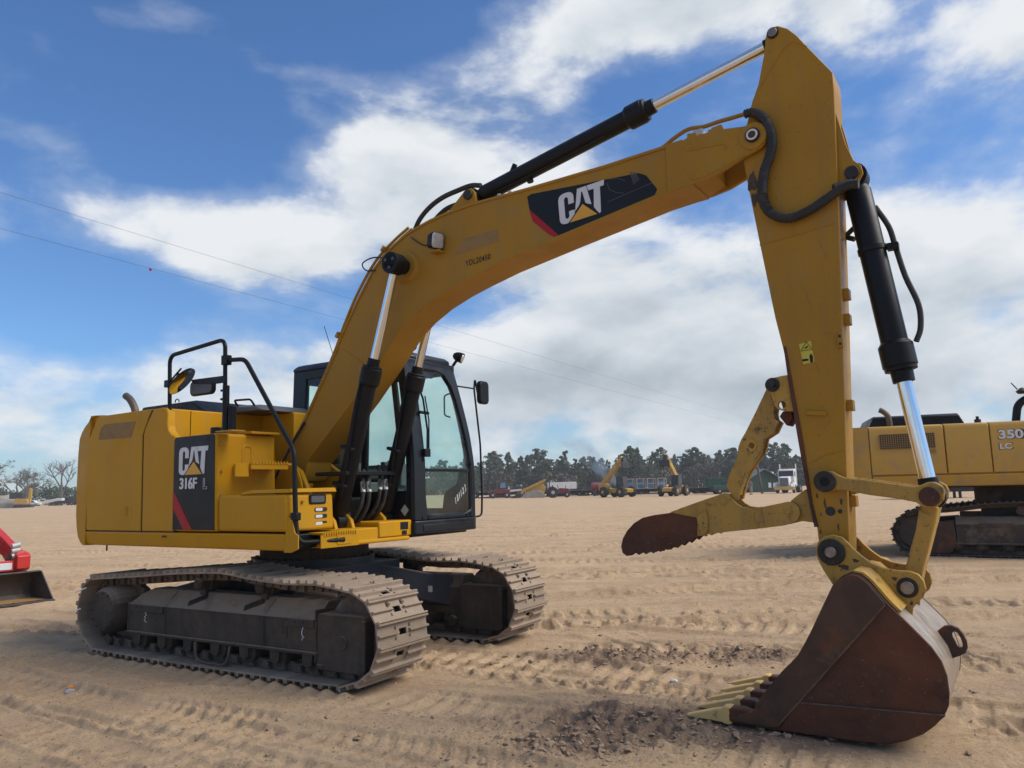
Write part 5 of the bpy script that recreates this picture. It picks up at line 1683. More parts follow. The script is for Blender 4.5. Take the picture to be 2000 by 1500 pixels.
for yy in (BY - 0.09, BY + 0.09):
    plate('ram_lug', [(1.90, 3.94), (2.10, 4.10), (2.17, 4.16), (2.24, 4.165), (2.28, 4.12), (2.29, 4.04), (2.45, 3.97)], yy - 0.018, yy + 0.018, 'boom_yellow', BOOM, 0.005)
pin('ram_pin', 2.212, 4.105, BY - 0.13, BY + 0.13, 0.045, BOOM, 'grease')
MB().tube(spline([(a, BY - 0.06, b) for a, b in TR['stick_tube']], 4), 0.016, 8).build('hydraulic_pipe', 'boom_yellow', BOOM)
MB().obox((4.33, BY - 0.06, 4.095), (0.07, 0.09, 0.05), None).build('pipe_clamp', 'hose_end', BOOM, 0.005)
for x in (2.55, 2.66):
    MB().cyl((x, BY - 0.12, 3.99), (x, BY - 0.12, 4.03), 0.018, n=8).build('grease_fitting', 'hose_end', BOOM)

# boom rams
for yy in (-0.47, 0.15):
    r_ = ram('boom_cylinder', (0.80, yy, 1.235), (1.53, yy, 3.545), 0.076, 1.30, 0.040, EX, 0.096, 0.19, eye_w=0.10)
    MB().tube(spline([(0.93, yy - 0.085, 1.46), (1.02, yy - 0.10, 1.80), (1.10, yy - 0.10, 2.2), (1.17, yy - 0.085, 2.48)], 5), 0.012, 8).build('ram_pipe', 'black_paint', r_)
    for (a, b) in ((0.90, 1.57), (1.0, 1.90)):
        MB().obox((a, yy - 0.04, b), (0.14, 0.12, 0.03), Matrix.Rotation(0.3, 3, 'Y')).build('pipe_clamp', 'black_paint', r_, 0.004)
# stick ram on top of the boom, bucket ram on the stick
sr_ = ram('stick_cylinder', (2.212, BY, 4.105), (4.932, BY, 4.665), 0.076, 1.56, 0.042, EX, 0.097, 0.18, eye_w=0.13)
MB().cyl((2.62, BY - 0.02, 4.24), (2.66, BY - 0.02, 4.31), 0.022, n=10).build('port', 'black_paint', sr_)
MB().cyl((2.80, BY, 4.12), (2.79, BY, 4.16), 0.03, n=10).build('port', 'black_paint', sr_)
MB().tube([(2.5, BY - 0.07, 4.08), (3.0, BY - 0.075, 4.17), (3.55, BY - 0.08, 4.29)], 0.010, 6).build('ram_pipe', 'black_paint', sr_)
br = ram('bucket_cylinder', (5.357, BY, 3.515), (5.632, BY, 1.386), 0.082, 1.17, 0.047, EX, 0.105, 0.20, eye_w=0.13)
uu = (Vector((5.632, BY, 1.386)) - Vector((5.357, BY, 3.515))).normalized()
q = Vector((5.357, BY, 3.515)) + uu * 0.52
MB().cyl(q - uu * 0.02, q + uu * 0.02, 0.090, n=24).obox(q + Vector((0.125, 0.0, 0.0)), (0.07, 0.06, 0.045), None).build('hose_clamp', 'black_paint', br, 0.004)
MB().tube(spline([(5.46, BY + 0.03, 3.30), (5.53, BY + 0.04, 3.15), (5.56, BY + 0.04, 3.00), (5.60, BY + 0.04, 2.80), (5.66, BY + 0.03, 2.60), (5.66, BY + 0.02, 2.45), (5.63, BY, 2.36)], 5), 0.018, 8).build('hydraulic_hose', 'rubber', br)
MB().tube(spline([(5.31, BY + 0.09, 3.12), (5.26, BY + 0.11, 3.16), (5.33, BY + 0.10, 3.22), (5.40, BY + 0.08, 3.30)], 5), 0.018, 8).build('hydraulic_hose', 'rubber', br)

# ---- stick
HS = 0.135
s_right = [(4.880, 4.655), (4.893, 4.685), (4.925, 4.703), (4.965, 4.700), (5.029, 4.655), (5.087, 4.582), (5.141, 4.490), (5.297, 4.235), (5.296, 4.115), (5.263, 3.312), (5.250, 3.04), (5.226, 2.549), (5.191, 1.854), (5.175, 1.514), (5.158, 1.113), (5.15, 1.02), (5.06, 0.985), (4.985, 1.01)]
s_left = [(4.973, 1.123), (4.969, 1.212), (4.946, 1.349), (4.931, 1.521), (4.909, 1.755), (4.876, 2.113), (4.840, 2.387), (4.802, 2.61), (4.735, 3.142), (4.685, 3.55), (4.662, 3.76), (4.680, 3.93), (4.700, 4.03), (4.751, 4.196), (4.802, 4.308), (4.855, 4.515)]
STICK = MB().prism(s_right + s_left, BY - HS, BY + HS).build('stick', 'boom_yellow', EX, 0.006)
ys = BY - HS
MB().tube([(a, ys, b) for a, b in TR['stick_weld']], 0.006, 6).build('weld_bead', 'boom_yellow', STICK)
MB().tube([(a, ys, b) for a, b in TR['stick_weld2']], 0.005, 6).build('weld_bead', 'boom_yellow', STICK)
MB().tube([(4.93, ys, 1.60), (5.05, ys, 1.66), (5.18, ys, 1.69)], 0.005, 6).build('weld_bead', 'boom_yellow', STICK)
pin('stick_pin', 4.928, 4.655, ys - 0.022, BY + HS + 0.022, 0.032, STICK, 'pin_steel')
MB().ring(circle(4.928, 4.655, 0.040, 20), circle(4.928, 4.655, 0.031, 20), ys - 0.012, ys + 0.005).build('pin_collar', 'grease', STICK)
# worn front edge strip
MB().prism([(4.845, 2.40), (4.86, 2.40), (4.885, 2.15), (4.925, 1.76), (4.955, 1.35), (4.98, 1.20), (4.955, 1.20), (4.930, 1.40), (4.895, 1.76), (4.862, 2.13)], BY - HS - 0.012, BY + HS + 0.012).build('wear_strip', 'rust', STICK, 0.003)
lug = [(5.26, 4.10), (5.285, 4.0), (5.335, 3.72), (5.375, 3.60), (5.415, 3.555), (5.425, 3.50), (5.395, 3.45), (5.34, 3.43), (5.26, 3.40), (5.22, 3.35), (5.22, 4.05)]
for yy in (BY - 0.105, BY + 0.085):
    plate('ram_lug', lug, yy, yy + 0.02, 'boom_yellow', STICK, 0.004)
pin('ram_pin', 5.357, 3.515, BY - 0.128, BY + 0.128, 0.045, STICK, 'grease')
# corrugated hose and its drop to the bucket ram
hp = spline([(a, BY - HS - 0.055, b) for a, b in TR['stick_hose']], 12)
hp2 = [hp[0]]
acc = 0.0
for i in range(1, len(hp)):
    acc += (hp[i] - hp[i - 1]).length
    if acc >= 0.0075:
        hp2.append(hp[i])
        acc = 0
MB().tube(hp2, lambda i: 0.034 if i % 2 else 0.027, 10).build('corrugated_hose', 'rubber', STICK, smooth=80)
MB().tube([(p.x - 0.03, p.y + 0.035, p.z + 0.015) for p in hp[::6][3:-6]], 0.02, 8).build('hydraulic_hose', 'rubber', STICK)
MB().cyl((5.25, BY - HS - 0.05, 3.405), (5.36, BY - 0.14, 3.43), 0.034, n=12).build('hose_fitting', 'grease', STICK)
# hose brackets on the side and on the back
for x, z in ((5.205, 2.405),):
    MB().box(x - 0.018, x + 0.018, ys - 0.02, ys, z - 0.055, z + 0.045).build('hose_bracket', 'boom_yellow', STICK, 0.004)
for x, z in ((5.205, 2.405),):
    for k in (-0.03, 0.02):
        MB().cyl((x, ys - 0.024, z + k), (x, ys - 0.018, z + k), 0.009, n=8).build('bolt', 'grease', STICK)
MB().obox((5.02, ys - 0.012, 1.935), (0.13, 0.024, 0.028), Matrix.Rotation(0.14, 3, 'Y')).build('hose_bracket', 'boom_yellow', STICK, 0.004)
for z in (2.72, 2.55, 1.98, 1.44, 1.36):
    MB().box(5.215 + (z - 2.4) * 0.045, 5.255 + (z - 2.4) * 0.045, BY - 0.07, BY + 0.02, z - 0.035, z + 0.035).build('hose_bracket', 'boom_yellow', STICK, 0.004)
# warning sticker
stk = flat('warning_sticker', TR['stick_sticker'], ys, 'decal_yellow', STICK)
cx_, cz_ = [sum(p[i] for p in TR['stick_sticker']) / 4 for i in (0, 1)]
MB().tube([(cx_ - 0.036, ys - 0.004, cz_ + 0.015), (cx_ + 0.036, ys - 0.004, cz_ + 0.018), (cx_, ys - 0.004, cz_ + 0.075)], 0.0032, 4, True).build('warning_triangle', 'decal_black', stk)
MB().tube([(cx_ - 0.010, ys - 0.004, cz_ + 0.03), (cx_ + 0.010, ys - 0.004, cz_ + 0.042)], 0.005, 4).build('symbol', 'decal_black', stk)
flat('symbol', [(cx_ + 0.018, cz_ - 0.068), (cx_ + 0.034, cz_ - 0.068), (cx_ + 0.036, cz_ - 0.03), (cx_ + 0.030, cz_ - 0.012), (cx_ + 0.020, cz_ - 0.012), (cx_ + 0.014, cz_ - 0.03)], ys, 'decal_black', stk, 0.0045)
flat('symbol', [(cx_ - 0.032, cz_ - 0.055), (cx_ + 0.002, cz_ - 0.055), (cx_ + 0.010, cz_ - 0.048), (cx_ + 0.002, cz_ - 0.040), (cx_ - 0.032, cz_ - 0.040)], ys, 'decal_black', stk, 0.0045)
# grease stains round the pins of the lower stick
for x, z, r in ((5.06, 1.30, 0.030), (5.118, 1.30, 0.014)):
    MB().prism(circle(x, z, r, 14), ys - 0.0035, ys + 0.001).build('grease_stain', 'grease', STICK)



def blot(name, x, z, rx, rz, y, mat, parent, seed, n=22):
    r = random.Random(seed)
    pts = []
    ph = [r.uniform(0, 6.28) for _ in range(4)]
    for i in range(n):
        a = 2 * PI * i / n
        k = 0.8 + 0.16 * math.sin(2 * a + ph[0]) + 0.12 * math.sin(3 * a + ph[1]) + 0.08 * math.sin(5 * a + ph[2]) + 0.05 * math.sin(8 * a + ph[3])
        pts.append((x + rx * k * math.cos(a), z + rz * k * math.sin(a)))
    return flat(name, pts, y, mat, parent, 0.0018)


for q, (x, z, rx, rz) in enumerate(((4.715, 3.60, 0.035, 0.10), (4.72, 3.47, 0.022, 0.07), (5.03, 1.35, 0.010, 0.035), (5.10, 1.20, 0.008, 0.025), (4.99, 1.17, 0.006, 0.02), (5.13, 1.36, 0.008, 0.03), (4.985, 1.40, 0.008, 0.02), (5.00, 1.28, 0.005, 0.014))):
    blot('grease_stain', x, z, rx, rz, ys, 'grime', STICK, q + 3, 30)
for q, (x0, z0, x1, z1) in enumerate(((4.98, 2.85, 5.05, 2.60), (5.10, 2.45, 5.16, 2.47), (5.00, 2.36, 5.06, 2.20), (5.06, 1.83, 5.11, 1.90), (5.12, 3.10, 5.16, 2.95), (4.95, 3.30, 4.97, 3.14))):
    MB().tube([(x0, ys - 0.0005, z0), ((x0 + x1) / 2 + 0.006, ys - 0.0005, (z0 + z1) / 2), (x1, ys - 0.0005, z1)], 0.0018, 4).build('scratch', 'decal_faded', STICK)

# ---- linkage
for s in (-1, 1):
    lk = MB().prism(TR['idler_link'], BY + s * 0.150, BY + s * 0.190)
    o = lk.build('idler_link', 'worn_yellow', EX, 0.008)
    for (x, z), r in zip(((5.052, 1.490), (5.637, 1.386)), (0.068, 0.058)):
        pin('pin_end', x, z, BY + s * 0.187, BY + s * 0.206, r, o, 'grease' if r > 0.06 else 'rust', 24)
    pin('pin_end', 5.052, 1.490, BY + s * 0.204, BY + s * 0.212, 0.030, o, 'black_paint')
pw = MB().prism(TR['power_link'], BY - 0.115, BY + 0.115)
pwo = pw.build('power_link', 'worn_yellow', EX, 0.014, 3)
pin('link_pin', 5.637, 1.386, BY - 0.15, BY + 0.15, 0.05, pwo, 'grease')

# ---- bucket
BW = 0.50
shell = [(4.435, 0.022), (4.716, 0.006), (4.992, 0.008), (5.20, 0.008), (5.342, 0.018), (5.434, 0.052), (5.52, 0.098), (5.581, 0.150), (5.63, 0.205), (5.658, 0.262), (5.668, 0.330), (5.665, 0.420), (5.645, 0.497), (5.601, 0.570), (5.513, 0.668), (5.397, 0.795), (5.313, 0.905), (5.268, 0.946), (5.215, 0.957), (5.160, 0.93), (5.113, 0.884)]
rows = []
P = [Vector((a, 0, b)) for a, b in shell]
for i, p in enumerate(P):
    t = (P[min(i + 1, len(P) - 1)] - P[max(i - 1, 0)]).normalized()
    n = Vector((-t.z, 0, t.x))
    q = p + n * 0.028
    e = p + n * 0.003
    rows.append([(e.x, BY - BW + 0.010, e.z), (e.x, BY + BW - 0.010, e.z), (q.x, BY + BW - 0.010, q.z), (q.x, BY - BW + 0.010, q.z)])
BUCKET = MB().loft(rows).build('bucket', 'scraped', EX, 0.0, smooth=30)
side = [(5.113, 0.884), (5.04, 0.745), (4.966, 0.602), (4.925, 0.53), (4.883, 0.462), (4.84, 0.415), (4.794, 0.371), (4.72, 0.285), (4.642, 0.189), (4.610, 0.135), (4.58, 0.095), (4.50, 0.07), (4.435, 0.066)] + shell[:-1]
for s in (-1, 1):
    sp = MB().prism(side, BY + s * BW, BY + s * (BW - 0.028)).build('side_plate', 'rust', BUCKET, 0.004)
    cut = [(a, b) for a, b in TR['bk_diag']]
    cut = [(5.388, 0.79)] + [(4.72, 0.022)] + [(4.44, 0.030), (4.50, 0.068), (4.58, 0.097), (4.615, 0.140), (4.642, 0.189), (4.72, 0.285), (4.794, 0.371), (4.84, 0.415), (4.883, 0.462), (4.925, 0.53), (4.966, 0.602), (5.04, 0.745), (5.113, 0.884), (5.162, 0.926), (5.215, 0.950), (5.262, 0.940), (5.308, 0.900)]
    MB().prism(cut, BY + s * (BW - 0.002), BY + s * (BW + 0.012)).build('side_cutter', 'rust_grey', BUCKET, 0.004)
    low = [(4.86, 0.185), (5.30, 0.20), (5.642, 0.215), (5.61, 0.185), (5.565, 0.140), (5.51, 0.098), (5.43, 0.058), (5.342, 0.024), (5.20, 0.014), (4.992, 0.014), (4.74, 0.014)]
    MB().prism(low, BY + s * (BW - 0.002), BY + s * (BW + 0.009)).build('wear_plate', 'rust', BUCKET, 0.003)
    MB().tube([(5.385, BY + s * (BW + 0.010), 0.783), (4.735, BY + s * (BW + 0.010), 0.035)], 0.006, 6).build('weld_bead', 'weld_tan', BUCKET)
    MB().tube([(4.87, BY + s * (BW + 0.008), 0.188), (5.25, BY + s * (BW + 0.008), 0.201), (5.63, BY + s * (BW + 0.008), 0.216)], 0.005, 6).build('weld_bead', 'bright_wear', BUCKET)
    for x, z in TR['bk_bolts'][:1] + TR['bk_bolts'][1:]:
        MB().cyl((x, BY + s * (BW + 0.010), z), (x, BY + s * (BW + 0.018), z), 0.017, n=12).build('bolt', 'rust_grey', BUCKET, 0.003)
    MB().prism(TR['ear'], BY + s * 0.215, BY + s * 0.180).build('bucket_ear', 'worn_yellow', BUCKET, 0.006)
    fl = pin('pin_flange', 5.063, 1.050, BY + s * 0.212, BY + s * 0.232, 0.083, BUCKET, 'grease', 28)
    pin('pin_end', 5.063, 1.050, BY + s * 0.230, BY + s * 0.258, 0.034, BUCKET, 'pin_steel')
    for a in (0.6, 1.9, 2.9, 4.0, 5.2):
        MB().cyl((5.063 + 0.062 * math.cos(a), BY + s * 0.231, 1.050 + 0.062 * math.sin(a)), (5.063 + 0.062 * math.cos(a), BY + s * 0.242, 1.050 + 0.062 * math.sin(a)), 0.011, n=8).build('bolt', 'grease', BUCKET)
    pin('pin_flange', 5.475, 0.850, BY + s * 0.212, BY + s * 0.222, 0.060, BUCKET, 'grease', 24)
    pin('pin_end', 5.475, 0.850, BY + s * 0.220, BY + s * 0.236, 0.038, BUCKET, 'pin_steel')
pin('bucket_pin', 5.475, 0.850, BY - 0.2, BY + 0.2, 0.036, BUCKET, 'pin_steel')
# yellow pad where the ears meet the bucket's back
rows = []
for a, b in ((5.113, 0.884), (5.160, 0.93), (5.215, 0.957), (5.268, 0.946), (5.313, 0.905), (5.397, 0.795), (5.45, 0.737)):
    rows.append([(a + 0.004, BY - 0.485, b + 0.004), (a + 0.004, BY + 0.485, b + 0.004), (a + 0.016, BY + 0.485, b + 0.014), (a + 0.016, BY - 0.485, b + 0.014)])
MB().loft(rows).build('back_plate', 'worn_yellow', BUCKET, 0.003)
ey = MB()
eo = [(5.595, 0.575), (5.63, 0.605), (5.668, 0.612), (5.705, 0.598), (5.728, 0.565), (5.742, 0.525), (5.744, 0.488), (5.730, 0.458), (5.700, 0.440), (5.655, 0.42), (5.625, 0.49)]
eh = [(5.668, 0.565), (5.682, 0.580), (5.698, 0.575), (5.712, 0.545), (5.720, 0.512), (5.718, 0.490), (5.704, 0.482), (5.690, 0.492), (5.680, 0.52), (5.669, 0.545)]
ey.ring(eo, eh, BY - 0.01, BY + 0.035)
ey.build('lifting_eye', 'rust_grey', BUCKET, 0.004)
for k in range(5):
    yy = BY - 0.455 + k * 0.2275
    ad = MB()
    ad.loft([[(4.62, yy - 0.040, 0.030), (4.62, yy + 0.040, 0.030), (4.62, yy + 0.040, 0.075), (4.62, yy - 0.040, 0.075)],
             [(4.52, yy - 0.046, 0.012), (4.52, yy + 0.046, 0.012), (4.52, yy + 0.046, 0.105), (4.52, yy - 0.046, 0.105)],
             [(4.40, yy - 0.040, 0.015), (4.40, yy + 0.040, 0.015), (4.40, yy + 0.040, 0.100), (4.40, yy - 0.040, 0.100)]])
    ado = ad.build('tooth_adapter', 'rust', BUCKET, 0.012, 3)
    th = MB()
    prof = [(4.45, 0.042, 0.004, 0.100), (4.432, 0.047, 0.0, 0.106), (4.405, 0.046, 0.002, 0.102), (4.385, 0.037, 0.006, 0.084), (4.33, 0.034, 0.008, 0.072), (4.25, 0.030, 0.008, 0.048), (4.165, 0.025, 0.008, 0.022), (4.148, 0.022, 0.010, 0.017)]
    th.loft([[(x, yy - w, z0), (x, yy + w, z0), (x, yy + w * 0.9, z1), (x, yy + w * 0.3, z1 + 0.006), (x, yy - w * 0.3, z1 + 0.006), (x, yy - w * 0.9, z1)] for x, w, z0, z1 in prof])
    th.build('tooth', 'tooth', BUCKET, 0.006, 2)

for q, (x, z, rx, rz) in enumerate(((5.13, 0.96, 0.035, 0.02), (5.20, 1.00, 0.02, 0.015), (5.41, 0.90, 0.02, 0.012), (5.49, 0.76, 0.010, 0.015))):
    blot('grease_stain', x, z, rx, rz, BY - 0.215, 'grime', BUCKET, q + 40, 30)

# ---- thumb
TH = None
serr = []
(xa, za), (xb, zb) = (4.180, 1.131), (3.612, 0.985)
nz = 10
for k in range(nz):
    f = (k + 0.5) / nz
    f2 = (k + 0.85) / nz
    serr += [(xa + (xb - xa) * f, za + (zb - za) * f - 0.035 * math.sin(f * PI) - 0.004), (xa + (xb - xa) * f2, za + (zb - za) * f2 - 0.035 * math.sin(f2 * PI) + 0.016)]
blade = [(3.600, 0.978)] + TR['thumb_blade'][1:12] + [(4.185, 1.20)] + serr[:-1]
for s in (-1, 1):
    tm = MB().prism(TR['thumb_arm'], BY + s * 0.085, BY + s * 0.115)
    o = tm.build('thumb' if s < 0 else 'thumb_side', 'worn_yellow', EX if s < 0 else TH, 0.005)
    if s < 0:
        TH = o
    MB().prism(blade, BY + s * 0.082, BY + s * 0.108).build('thumb_tine', 'rust', TH, 0.004)
    MB().prism(TR['thumb_gusset'], BY + s * 0.112, BY + s * 0.135).build('gusset', 'worn_yellow', TH, 0.004)
    MB().ring(TR['thumb_plate'], [(a * 0.7 + 4.589 * 0.3, b * 0.7 + 1.261 * 0.3) for a, b in TR['thumb_plate']], BY + s * 0.112, BY + s * 0.122).build('weld_frame', 'worn_yellow', TH, 0.003)
    for (x, z), r in zip(TR['thumb_pins'], (0.032, 0.028)):
        pin('pin_flange', x, z, BY + s * 0.11, BY + s * 0.121, r, TH, 'worn_yellow', 20)
        pin('pin_end', x, z, BY + s * 0.118, BY + s * 0.128, r * 0.6, TH, 'worn_yellow', 16)
MB().box(4.15, 4.24, BY - 0.09, BY + 0.09, 1.15, 1.29).box(4.56, 4.62, BY - 0.09, BY + 0.09, 1.21, 1.30).box(4.33, 4.39, BY - 0.09, BY + 0.09, 1.17, 1.22).build('cross_member', 'worn_yellow', TH, 0.004)
tl = MB().ring(TR['thumb_link'], circle(4.569, 1.75, 0.018, 20), BY - 0.075, BY - 0.045)
tlo = tl.build('thumb_link', 'worn_yellow', EX, 0.003, smooth=30)
MB().ring(TR['thumb_link'], circle(4.569, 1.75, 0.018, 20), BY + 0.045, BY + 0.075).build('link_side', 'worn_yellow', tlo, 0.003, smooth=30)
web = [(4.732, 1.924), (4.722, 1.832), (4.653, 1.792), (4.621, 1.696), (4.523, 1.566), (4.471, 1.451), (4.46, 1.41)]
rows = [[(a - 0.012, BY - 0.05, b), (a - 0.012, BY + 0.05, b), (a - 0.03, BY + 0.05, b), (a - 0.03, BY - 0.05, b)] for a, b in web]
MB().loft(rows).build('link_web', 'worn_yellow', tlo, 0.002)
MB().ring(circle(4.556, 1.752, 0.050, 24), circle(4.569, 1.75, 0.019, 20), BY - 0.082, BY - 0.072).build('link_boss', 'worn_yellow', tlo, 0.003)
for s in (-1, 1):
    lgm = MB().ring(TR['thumb_lug'], circle(4.804, 2.009, 0.026, 20), BY + s * 0.095, BY + s * 0.13)
    lgo = lgm.build('thumb_lug', 'worn_yellow', EX, 0.004, smooth=30)
    pin('pin_flange', 4.752, 2.150, BY + s * 0.127, BY + s * 0.145, 0.048, lgo, 'grease', 22)
    pin('pin_end', 4.752, 2.150, BY + s * 0.14, BY + s * 0.185, 0.024, lgo, 'grease', 16)
MB().prism(TR['thumb_arrow'], BY - 0.07, BY + 0.07).build('thumb_stop', 'rust', EX, 0.006)
MB().prism(TR['thumb_bracket'] , BY - 0.082, BY + 0.082).build('thumb_mount', 'worn_yellow', EX, 0.006)

# ---- hoses between the deck and the rams
for pts, r in (([(0.70, -0.30, 1.22), (0.86, -0.34, 1.24), (0.95, -0.33, 1.36), (0.97, -0.31, 1.50), (0.93, -0.28, 1.62), (0.84, -0.26, 1.72)], 0.020),
               ([(0.70, -0.24, 1.22), (0.88, -0.27, 1.24), (0.97, -0.26, 1.36), (0.99, -0.25, 1.50), (0.95, -0.22, 1.62), (0.88, -0.22, 1.70)], 0.020),
               ([(0.66, -0.02, 1.22), (0.80, -0.06, 1.26), (0.90, -0.05, 1.38), (0.93, -0.04, 1.52), (0.90, 0.0, 1.64), (0.84, 0.03, 1.75)], 0.020),
               ([(0.66, 0.03, 1.22), (0.82, 0.00, 1.26), (0.92, 0.01, 1.38), (0.95, 0.02, 1.52), (0.92, 0.05, 1.64), (0.86, 0.07, 1.78)], 0.020),
               ([(0.55, -0.45, 1.20), (0.75, -0.52, 1.19), (0.85, -0.42, 1.23), (0.80, -0.32, 1.30)], 0.018),
               ([(-0.12, -0.45, 1.62), (0.0, -0.40, 1.86), (0.10, -0.36, 2.06), (0.20, -0.34, 2.20)], 0.013)):
    h = MB().tube(spline(pts, 6), r, 10).build('hydraulic_hose', 'rubber', EX)
    if r == 0.020:
        a, b = Vector(pts[3]), Vector(pts[4])
        MB().cyl(a.lerp(b, -0.05), a.lerp(b, 0.75), 0.023, n=12).build('hose_end', 'hose_end', h)
MB().box(0.60, 1.0, -0.56, 0.10, 1.655, 1.69).build('hose_rack', 'black_paint', EX, 0.004)
MB().box(-0.15, 0.55, -0.56, 0.17, 1.17, 1.45).build('valve_block', 'grease', EX, 0.03)

# ------------------------------------------------------------------ second excavator at the right edge
# frame: x along its near side (towards its front), y away from the camera, z up
E2 = thing('excavator', 'mustard yellow excavator standing behind the bucket, cut off by the right edge', 'excavator', (7.62, 15.35, 0), -0.30)
L2 = [(0.20, 0.0), (1.2, -0.01), (2.4, -0.01), (3.4, -0.01), (4.2, 0.0), (4.45, 0.06), (4.62, 0.20), (4.70, 0.42), (4.64, 0.64), (4.48, 0.82), (4.2, 0.91), (3.6, 0.96), (3.0, 1.02), (2.4, 1.03), (1.9, 1.04), (1.4, 1.02), (1.0, 0.97), (0.7, 0.94), (0.35, 0.92), (0.09, 0.88), (-0.10, 0.76), (-0.22, 0.60), (-0.265, 0.43), (-0.21, 0.23), (-0.10, 0.08), (0.04, 0.02)]
_s2, _p2 = resample(L2, 48)
SHOE2 = shoe_mesh('track_shoe', _p2, 0.75, 'old_chain')


def same(o):
    o.rotation_euler = (0, 0, -0.25)          # the crawlers stand turned against the house
    return o


for yc in (0.38, 2.95):
    t2, _ = build_track(E2, yc, L2, 48, 0.75, 'old_chain', 'old_chain', shoe_me=SHOE2, conv=same)
    f2 = MB()
    f2.loft([[(x, yc - 0.24, 0.24), (x, yc - 0.24, 0.60), (x, yc - 0.05, 0.74), (x, yc + 0.2, 0.74), (x, yc + 0.2, 0.24)] for x in (0.86, 3.9)])
    f2.box(0.84, 3.95, yc - 0.27, yc - 0.12, 0.215, 0.25)
    fo = same(f2.build('track_frame', 'old_frame', E2, 0.012))
    MB().prism([(0.34, 0.62), (0.84, 0.66), (0.86, 0.22), (0.74, 0.05), (0.34, 0.04), (0.28, 0.2)], yc - 0.26, yc + 0.2).build('idler_guard', 'rust_grey', fo, 0.012)
    MB().lathe((0.16, yc - 0.13, 0.45), (0.16, yc + 0.13, 0.45), [(0, 0.30), (0.3, 0.31), (0.34, 0.35), (0.66, 0.35), (0.7, 0.31), (1, 0.30)], 28).build('idler_wheel', 'old_chain', fo)
    MB().lathe((4.25, yc - 0.30, 0.46), (4.25, yc + 0.1, 0.46), [(0, 0.2), (0.1, 0.24), (1, 0.26)], 24).build('final_drive', 'old_frame', fo)
    for k in range(8):
        x = 0.85 + k * 0.42
        MB().lathe((x, yc - 0.22, 0.19), (x, yc + 0.2, 0.19), [(0, 0.06), (0.1, 0.11), (0.35, 0.11), (0.36, 0.09), (0.64, 0.09), (0.65, 0.11), (0.9, 0.11), (1, 0.06)], 16).build('track_roller', 'old_frame', fo)
    for x in (1.95, 3.3):
        MB().cyl((x, yc - 0.20, 0.85), (x, yc + 0.15, 0.85), 0.085, n=16).build('carrier_roller', 'old_frame', fo)
    for x0, x1 in ((1.25, 1.80),):
        MB().box(x0, x1, yc - 0.262, yc - 0.2, 0.55, 0.62).build('step', 'old_frame', fo, 0.006)
    MB().box(2.05, 2.6, yc - 0.245, yc - 0.2, 0.36, 0.47).build('access_hole', 'grease', fo)
same(MB().box(1.3, 3.2, 0.7, 2.6, 0.45, 0.95).build('car_body', 'body_navy', E2, 0.03))
MB().cyl((2.30, 1.14, 0.94), (2.30, 1.14, 1.33), 0.75, n=36).build('swing_bearing', 'old_frame', E2)
MB().box(-0.45, 5.3, 0.10, 3.2, 1.30, 1.50).build('deck_frame', 'black_paint', E2, 0.02)
b2 = MB().loft([[(-0.49, 0.06, 1.33), (-0.49, 0.02, 1.55), (-0.49, 0.2, 1.55), (-0.49, 0.2, 1.33)], [(5.2, 0.06, 1.30), (5.2, 0.02, 1.55), (5.2, 0.2, 1.55), (5.2, 0.2, 1.30)]])
b2.build('lower_beam', 'deere_yellow', E2, 0.03, 3)
cw2 = []
for z, i in ((1.28, .18), (1.40, .06), (1.7, 0), (2.2, 0), (2.40, .04), (2.50, .14), (2.54, .26)):
    pts = [(-0.50, 0.03)]
    for k in range(13):
        a = PI / 2 + PI * k / 12
        pts.append((-0.75 + (0.85 - i) * math.cos(a) * 0.9, 1.65 - 1.62 * math.sin(a)))
    pts.append((-0.50, 3.27))
    cw2.append([(a, b, z) for a, b in pts])
MB().loft(cw2).build('counterweight', 'deere_yellow', E2, smooth=50)
MB().box(-0.50, 3.3, 0.08, 3.2, 1.50, 2.50).build('engine_bay', 'deere_yellow', E2, 0.03)
for x0, x1 in ((-0.485, 0.855), (0.88, 1.645), (1.665, 3.1)):
    MB().loft([[(x0, 0.02, 1.572), (x0, 0.02, 2.46), (x0, 0.06, 2.53), (x0, 0.25, 2.555), (x0, 0.25, 1.572)], [(x1, 0.02, 1.572), (x1, 0.02, 2.46), (x1, 0.06, 2.53), (x1, 0.25, 2.555), (x1, 0.25, 1.572)]]).build('side_door', 'deere_yellow', E2, 0.012)
d2 = [o for o in E2.children if o.name.startswith('side_door')]
MB().box(-0.30, 0.69, 0.012, 0.022, 2.085, 2.375).build('grille_backing', 'grease', d2[0])
gm = MB()
for k in range(25):
    x = -0.30 + k * 0.99 / 24
    gm.box(x - 0.006, x + 0.006, 0.002, 0.013, 2.085, 2.375)
for k in range(9):
    z = 2.085 + k * 0.29 / 8
    gm.box(-0.30, 0.69, 0.004, 0.011, z - 0.005, z + 0.005)
gm.build('grille_mesh', 'decal_faded', d2[0])
MB().box(0.57, 0.70, 0.013, 0.022, 1.97, 2.05).build('sticker', 'decal_faded', d2[0])
for s_, z_, h_, mt, dx, bo_, ex_ in (('350', 2.195, 0.195, 'decal_black', -0.012, 0.075, 0.003), ('350', 2.205, 0.175, 'decal_white', 0.0, 0.035, 0.006), ('LC', 2.003, 0.128, 'decal_black', -0.010, 0.075, 0.003), ('LC', 2.011, 0.112, 'decal_white', 0.0, 0.035, 0.006)):
    text_mesh('lettering', s_, mt, d2[2], (1.80 + dx, 0.018, z_), (1, 0, 0), (0, 0, 1), h_, 1.25, bo_, ex_)
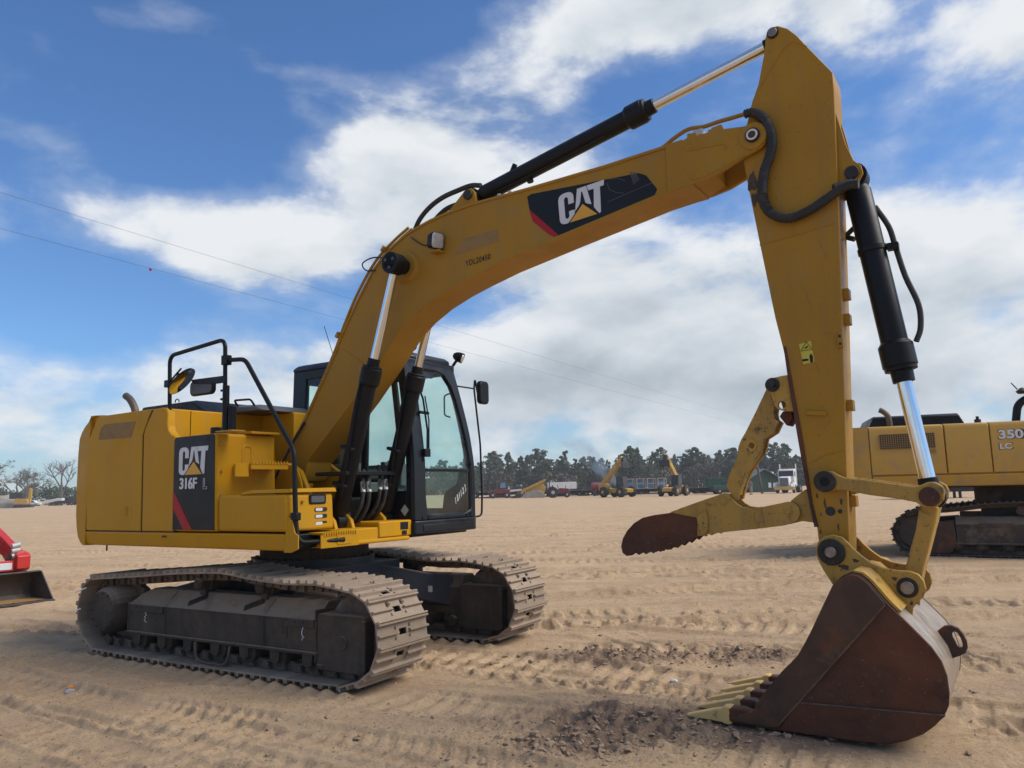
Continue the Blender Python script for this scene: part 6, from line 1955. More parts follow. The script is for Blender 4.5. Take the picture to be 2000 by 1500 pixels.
h2 = MB().loft([[(-0.42, y, 2.50), (-0.28, y, z), (1.32, y, z), (1.45, y, 2.50)] for y, z in ((0.70, 2.76), (0.80, 2.80), (2.4, 2.80))]).build('engine_hood', 'black_paint', E2, 0.02)
MB().tube(spline([(-0.02, 0.40, 2.45), (-0.03, 0.40, 2.70), (-0.06, 0.40, 2.80), (-0.14, 0.40, 2.88), (-0.20, 0.40, 2.91)], 5), 0.055, 14).build('exhaust_pipe', 'exhaust', E2)
MB().cyl((1.62, 0.6, 2.5), (1.62, 0.6, 2.64), 0.06, n=12).cyl((1.62, 0.6, 2.64), (1.62, 0.6, 2.70), 0.03, n=10).build('filler_cap', 'grease', E2)
MB().tube(fillet([(2.42, 1.1, 2.5), (2.50, 1.1, 2.95), (2.75, 1.1, 3.10), (3.4, 1.1, 3.1)], 0.15), 0.075, 12).build('air_duct', 'black_paint', E2)
MB().cyl((2.72, 0.9, 2.5), (2.72, 0.9, 2.80), 0.10, n=14).build('tank_neck', 'deere_yellow', E2)
MB().lathe((2.58, 1.0, 3.15), (2.58, 1.0, 3.27), [(0, 0.08), (0.4, 0.12), (1, 0.03)], 14).tube([(2.5, 1.0, 3.24), (2.40, 1.0, 3.38)], 0.012, 6).build('rotating_beacon', 'grease', E2)
# the part out of frame: cab and boom foot
MB().box(3.3, 5.2, 0.08, 1.1, 1.50, 1.95).build('fuel_tank', 'deere_yellow', E2, 0.03)
MB().box(3.5, 5.3, 2.2, 3.2, 1.50, 3.25).build('cab', 'cab_black', E2, 0.05)
MB().prism([(3.6, 1.5), (4.2, 1.5), (6.4, 4.6), (9.2, 5.4), (9.2, 5.8), (6.0, 5.2)], 1.4, 1.9).build('boom', 'deere_yellow', E2, 0.02)

for o in E2.children:
    if o.name.split('.')[0] not in ('track', 'track_frame', 'car_body', 'swing_bearing'):
        o.location = (-0.085, -0.45, 0.045)
        o.scale = (0.97, 1.0, 0.97)

# ------------------------------------------------------------------ red loader at the left edge
LD = thing('tractor_loader', 'bright red loader arms with a dark steel bucket at the left edge', 'loader', (-7.0, 11.9, 0), 0.99)
lb = MB()
prof = [(-0.07, 0.0), (0.58, 0.0), (0.64, 0.06), (0.62, 0.20), (0.50, 0.38), (0.42, 0.43), (0.34, 0.42)]
for x in (0.0, -1.80):
    lb.prism(prof, x - 0.018, x, 'x')
rows = [[(-0.01, y, z), (-1.80, y, z), (-1.80, y + 0.012, z + 0.010), (-0.01, y + 0.012, z + 0.010)] for y, z in ((0.34, 0.42), (0.42, 0.425), (0.50, 0.37), (0.60, 0.20), (0.62, 0.08), (0.57, 0.02))]
lb.loft(rows)
lbo = lb.build('bucket', 'bucket_steel', LD, 0.004)
MB().box(-1.79, -0.02, -0.02, 0.58, 0.006, 0.020).build('bucket_floor', 'bucket_floor', lbo)
MB().box(-1.80, 0.0, -0.09, 0.06, 0.0, 0.026).build('cutting_edge', 'bucket_steel', lbo, 0.003)
for k in range(5):
    MB().cyl((-0.2 - 0.35 * k, -0.03, 0.024), (-0.2 - 0.35 * k, -0.03, 0.036), 0.022, n=8).build('bolt', 'bucket_steel', lbo)
for x in (-0.20, -1.55):
    am = MB().prism([(0.60, 0.45), (0.90, 0.52), (1.10, 0.66), (1.50, 0.86), (2.6, 1.15), (2.6, 1.38), (1.42, 1.06), (1.0, 0.88), (0.74, 0.76), (0.60, 0.72)], x - 0.06, x + 0.06, 'x')
    ao = am.build('loader_arm', 'loader_red', LD, 0.012)
    MB().prism([(0.66, 0.10), (0.74, 0.10), (0.76, 0.60), (0.70, 0.73), (0.54, 0.70), (0.48, 0.66), (0.49, 0.47), (0.64, 0.40)], x - 0.10, x + 0.09, 'x').build('quick_hitch', 'loader_red', ao, 0.01)
    MB().tube([(0.78 * 0 + x - 0.0, 0.70, 0.55), (x, 1.6, 0.80)], 0.035, 10).build('tilt_cylinder', 'chrome', ao)
for k in range(3):
    MB().cyl((-0.33, 0.62, 0.66 + k * 0.075), (-0.22, 0.60, 0.68 + k * 0.075), 0.042, n=12).build('hose_coupling', 'hose_end', LD, 0.006)
MB().tube(spline([(-0.33, 0.62, 0.68), (-0.42, 0.7, 0.52), (-0.42, 1.0, 0.56), (-0.4, 1.4, 0.8)], 5), 0.028, 8).build('hydraulic_hose', 'rubber', LD)
MB().box(-1.50, -0.24, 0.56, 0.62, 0.44, 0.60).build('cross_bar', 'loader_red', LD, 0.01)
MB().box(-0.62, -0.34, 0.552, 0.558, 0.47, 0.57).build('decal', 'decal_white', LD)
MB().box(-1.45, -0.28, 0.64, 0.70, 0.28, 0.44).build('hitch_plate', 'black_paint', LD, 0.01)
tw = MB().loft([[(x, 1.7, 0.60), (x, 1.7, 1.05), (x, 3.4, 1.30), (x, 3.4, 0.60)] for x in (-1.30, -0.50)])
tw.build('bonnet', 'loader_red', LD, 0.05, 3)


def wheel(parent, c, r, w, axis=(1, 0, 0), tyre='far_tyre', rim='far_rim', n=24, lugs=0):
    c, a = Vector(c), Vector(axis).normalized()
    o = MB().lathe(c - a * w / 2, c + a * w / 2, [(0, r * 0.62), (0.0, r * 0.86), (0.12, r * 0.97), (0.3, r), (0.7, r), (0.88, r * 0.97), (1, r * 0.86), (1, r * 0.62)], n).build('wheel', tyre, parent)
    MB().lathe(c - a * w * 0.515, c + a * w * 0.515, [(0, r * 0.30), (0.1, r * 0.58), (0.15, r * 0.60), (0.85, r * 0.60), (0.9, r * 0.58), (1, r * 0.30)], 16).build('rim', rim, o)
    if lugs:
        lg = MB()
        s = a.orthogonal().normalized()
        t = a.cross(s)
        for k in range(lugs):
            q = 2 * PI * k / lugs
            d = s * math.cos(q) + t * math.sin(q)
            M = Matrix((a, d, a.cross(d))).transposed() @ Matrix.Rotation(0.5 if k % 2 else -0.5, 3, 'Y')
            lg.obox(c + d * r * 1.0 + a * (w * 0.22 if k % 2 else -w * 0.22), (w * 0.5, r * 0.09, r * 0.10), M)
        tag(lg.build('tread', tyre, o), kind='stuff')
    return o


for x in (-1.50, -0.30):
    wheel(LD, (x, 2.3, 0.38), 0.38, 0.26, lugs=20)

# ------------------------------------------------------------------ things far across the yard


def place(dx_px, depth):
    """ground point at a lateral tangent (x/y) and distance"""
    return (dx_px * depth, depth, 0)


# --- compact track loader
CT = thing('track_loader', 'yellow compact track loader with black cab beside the small red tractor', 'track loader', (2.3, 116.0, 0), 0.0, scale=1.1)
MB().prism([(-0.9, 0.05), (1.9, 0.05), (2.15, 0.25), (1.6, 0.85), (0.9, 1.05), (-0.6, 0.75), (-1.1, 0.30)], -0.9, -0.45).build('track', 'concrete', CT, 0.05)
MB().prism([(-0.9, 0.05), (1.9, 0.05), (2.15, 0.25), (1.6, 0.85), (0.9, 1.05), (-0.6, 0.75), (-1.1, 0.30)], 0.45, 0.9).build('track', 'concrete', CT, 0.05)
MB().prism([(-0.6, 0.5), (1.9, 0.6), (2.1, 1.4), (1.7, 1.9), (0.2, 1.5), (-0.6, 1.1)], -0.5, 0.5).build('chassis', 'far_yellow', CT, 0.05)
for y in (-0.75, 0.55):
    MB().prism([(-1.35, 0.85), (-1.15, 0.55), (-0.75, 0.95), (2.05, 2.15), (2.2, 2.45), (1.9, 2.45), (-0.9, 1.25)], y, y + 0.2).build('lift_arm', 'far_yellow', CT, 0.03)
cbx = MB().prism([(-0.35, 1.1), (1.35, 1.3), (1.35, 2.55), (-0.25, 2.55)], -0.45, 0.45).build('cab', 'far_dark', CT, 0.05)
MB().prism([(-0.15, 1.6), (1.15, 1.75), (1.15, 2.4), (-0.08, 2.4)], -0.46, 0.46).build('window', 'far_glass', cbx)
MB().prism([(-2.6, 0.05), (-1.3, 0.05), (-1.25, 0.75), (-1.6, 0.65), (-2.5, 0.2)], -0.9, 0.9).build('bucket', 'far_dark', CT, 0.03)
# --- small tractor
RT = thing('tractor', 'small maroon tractor with roll bar next to the yellow track loader', 'tractor', (6.3, 112.0, 0), 0.0, scale=1.12)
for y in (-0.62, 0.62):
    wheel(RT, (-0.75, y, 0.68), 0.68, 0.36, (0, 1, 0), lugs=22)
    wheel(RT, (1.05, y * 0.9, 0.38), 0.38, 0.22, (0, 1, 0))
MB().prism([(-0.9, 0.55), (1.4, 0.45), (1.45, 1.0), (1.2, 1.15), (0.1, 1.22), (0.0, 0.9), (-0.9, 0.95)], -0.28, 0.28).build('bonnet', 'far_maroon', RT, 0.05)
for y in (-0.62, 0.62):
    MB().prism([(-1.4, 1.0), (-1.2, 1.38), (-0.7, 1.46), (-0.3, 1.2), (-0.4, 1.12), (-0.75, 1.38), (-1.15, 1.28), (-1.3, 1.0)], y - 0.2, y + 0.2).build('mudguard', 'far_maroon', RT, 0.02)
MB().tube(fillet([(-1.1, -0.5, 0.9), (-1.15, -0.5, 2.25), (-1.15, 0.5, 2.25), (-1.1, 0.5, 0.9)], 0.15), 0.04, 8).build('roll_bar', 'far_dark', RT)
MB().box(-0.75, -0.35, -0.22, 0.22, 1.05, 1.2).box(-0.85, -0.72, -0.22, 0.22, 1.2, 1.6).build('seat', 'far_dark', RT, 0.03)
MB().tube([(0.05, 0, 1.1), (-0.08, 0, 1.5)], 0.03, 6).tube([(-0.1 + 0.04 * math.sin(a), 0.2 * math.cos(a), 1.5 + 0.17 * math.sin(a)) for a in [2 * PI * i / 14 for i in range(14)]], 0.02, 6, True).build('steering_wheel', 'far_dark', RT)
MB().cyl((0.95, 0.12, 1.1), (0.95, 0.12, 1.55), 0.035, n=8).build('exhaust_pipe', 'far_dark', RT)


def telehandler(loc, rz, label, mats):
    t = thing('telehandler', label, 'telehandler', loc, rz, 'telehandlers parked across the yard', 1.08)
    for x in (-1.45, 1.45):
        for y in (-0.95, 0.95):
            wheel(t, (x, y, 0.64), 0.64, 0.42, (0, 1, 0), lugs=18, rim=mats[0])
    MB().prism([(-2.2, 0.55), (2.1, 0.55), (2.15, 0.95), (1.6, 1.05), (-1.0, 1.05), (-2.3, 1.25)], -0.55, 0.55).build('chassis', mats[0], t, 0.05)
    MB().prism([(-2.3, 0.7), (-1.2, 0.75), (-1.15, 1.6), (-1.5, 1.75), (-2.35, 1.6)], -0.95, -0.15).build('engine_cover', mats[0], t, 0.06)
    cb_ = MB().prism([(-0.35, 0.95), (0.95, 0.95), (0.85, 1.6), (0.7, 2.45), (-0.35, 2.45)], 0.12, 0.98).build('cab', 'far_dark', t, 0.04)
    MB().prism([(-0.25, 1.45), (0.78, 1.45), (0.64, 2.35), (-0.25, 2.35)], 0.10, 1.0).build('window', 'far_glass', cb_)
    MB().prism([(0.55, 1.35), (0.86, 1.35), (0.72, 2.3), (0.5, 2.3)], 0.18, 0.92).build('window', 'far_glass', cb_)
    # raised boom: outer and inner sections
    a = rad(42)
    for nm, l0, l1, hh, mt in (('boom', 0.0, 3.6, 0.30, mats[0]), ('boom_section', 3.3, 4.6, 0.22, mats[1])):
        c_, s_ = math.cos(a), math.sin(a)
        q = [(-2.1 + l * c_ - h * s_, 1.65 + l * s_ + h * c_) for l, h in ((l0, -hh), (l1, -hh), (l1, hh), (l0, hh))]
        MB().prism(q, -0.50, 0.0).build(nm, mt, t, 0.03)
    MB().tube([(-1.2, -0.25, 1.0), (-0.3, -0.25, 2.75)], 0.08, 8).build('lift_cylinder', 'far_rim', t)
    ex_, ez_ = -2.1 + 4.6 * math.cos(a), 1.65 + 4.6 * math.sin(a)
    MB().prism([(ex_ - 0.15, ez_ - 0.2), (ex_ + 0.25, ez_ + 0.1), (ex_ + 0.45, ez_ - 0.9), (ex_ + 0.15, ez_ - 0.95)], -0.5, 0.05).build('boom_head', 'far_dark', t, 0.03)
    MB().box(ex_ + 0.35, ex_ + 0.45, -0.85, 0.4, ez_ - 1.4, ez_ - 0.5).build('fork_carriage', 'far_dark', t, 0.02)
    for y in (-0.65, 0.1):
        MB().box(ex_ + 0.42, ex_ + 1.6, y, y + 0.13, ez_ - 1.38, ez_ - 1.30).build('fork', 'far_dark', t)
    return t


telehandler((13.5, 102.0, 0), rad(-52), 'yellow telehandler with boom raised to the right, left of the other one', ('far_yellow', 'far_yellow'))
telehandler((20.2, 99.0, 0), rad(236), 'yellow telehandler with boom raised to the left, nearer the green skip', ('far_yellow', 'worn_yellow'))

# --- white semi tractor
ST = thing('semi_truck', 'white bonneted semi truck with twin chrome stacks by the green shed', 'truck', (35.2, 100.5, 0), rad(-118))
# x forward
MB().prism([(-5.2, 0.75), (2.2, 0.75), (2.2, 1.0), (-5.2, 1.0)], -0.5, 0.5).build('chassis', 'far_dark', ST, 0.03)
MB().prism([(0.2, 1.0), (2.35, 0.85), (2.4, 1.95), (2.2, 2.05), (0.2, 2.15)], -0.62, 0.62).build('bonnet', 'far_white', ST, 0.08)
for y in (-0.98, 0.98):
    MB().prism([(0.65, 0.75), (0.85, 1.2), (1.25, 1.35), (1.7, 1.25), (2.1, 0.95), (2.3, 0.8), (2.1, 0.75), (1.75, 1.05), (1.0, 1.05), (0.8, 0.75)], y - 0.26, y + 0.26).build('wing', 'far_white', ST, 0.03)
cb_ = MB().prism([(-1.35, 0.9), (0.35, 0.9), (0.35, 2.1), (0.1, 2.95), (-0.1, 3.05), (-1.35, 3.1)], -1.0, 1.0).build('cab', 'far_white', ST, 0.08)
MB().prism([(0.36, 2.15), (0.14, 2.82), (0.16, 2.83), (0.40, 2.15)], -0.88, 0.88).build('windscreen', 'far_dark', cb_)
for y in (-1.01, 1.0):
    MB().prism([(-0.75, 2.1), (0.15, 2.1), (0.0, 2.75), (-0.75, 2.75)], y, y + 0.012).build('side_window', 'far_dark', cb_)
MB().box(2.38, 2.46, -0.50, 0.50, 0.95, 1.92).build('grille', 'far_dark', ST, 0.02)
for k in range(8):
    MB().box(2.44, 2.48, -0.45 + k * 0.12, -0.41 + k * 0.12, 1.0, 1.88).build('grille_bar', 'far_rim', ST)
MB().box(2.35, 2.62, -1.2, 1.2, 0.42, 0.85).build('bumper', 'tooth', ST, 0.03)
for y in (-0.9, 0.9):
    MB().box(2.1, 2.36, y - 0.14, y + 0.14, 1.18, 1.42).build('headlight', 'lens', ST, 0.03)
    MB().cyl((-1.5, y * 1.1, 0.9), (-1.5, y * 1.1, 3.75), 0.085, n=12).build('exhaust_stack', 'chrome', ST)
    wheel(ST, (1.35, y * 1.12, 0.5), 0.5, 0.30, (0, 1, 0))
    for x in (-3.3, -4.6):
        wheel(ST, (x, y, 0.5), 0.5, 0.55, (0, 1, 0))
for k in range(5):
    MB().box(-0.6, -0.45, -0.7 + k * 0.33, -0.6 + k * 0.33, 3.08, 3.2).build('marker_light', 'litter_orange', cb_)
MB().prism([(-4.9, 1.0), (-2.9, 1.0), (-3.1, 1.25), (-4.9, 1.15)], -0.5, 0.5).build('fifth_wheel', 'far_dark', ST)

# --- person standing by the pole: one continuous body
PE = thing('person', 'person in tan shirt and pale shorts standing by the wooden pole', 'person', (29.0, 95.5, 0), rad(200))
pb = MB()


def rings(path):
    secs = []
    for (x, y, z, a, b) in path:
        secs.append([(x + a * math.cos(2 * PI * i / 10), y + b * math.sin(2 * PI * i / 10), z) for i in range(10)])
    return secs


pb.loft(rings([(0, 0, 0.86, .13, .17), (0, 0, 1.0, .125, .165), (0, 0, 1.12, .115, .15), (0, 0, 1.3, .13, .19), (0, 0, 1.42, .11, .21), (0, 0, 1.48, .07, .12), (0.01, 0, 1.52, .055, .055), (0.02, 0, 1.57, .06, .055), (0.03, 0, 1.62, .09, .07), (0.03, 0, 1.68, .095, .075), (0.02, 0, 1.74, .085, .07), (0.01, 0, 1.78, .04, .035)]))
for s in (-1, 1):
    pb.tube([(0, s * 0.20, 1.42), (0.01, s * 0.25, 1.25), (0.03, s * 0.27, 1.12), (0.10, s * 0.25, 0.98), (0.13, s * 0.24, 0.88), (0.14, s * 0.235, 0.80)], lambda i: (0.055, 0.05, 0.043, 0.04, 0.035, 0.025)[i], 8)
    pb.tube([(0, s * 0.09, 0.90), (0, s * 0.10, 0.70), (0.01, s * 0.105, 0.48), (-0.01, s * 0.11, 0.28), (0.0, s * 0.11, 0.08), (0.04, s * 0.115, 0.03), (0.14, s * 0.12, 0.03)], lambda i: (0.09, 0.085, 0.06, 0.055, 0.04, 0.045, 0.03)[i], 8)
PB = pb.build('body', 'skin', PE, smooth=80)
MB().loft(rings([(0, 0, 0.88, .14, .18), (0, 0, 1.0, .135, .175), (0, 0, 1.12, .127, .165), (0, 0, 1.3, .14, .20), (0, 0, 1.43, .12, .22), (0, 0, 1.485, .075, .10)])).build('shirt', 'shirt', PE, smooth=80)
for s in (-1, 1):
    MB().tube([(0, s * 0.20, 1.43), (0.01, s * 0.25, 1.25), (0.02, s * 0.265, 1.17)], 0.066, 8).build('sleeve', 'shirt', PE)
    MB().tube([(0, s * 0.08, 0.94), (0, s * 0.10, 0.70), (0.01, s * 0.108, 0.50)], lambda i: (0.105, 0.105, 0.095)[i], 10).build('shorts', 'khaki', PE)
    MB().obox((0.05, s * 0.115, 0.045), (0.27, 0.10, 0.09)).build('shoe', 'far_dark', PE, 0.02)
MB().loft(rings([(0.0, 0, 1.66, .10, .085), (0.005, 0, 1.74, .095, .08), (0.005, 0, 1.80, .05, .045)])).build('hair', 'dark_hair', PE, smooth=80)

# --- pole, shed, skip, box trailer, flat trailers
PO = MB().cyl((0, 0, 0), (-0.6, 0.2, 5.6), 0.17, 0.13, 12).build('utility_pole', 'wood_pole', None)
PO.location = (32.1, 101.0, 0)
tag(PO, 'leaning wooden pole in front of the green shed', 'pole')

SH = thing('shed', 'dark green gabled shed with grey metal roof behind the wooden pole', 'shed', (36.6, 114, 0), rad(12), scale=0.72)
MB().prism([(-3.4, 0), (3.4, 0), (3.4, 2.7), (0, 4.6), (-3.4, 2.7)], -0.0, 8.0).build('wall', 'shed_green', SH)
for k in range(16):
    MB().box(-3.3 + k * 0.43, -3.26 + k * 0.43, -0.04, 0.0, 0.1, 2.6 + max(0, 1.9 - abs(-3.28 + k * 0.43) * 0.55)).build('batten', 'shed_green', SH)
for s in (-1, 1):
    MB().prism([(0, 4.62), (s * 4.0, 2.42), (s * 4.0, 2.54), (0, 4.76)], -0.6, 8.6).build('roof', 'shed_roof', SH, 0.01)
MB().box(0.9, 1.5, -0.06, 0.0, 0.9, 1.9).build('window', 'far_white', SH)
MB().box(2.0, 2.7, -0.06, 0.0, 0.8, 1.8).build('window', 'far_white', SH)
DU = thing('skip', 'dark green open skip with ribbed sides left of the shed', 'skip', (29.6, 112, 0), rad(4), scale=0.74)
MB().prism([(-3.0, 0.9), (3.0, 0.9), (3.2, 2.8), (-3.2, 2.8)], -1.2, 1.2).build('body', 'far_green', DU, 0.04)
MB().box(-3.25, 3.25, -1.27, 1.27, 2.72, 2.86).build('rim', 'far_green', DU, 0.02)
for k in range(7):
    MB().box(-2.8 + k * 0.9, -2.66 + k * 0.9, -1.27, -1.19, 0.95, 2.75).build('rib', 'far_green', DU)
MB().box(-3.0, 3.0, -0.9, 0.9, 0.35, 0.9).build('sub_frame', 'far_dark', DU)
WT = thing('box_trailer', 'white box trailer parked beyond the small maroon tractor', 'trailer', (12.2, 200, 0), rad(3))
MB().box(-3.7, 3.6, -1.25, 1.25, 1.0, 2.75).build('box', 'far_white', WT, 0.04)
for k in range(7):
    MB().box(-3.6 + k * 1.17, -3.54 + k * 1.17, -1.275, -1.25, 1.05, 2.7).build('rib', 'far_white', WT)
MB().box(-3.6, 3.5, -0.6, 0.6, 0.7, 1.0).build('chassis', 'far_dark', WT)
for x in (-2.2, -1.0):
    for y in (-0.95, 0.95):
        wheel(WT, (x, y, 0.5), 0.5, 0.5, (0, 1, 0))


def flat_trailer(loc, rz, n, label, load=None, mat='far_dark'):
    t = thing('flat_trailer', label, 'trailer', loc, rz, 'dark flat trailers along the tree line')
    MB().box(-n / 2, n / 2, -1.2, 1.2, 0.80, 0.95).build('deck', mat, t, 0.02)
    for yy in (-0.475, 0.475):
        MB().box(-n / 2, n / 2, yy - 0.075, yy + 0.075, 0.45, 0.80).build('frame_rail', mat, t)
    for x in (-n / 2 + 1.0, -n / 2 + 2.1):
        for y in (-0.9, 0.9):
            wheel(t, (x, y, 0.45), 0.45, 0.4, (0, 1, 0), n=14)
    for yy in (-0.425, 0.425):
        MB().box(n / 2 - 1.4, n / 2 - 1.25, yy - 0.075, yy + 0.075, 0, 0.78).build('landing_leg', mat, t)
    MB().box(-n / 2 - 0.02, -n / 2 + 0.1, -1.2, 1.2, 0.55, 0.66).build('bumper', 'far_maroon', t)
    return t


TRL = [(-4.0, 128, 9, 'dark flat trailer with red tail bar at the left end of the row'), (9.5, 124, 10, 'dark flat trailer behind the small maroon tractor'), (14.0, 128, 9, 'dark flat trailer behind the left telehandler'),
       (20.0, 116, 9, 'dark flat trailer between the two telehandlers'), (25.6, 108, 8, 'dark flat trailer in front of the green skip'), (30.5, 118, 8, 'dark flat trailer half hidden by the thumb arm')]
for x, y, n, lb_ in TRL:
    flat_trailer((x, y, 0), rad(random.uniform(-6, 6)), n, lb_)
flat_trailer((30.6, 57.0, 0), rad(-4), 6.0, 'low dark trailer seen under the body of the right-hand excavator')
# low attachments and pallets lying along the row
_c = random.Random(9)
for k in range(30):
    tg_ = -0.035 + k * 0.0125 + _c.uniform(-0.003, 0.003)
    d_ = _c.uniform(122, 136)
    at = thing('attachment', 'low dark attachment lying in the row of equipment before the pines', 'attachment', (tg_ * d_, d_, 0), _c.uniform(-0.5, 0.5), 'attachments lying along the row')
    w_, h_ = _c.uniform(0.7, 1.5), _c.uniform(0.25, 0.9)
    MB().prism([(-w_, 0.02), (w_, 0.02), (w_ * 0.9, h_ * 0.6), (w_ * 0.2, h_), (-w_ * 0.7, h_ * 0.8)], -0.5, 0.5).build('body', _c.choice(('far_dark', 'far_dark', 'far_dark', 'far_dark', 'body_navy', 'far_rust')), at, 0.04)
    MB().box(-w_ * 1.05, w_ * 1.05, -0.6, -0.5, 0.02, 0.18).build('frame_bar', 'far_dark', at)
# stacked cages on the trailer between the telehandlers
for k in range(4):
    x, y = 17.2 + k * 1.45, 116 - k * 0.6
    cg = thing('steel_cage', ('leftmost', 'second from the left', 'third from the left', 'rightmost')[k] + ' of four pale steel cages on the trailer between the telehandlers', 'cage', (x, y, 0.95), rad(5), 'steel cages in a row')
    for sx in (-0.62, 0.62):
        for sy in (-0.5, 0.5):
            MB().box(sx - 0.05, sx + 0.05, sy - 0.05, sy + 0.05, 0, 1.5).build('post', 'far_rim', cg)
    for z in (0.04, 0.75, 1.46):
        for sy in (-0.5, 0.5):
            MB().box(-0.62, 0.62, sy - 0.04, sy + 0.04, z - 0.04, z + 0.04).build('rail', 'far_rim', cg)
    MB().box(-0.65, 0.65, -0.55, 0.55, 1.5, 1.58).build('lid', 'far_rust', cg)
    MB().box(-0.5, 0.5, 0.3, 0.36, 0.1, 1.4).build('back_panel', 'far_blue', cg)
TK = thing('tank', 'dark red cylindrical tank behind the left telehandler', 'tank', (13.0, 118.5, 0), rad(8), scale=0.85)
MB().lathe((-1.6, 0, 1.75), (1.1, 0, 1.75), [(0, 0.4), (0.05, 0.7), (0.95, 0.7), (1, 0.4)], 20).build('shell', 'far_maroon', TK)
for x in (-1.0, 0.6):
    MB().box(x - 0.1, x + 0.1, -0.6, 0.6, 0, 1.3).build('leg', 'far_dark', TK)
# small machines at the left of the row
RV = thing('forestry_machine', 'small red and black machine left of the yellow track loader', 'machine', (-2.3, 122, 0), rad(5))
MB().prism([(-1.9, 0.7), (1.6, 0.7), (1.5, 1.3), (0.4, 1.5), (-1.2, 1.3), (-1.9, 1.0)], -0.7, 0.7).build('body', 'far_maroon', RV, 0.06)
rc = MB().prism([(-0.3, 1.3), (1.1, 1.3), (0.95, 2.6), (-0.15, 2.6)], -0.6, 0.6).build('cab', 'far_dark', RV, 0.05)
MB().prism([(0.0, 1.6), (0.85, 1.6), (0.78, 2.4), (0.05, 2.4)], -0.61, 0.61).build('window', 'far_blue', rc)
for x in (-1.2, 1.0):
    for y in (-0.75, 0.75):
        wheel(RV, (x, y, 0.5), 0.5, 0.35, (0, 1, 0))
MB().prism([(1.3, 0.9), (3.4, 1.15), (3.4, 1.35), (1.3, 1.25)], -0.2, 0.2).build('arm', 'far_white', RV)
GC = thing('pickup', 'dark green pickup parked in front of the shed', 'pickup', (29.4, 106.5, 0), rad(5))
MB().prism([(-2.6, 0.5), (2.6, 0.5), (2.65, 1.0), (1.4, 1.15), (0.8, 1.8), (-0.6, 1.85), (-0.8, 1.2), (-2.6, 1.2)], -0.9, 0.9).build('body', 'shed_green', GC, 0.08)
MB().prism([(0.75, 1.25), (0.45, 1.7), (-0.5, 1.72), (-0.6, 1.25)], -0.92, 0.92).build('window', 'far_white', GC)
for x in (-1.7, 1.7):
    for y in (-0.8, 0.8):
        wheel(GC, (x, y, 0.4), 0.4, 0.26, (0, 1, 0))

# --- left background: heap of spoil, digger, car, white trailer
HP = MB()
secs = []
rr_ = random.Random(4)
for k in range(9):
    f = k / 8
    secs.append([((-9 + 18 * f), 3.0 * math.cos(a) * (0.6 + 0.4 * math.sin(PI * f)), max(0, math.sin(a)) * (3.0 * math.sin(PI * (0.08 + 0.84 * f)) + rr_.uniform(-0.2, 0.2))) for a in [PI * i / 8 for i in range(9)]])
HP.loft(secs, caps=True)
hpo = HP.build('concrete_heap', 'concrete', None, smooth=0)
hpo.location = (-109.4, 168, -0.05)
hpo.scale = (0.5, 1, 1)
tag(hpo, 'pale heap of broken concrete at the far left edge', 'heap')
YM = thing('digger', 'small yellow digger with raised arm beside the pale heap', 'digger', (-104.1, 165, 0), rad(10), scale=0.8)
MB().prism([(-2.0, 0.1), (2.0, 0.1), (2.2, 0.5), (1.8, 0.9), (-1.8, 0.9), (-2.2, 0.5)], -1.2, 1.2).build('track', 'far_dark', YM, 0.08)
MB().prism([(-2.2, 1.0), (1.2, 1.0), (1.2, 2.2), (-1.6, 2.5), (-2.2, 2.0)], -1.2, 1.2).build('body', 'far_yellow', YM, 0.08)
MB().prism([(-3.4, 2.4), (-0.2, 2.3), (-0.2, 3.9), (-2.6, 4.1), (-3.4, 3.6)], -0.9, 0.9).build('cab', 'far_dark', YM, 0.08)
MB().prism([(0.6, 1.2), (1.4, 1.2), (1.75, 3.6), (1.7, 5.0), (1.1, 5.2), (1.0, 3.6)], -0.3, 0.3).build('arm', 'far_yellow', YM, 0.05)
WC = thing('car', 'white car parked beside the small yellow digger', 'car', (-127.5, 205, 0), rad(8))
MB().prism([(-2.4, 0.3), (2.4, 0.3), (2.45, 0.8), (1.5, 0.95), (0.9, 1.5), (-1.0, 1.55), (-1.8, 1.0), (-2.4, 0.9)], -0.9, 0.9).build('body', 'far_white', WC, 0.1)
MB().prism([(1.3, 0.98), (0.8, 1.42), (-0.9, 1.46), (-1.5, 1.02)], -0.92, 0.92).build('window', 'far_dark', WC)
for x in (-1.5, 1.5):
    for y in (-0.8, 0.8):
        wheel(WC, (x, y, 0.34), 0.34, 0.24, (0, 1, 0), n=14)
WB = thing('tipping_trailer', 'white tipping trailer tilted in front of the left trees', 'trailer', (-118.5, 200, 0), rad(5), scale=0.62)
MB().prism([(-4.2, 0.7), (1.8, 2.0), (3.6, 2.0), (3.6, 3.1), (1.8, 3.1), (-4.2, 2.0)], -1.2, 1.2).build('body', 'far_white', WB, 0.08)
MB().box(-3.6, 3.4, -0.5, 0.5, 0.45, 0.7).build('chassis', 'far_dark', WB)
for x in (-1.5, 0.3, 2.6):
    for y in (-0.95, 0.95):
        wheel(WB, (x, y, 0.5), 0.5, 0.4, (0, 1, 0), n=14)
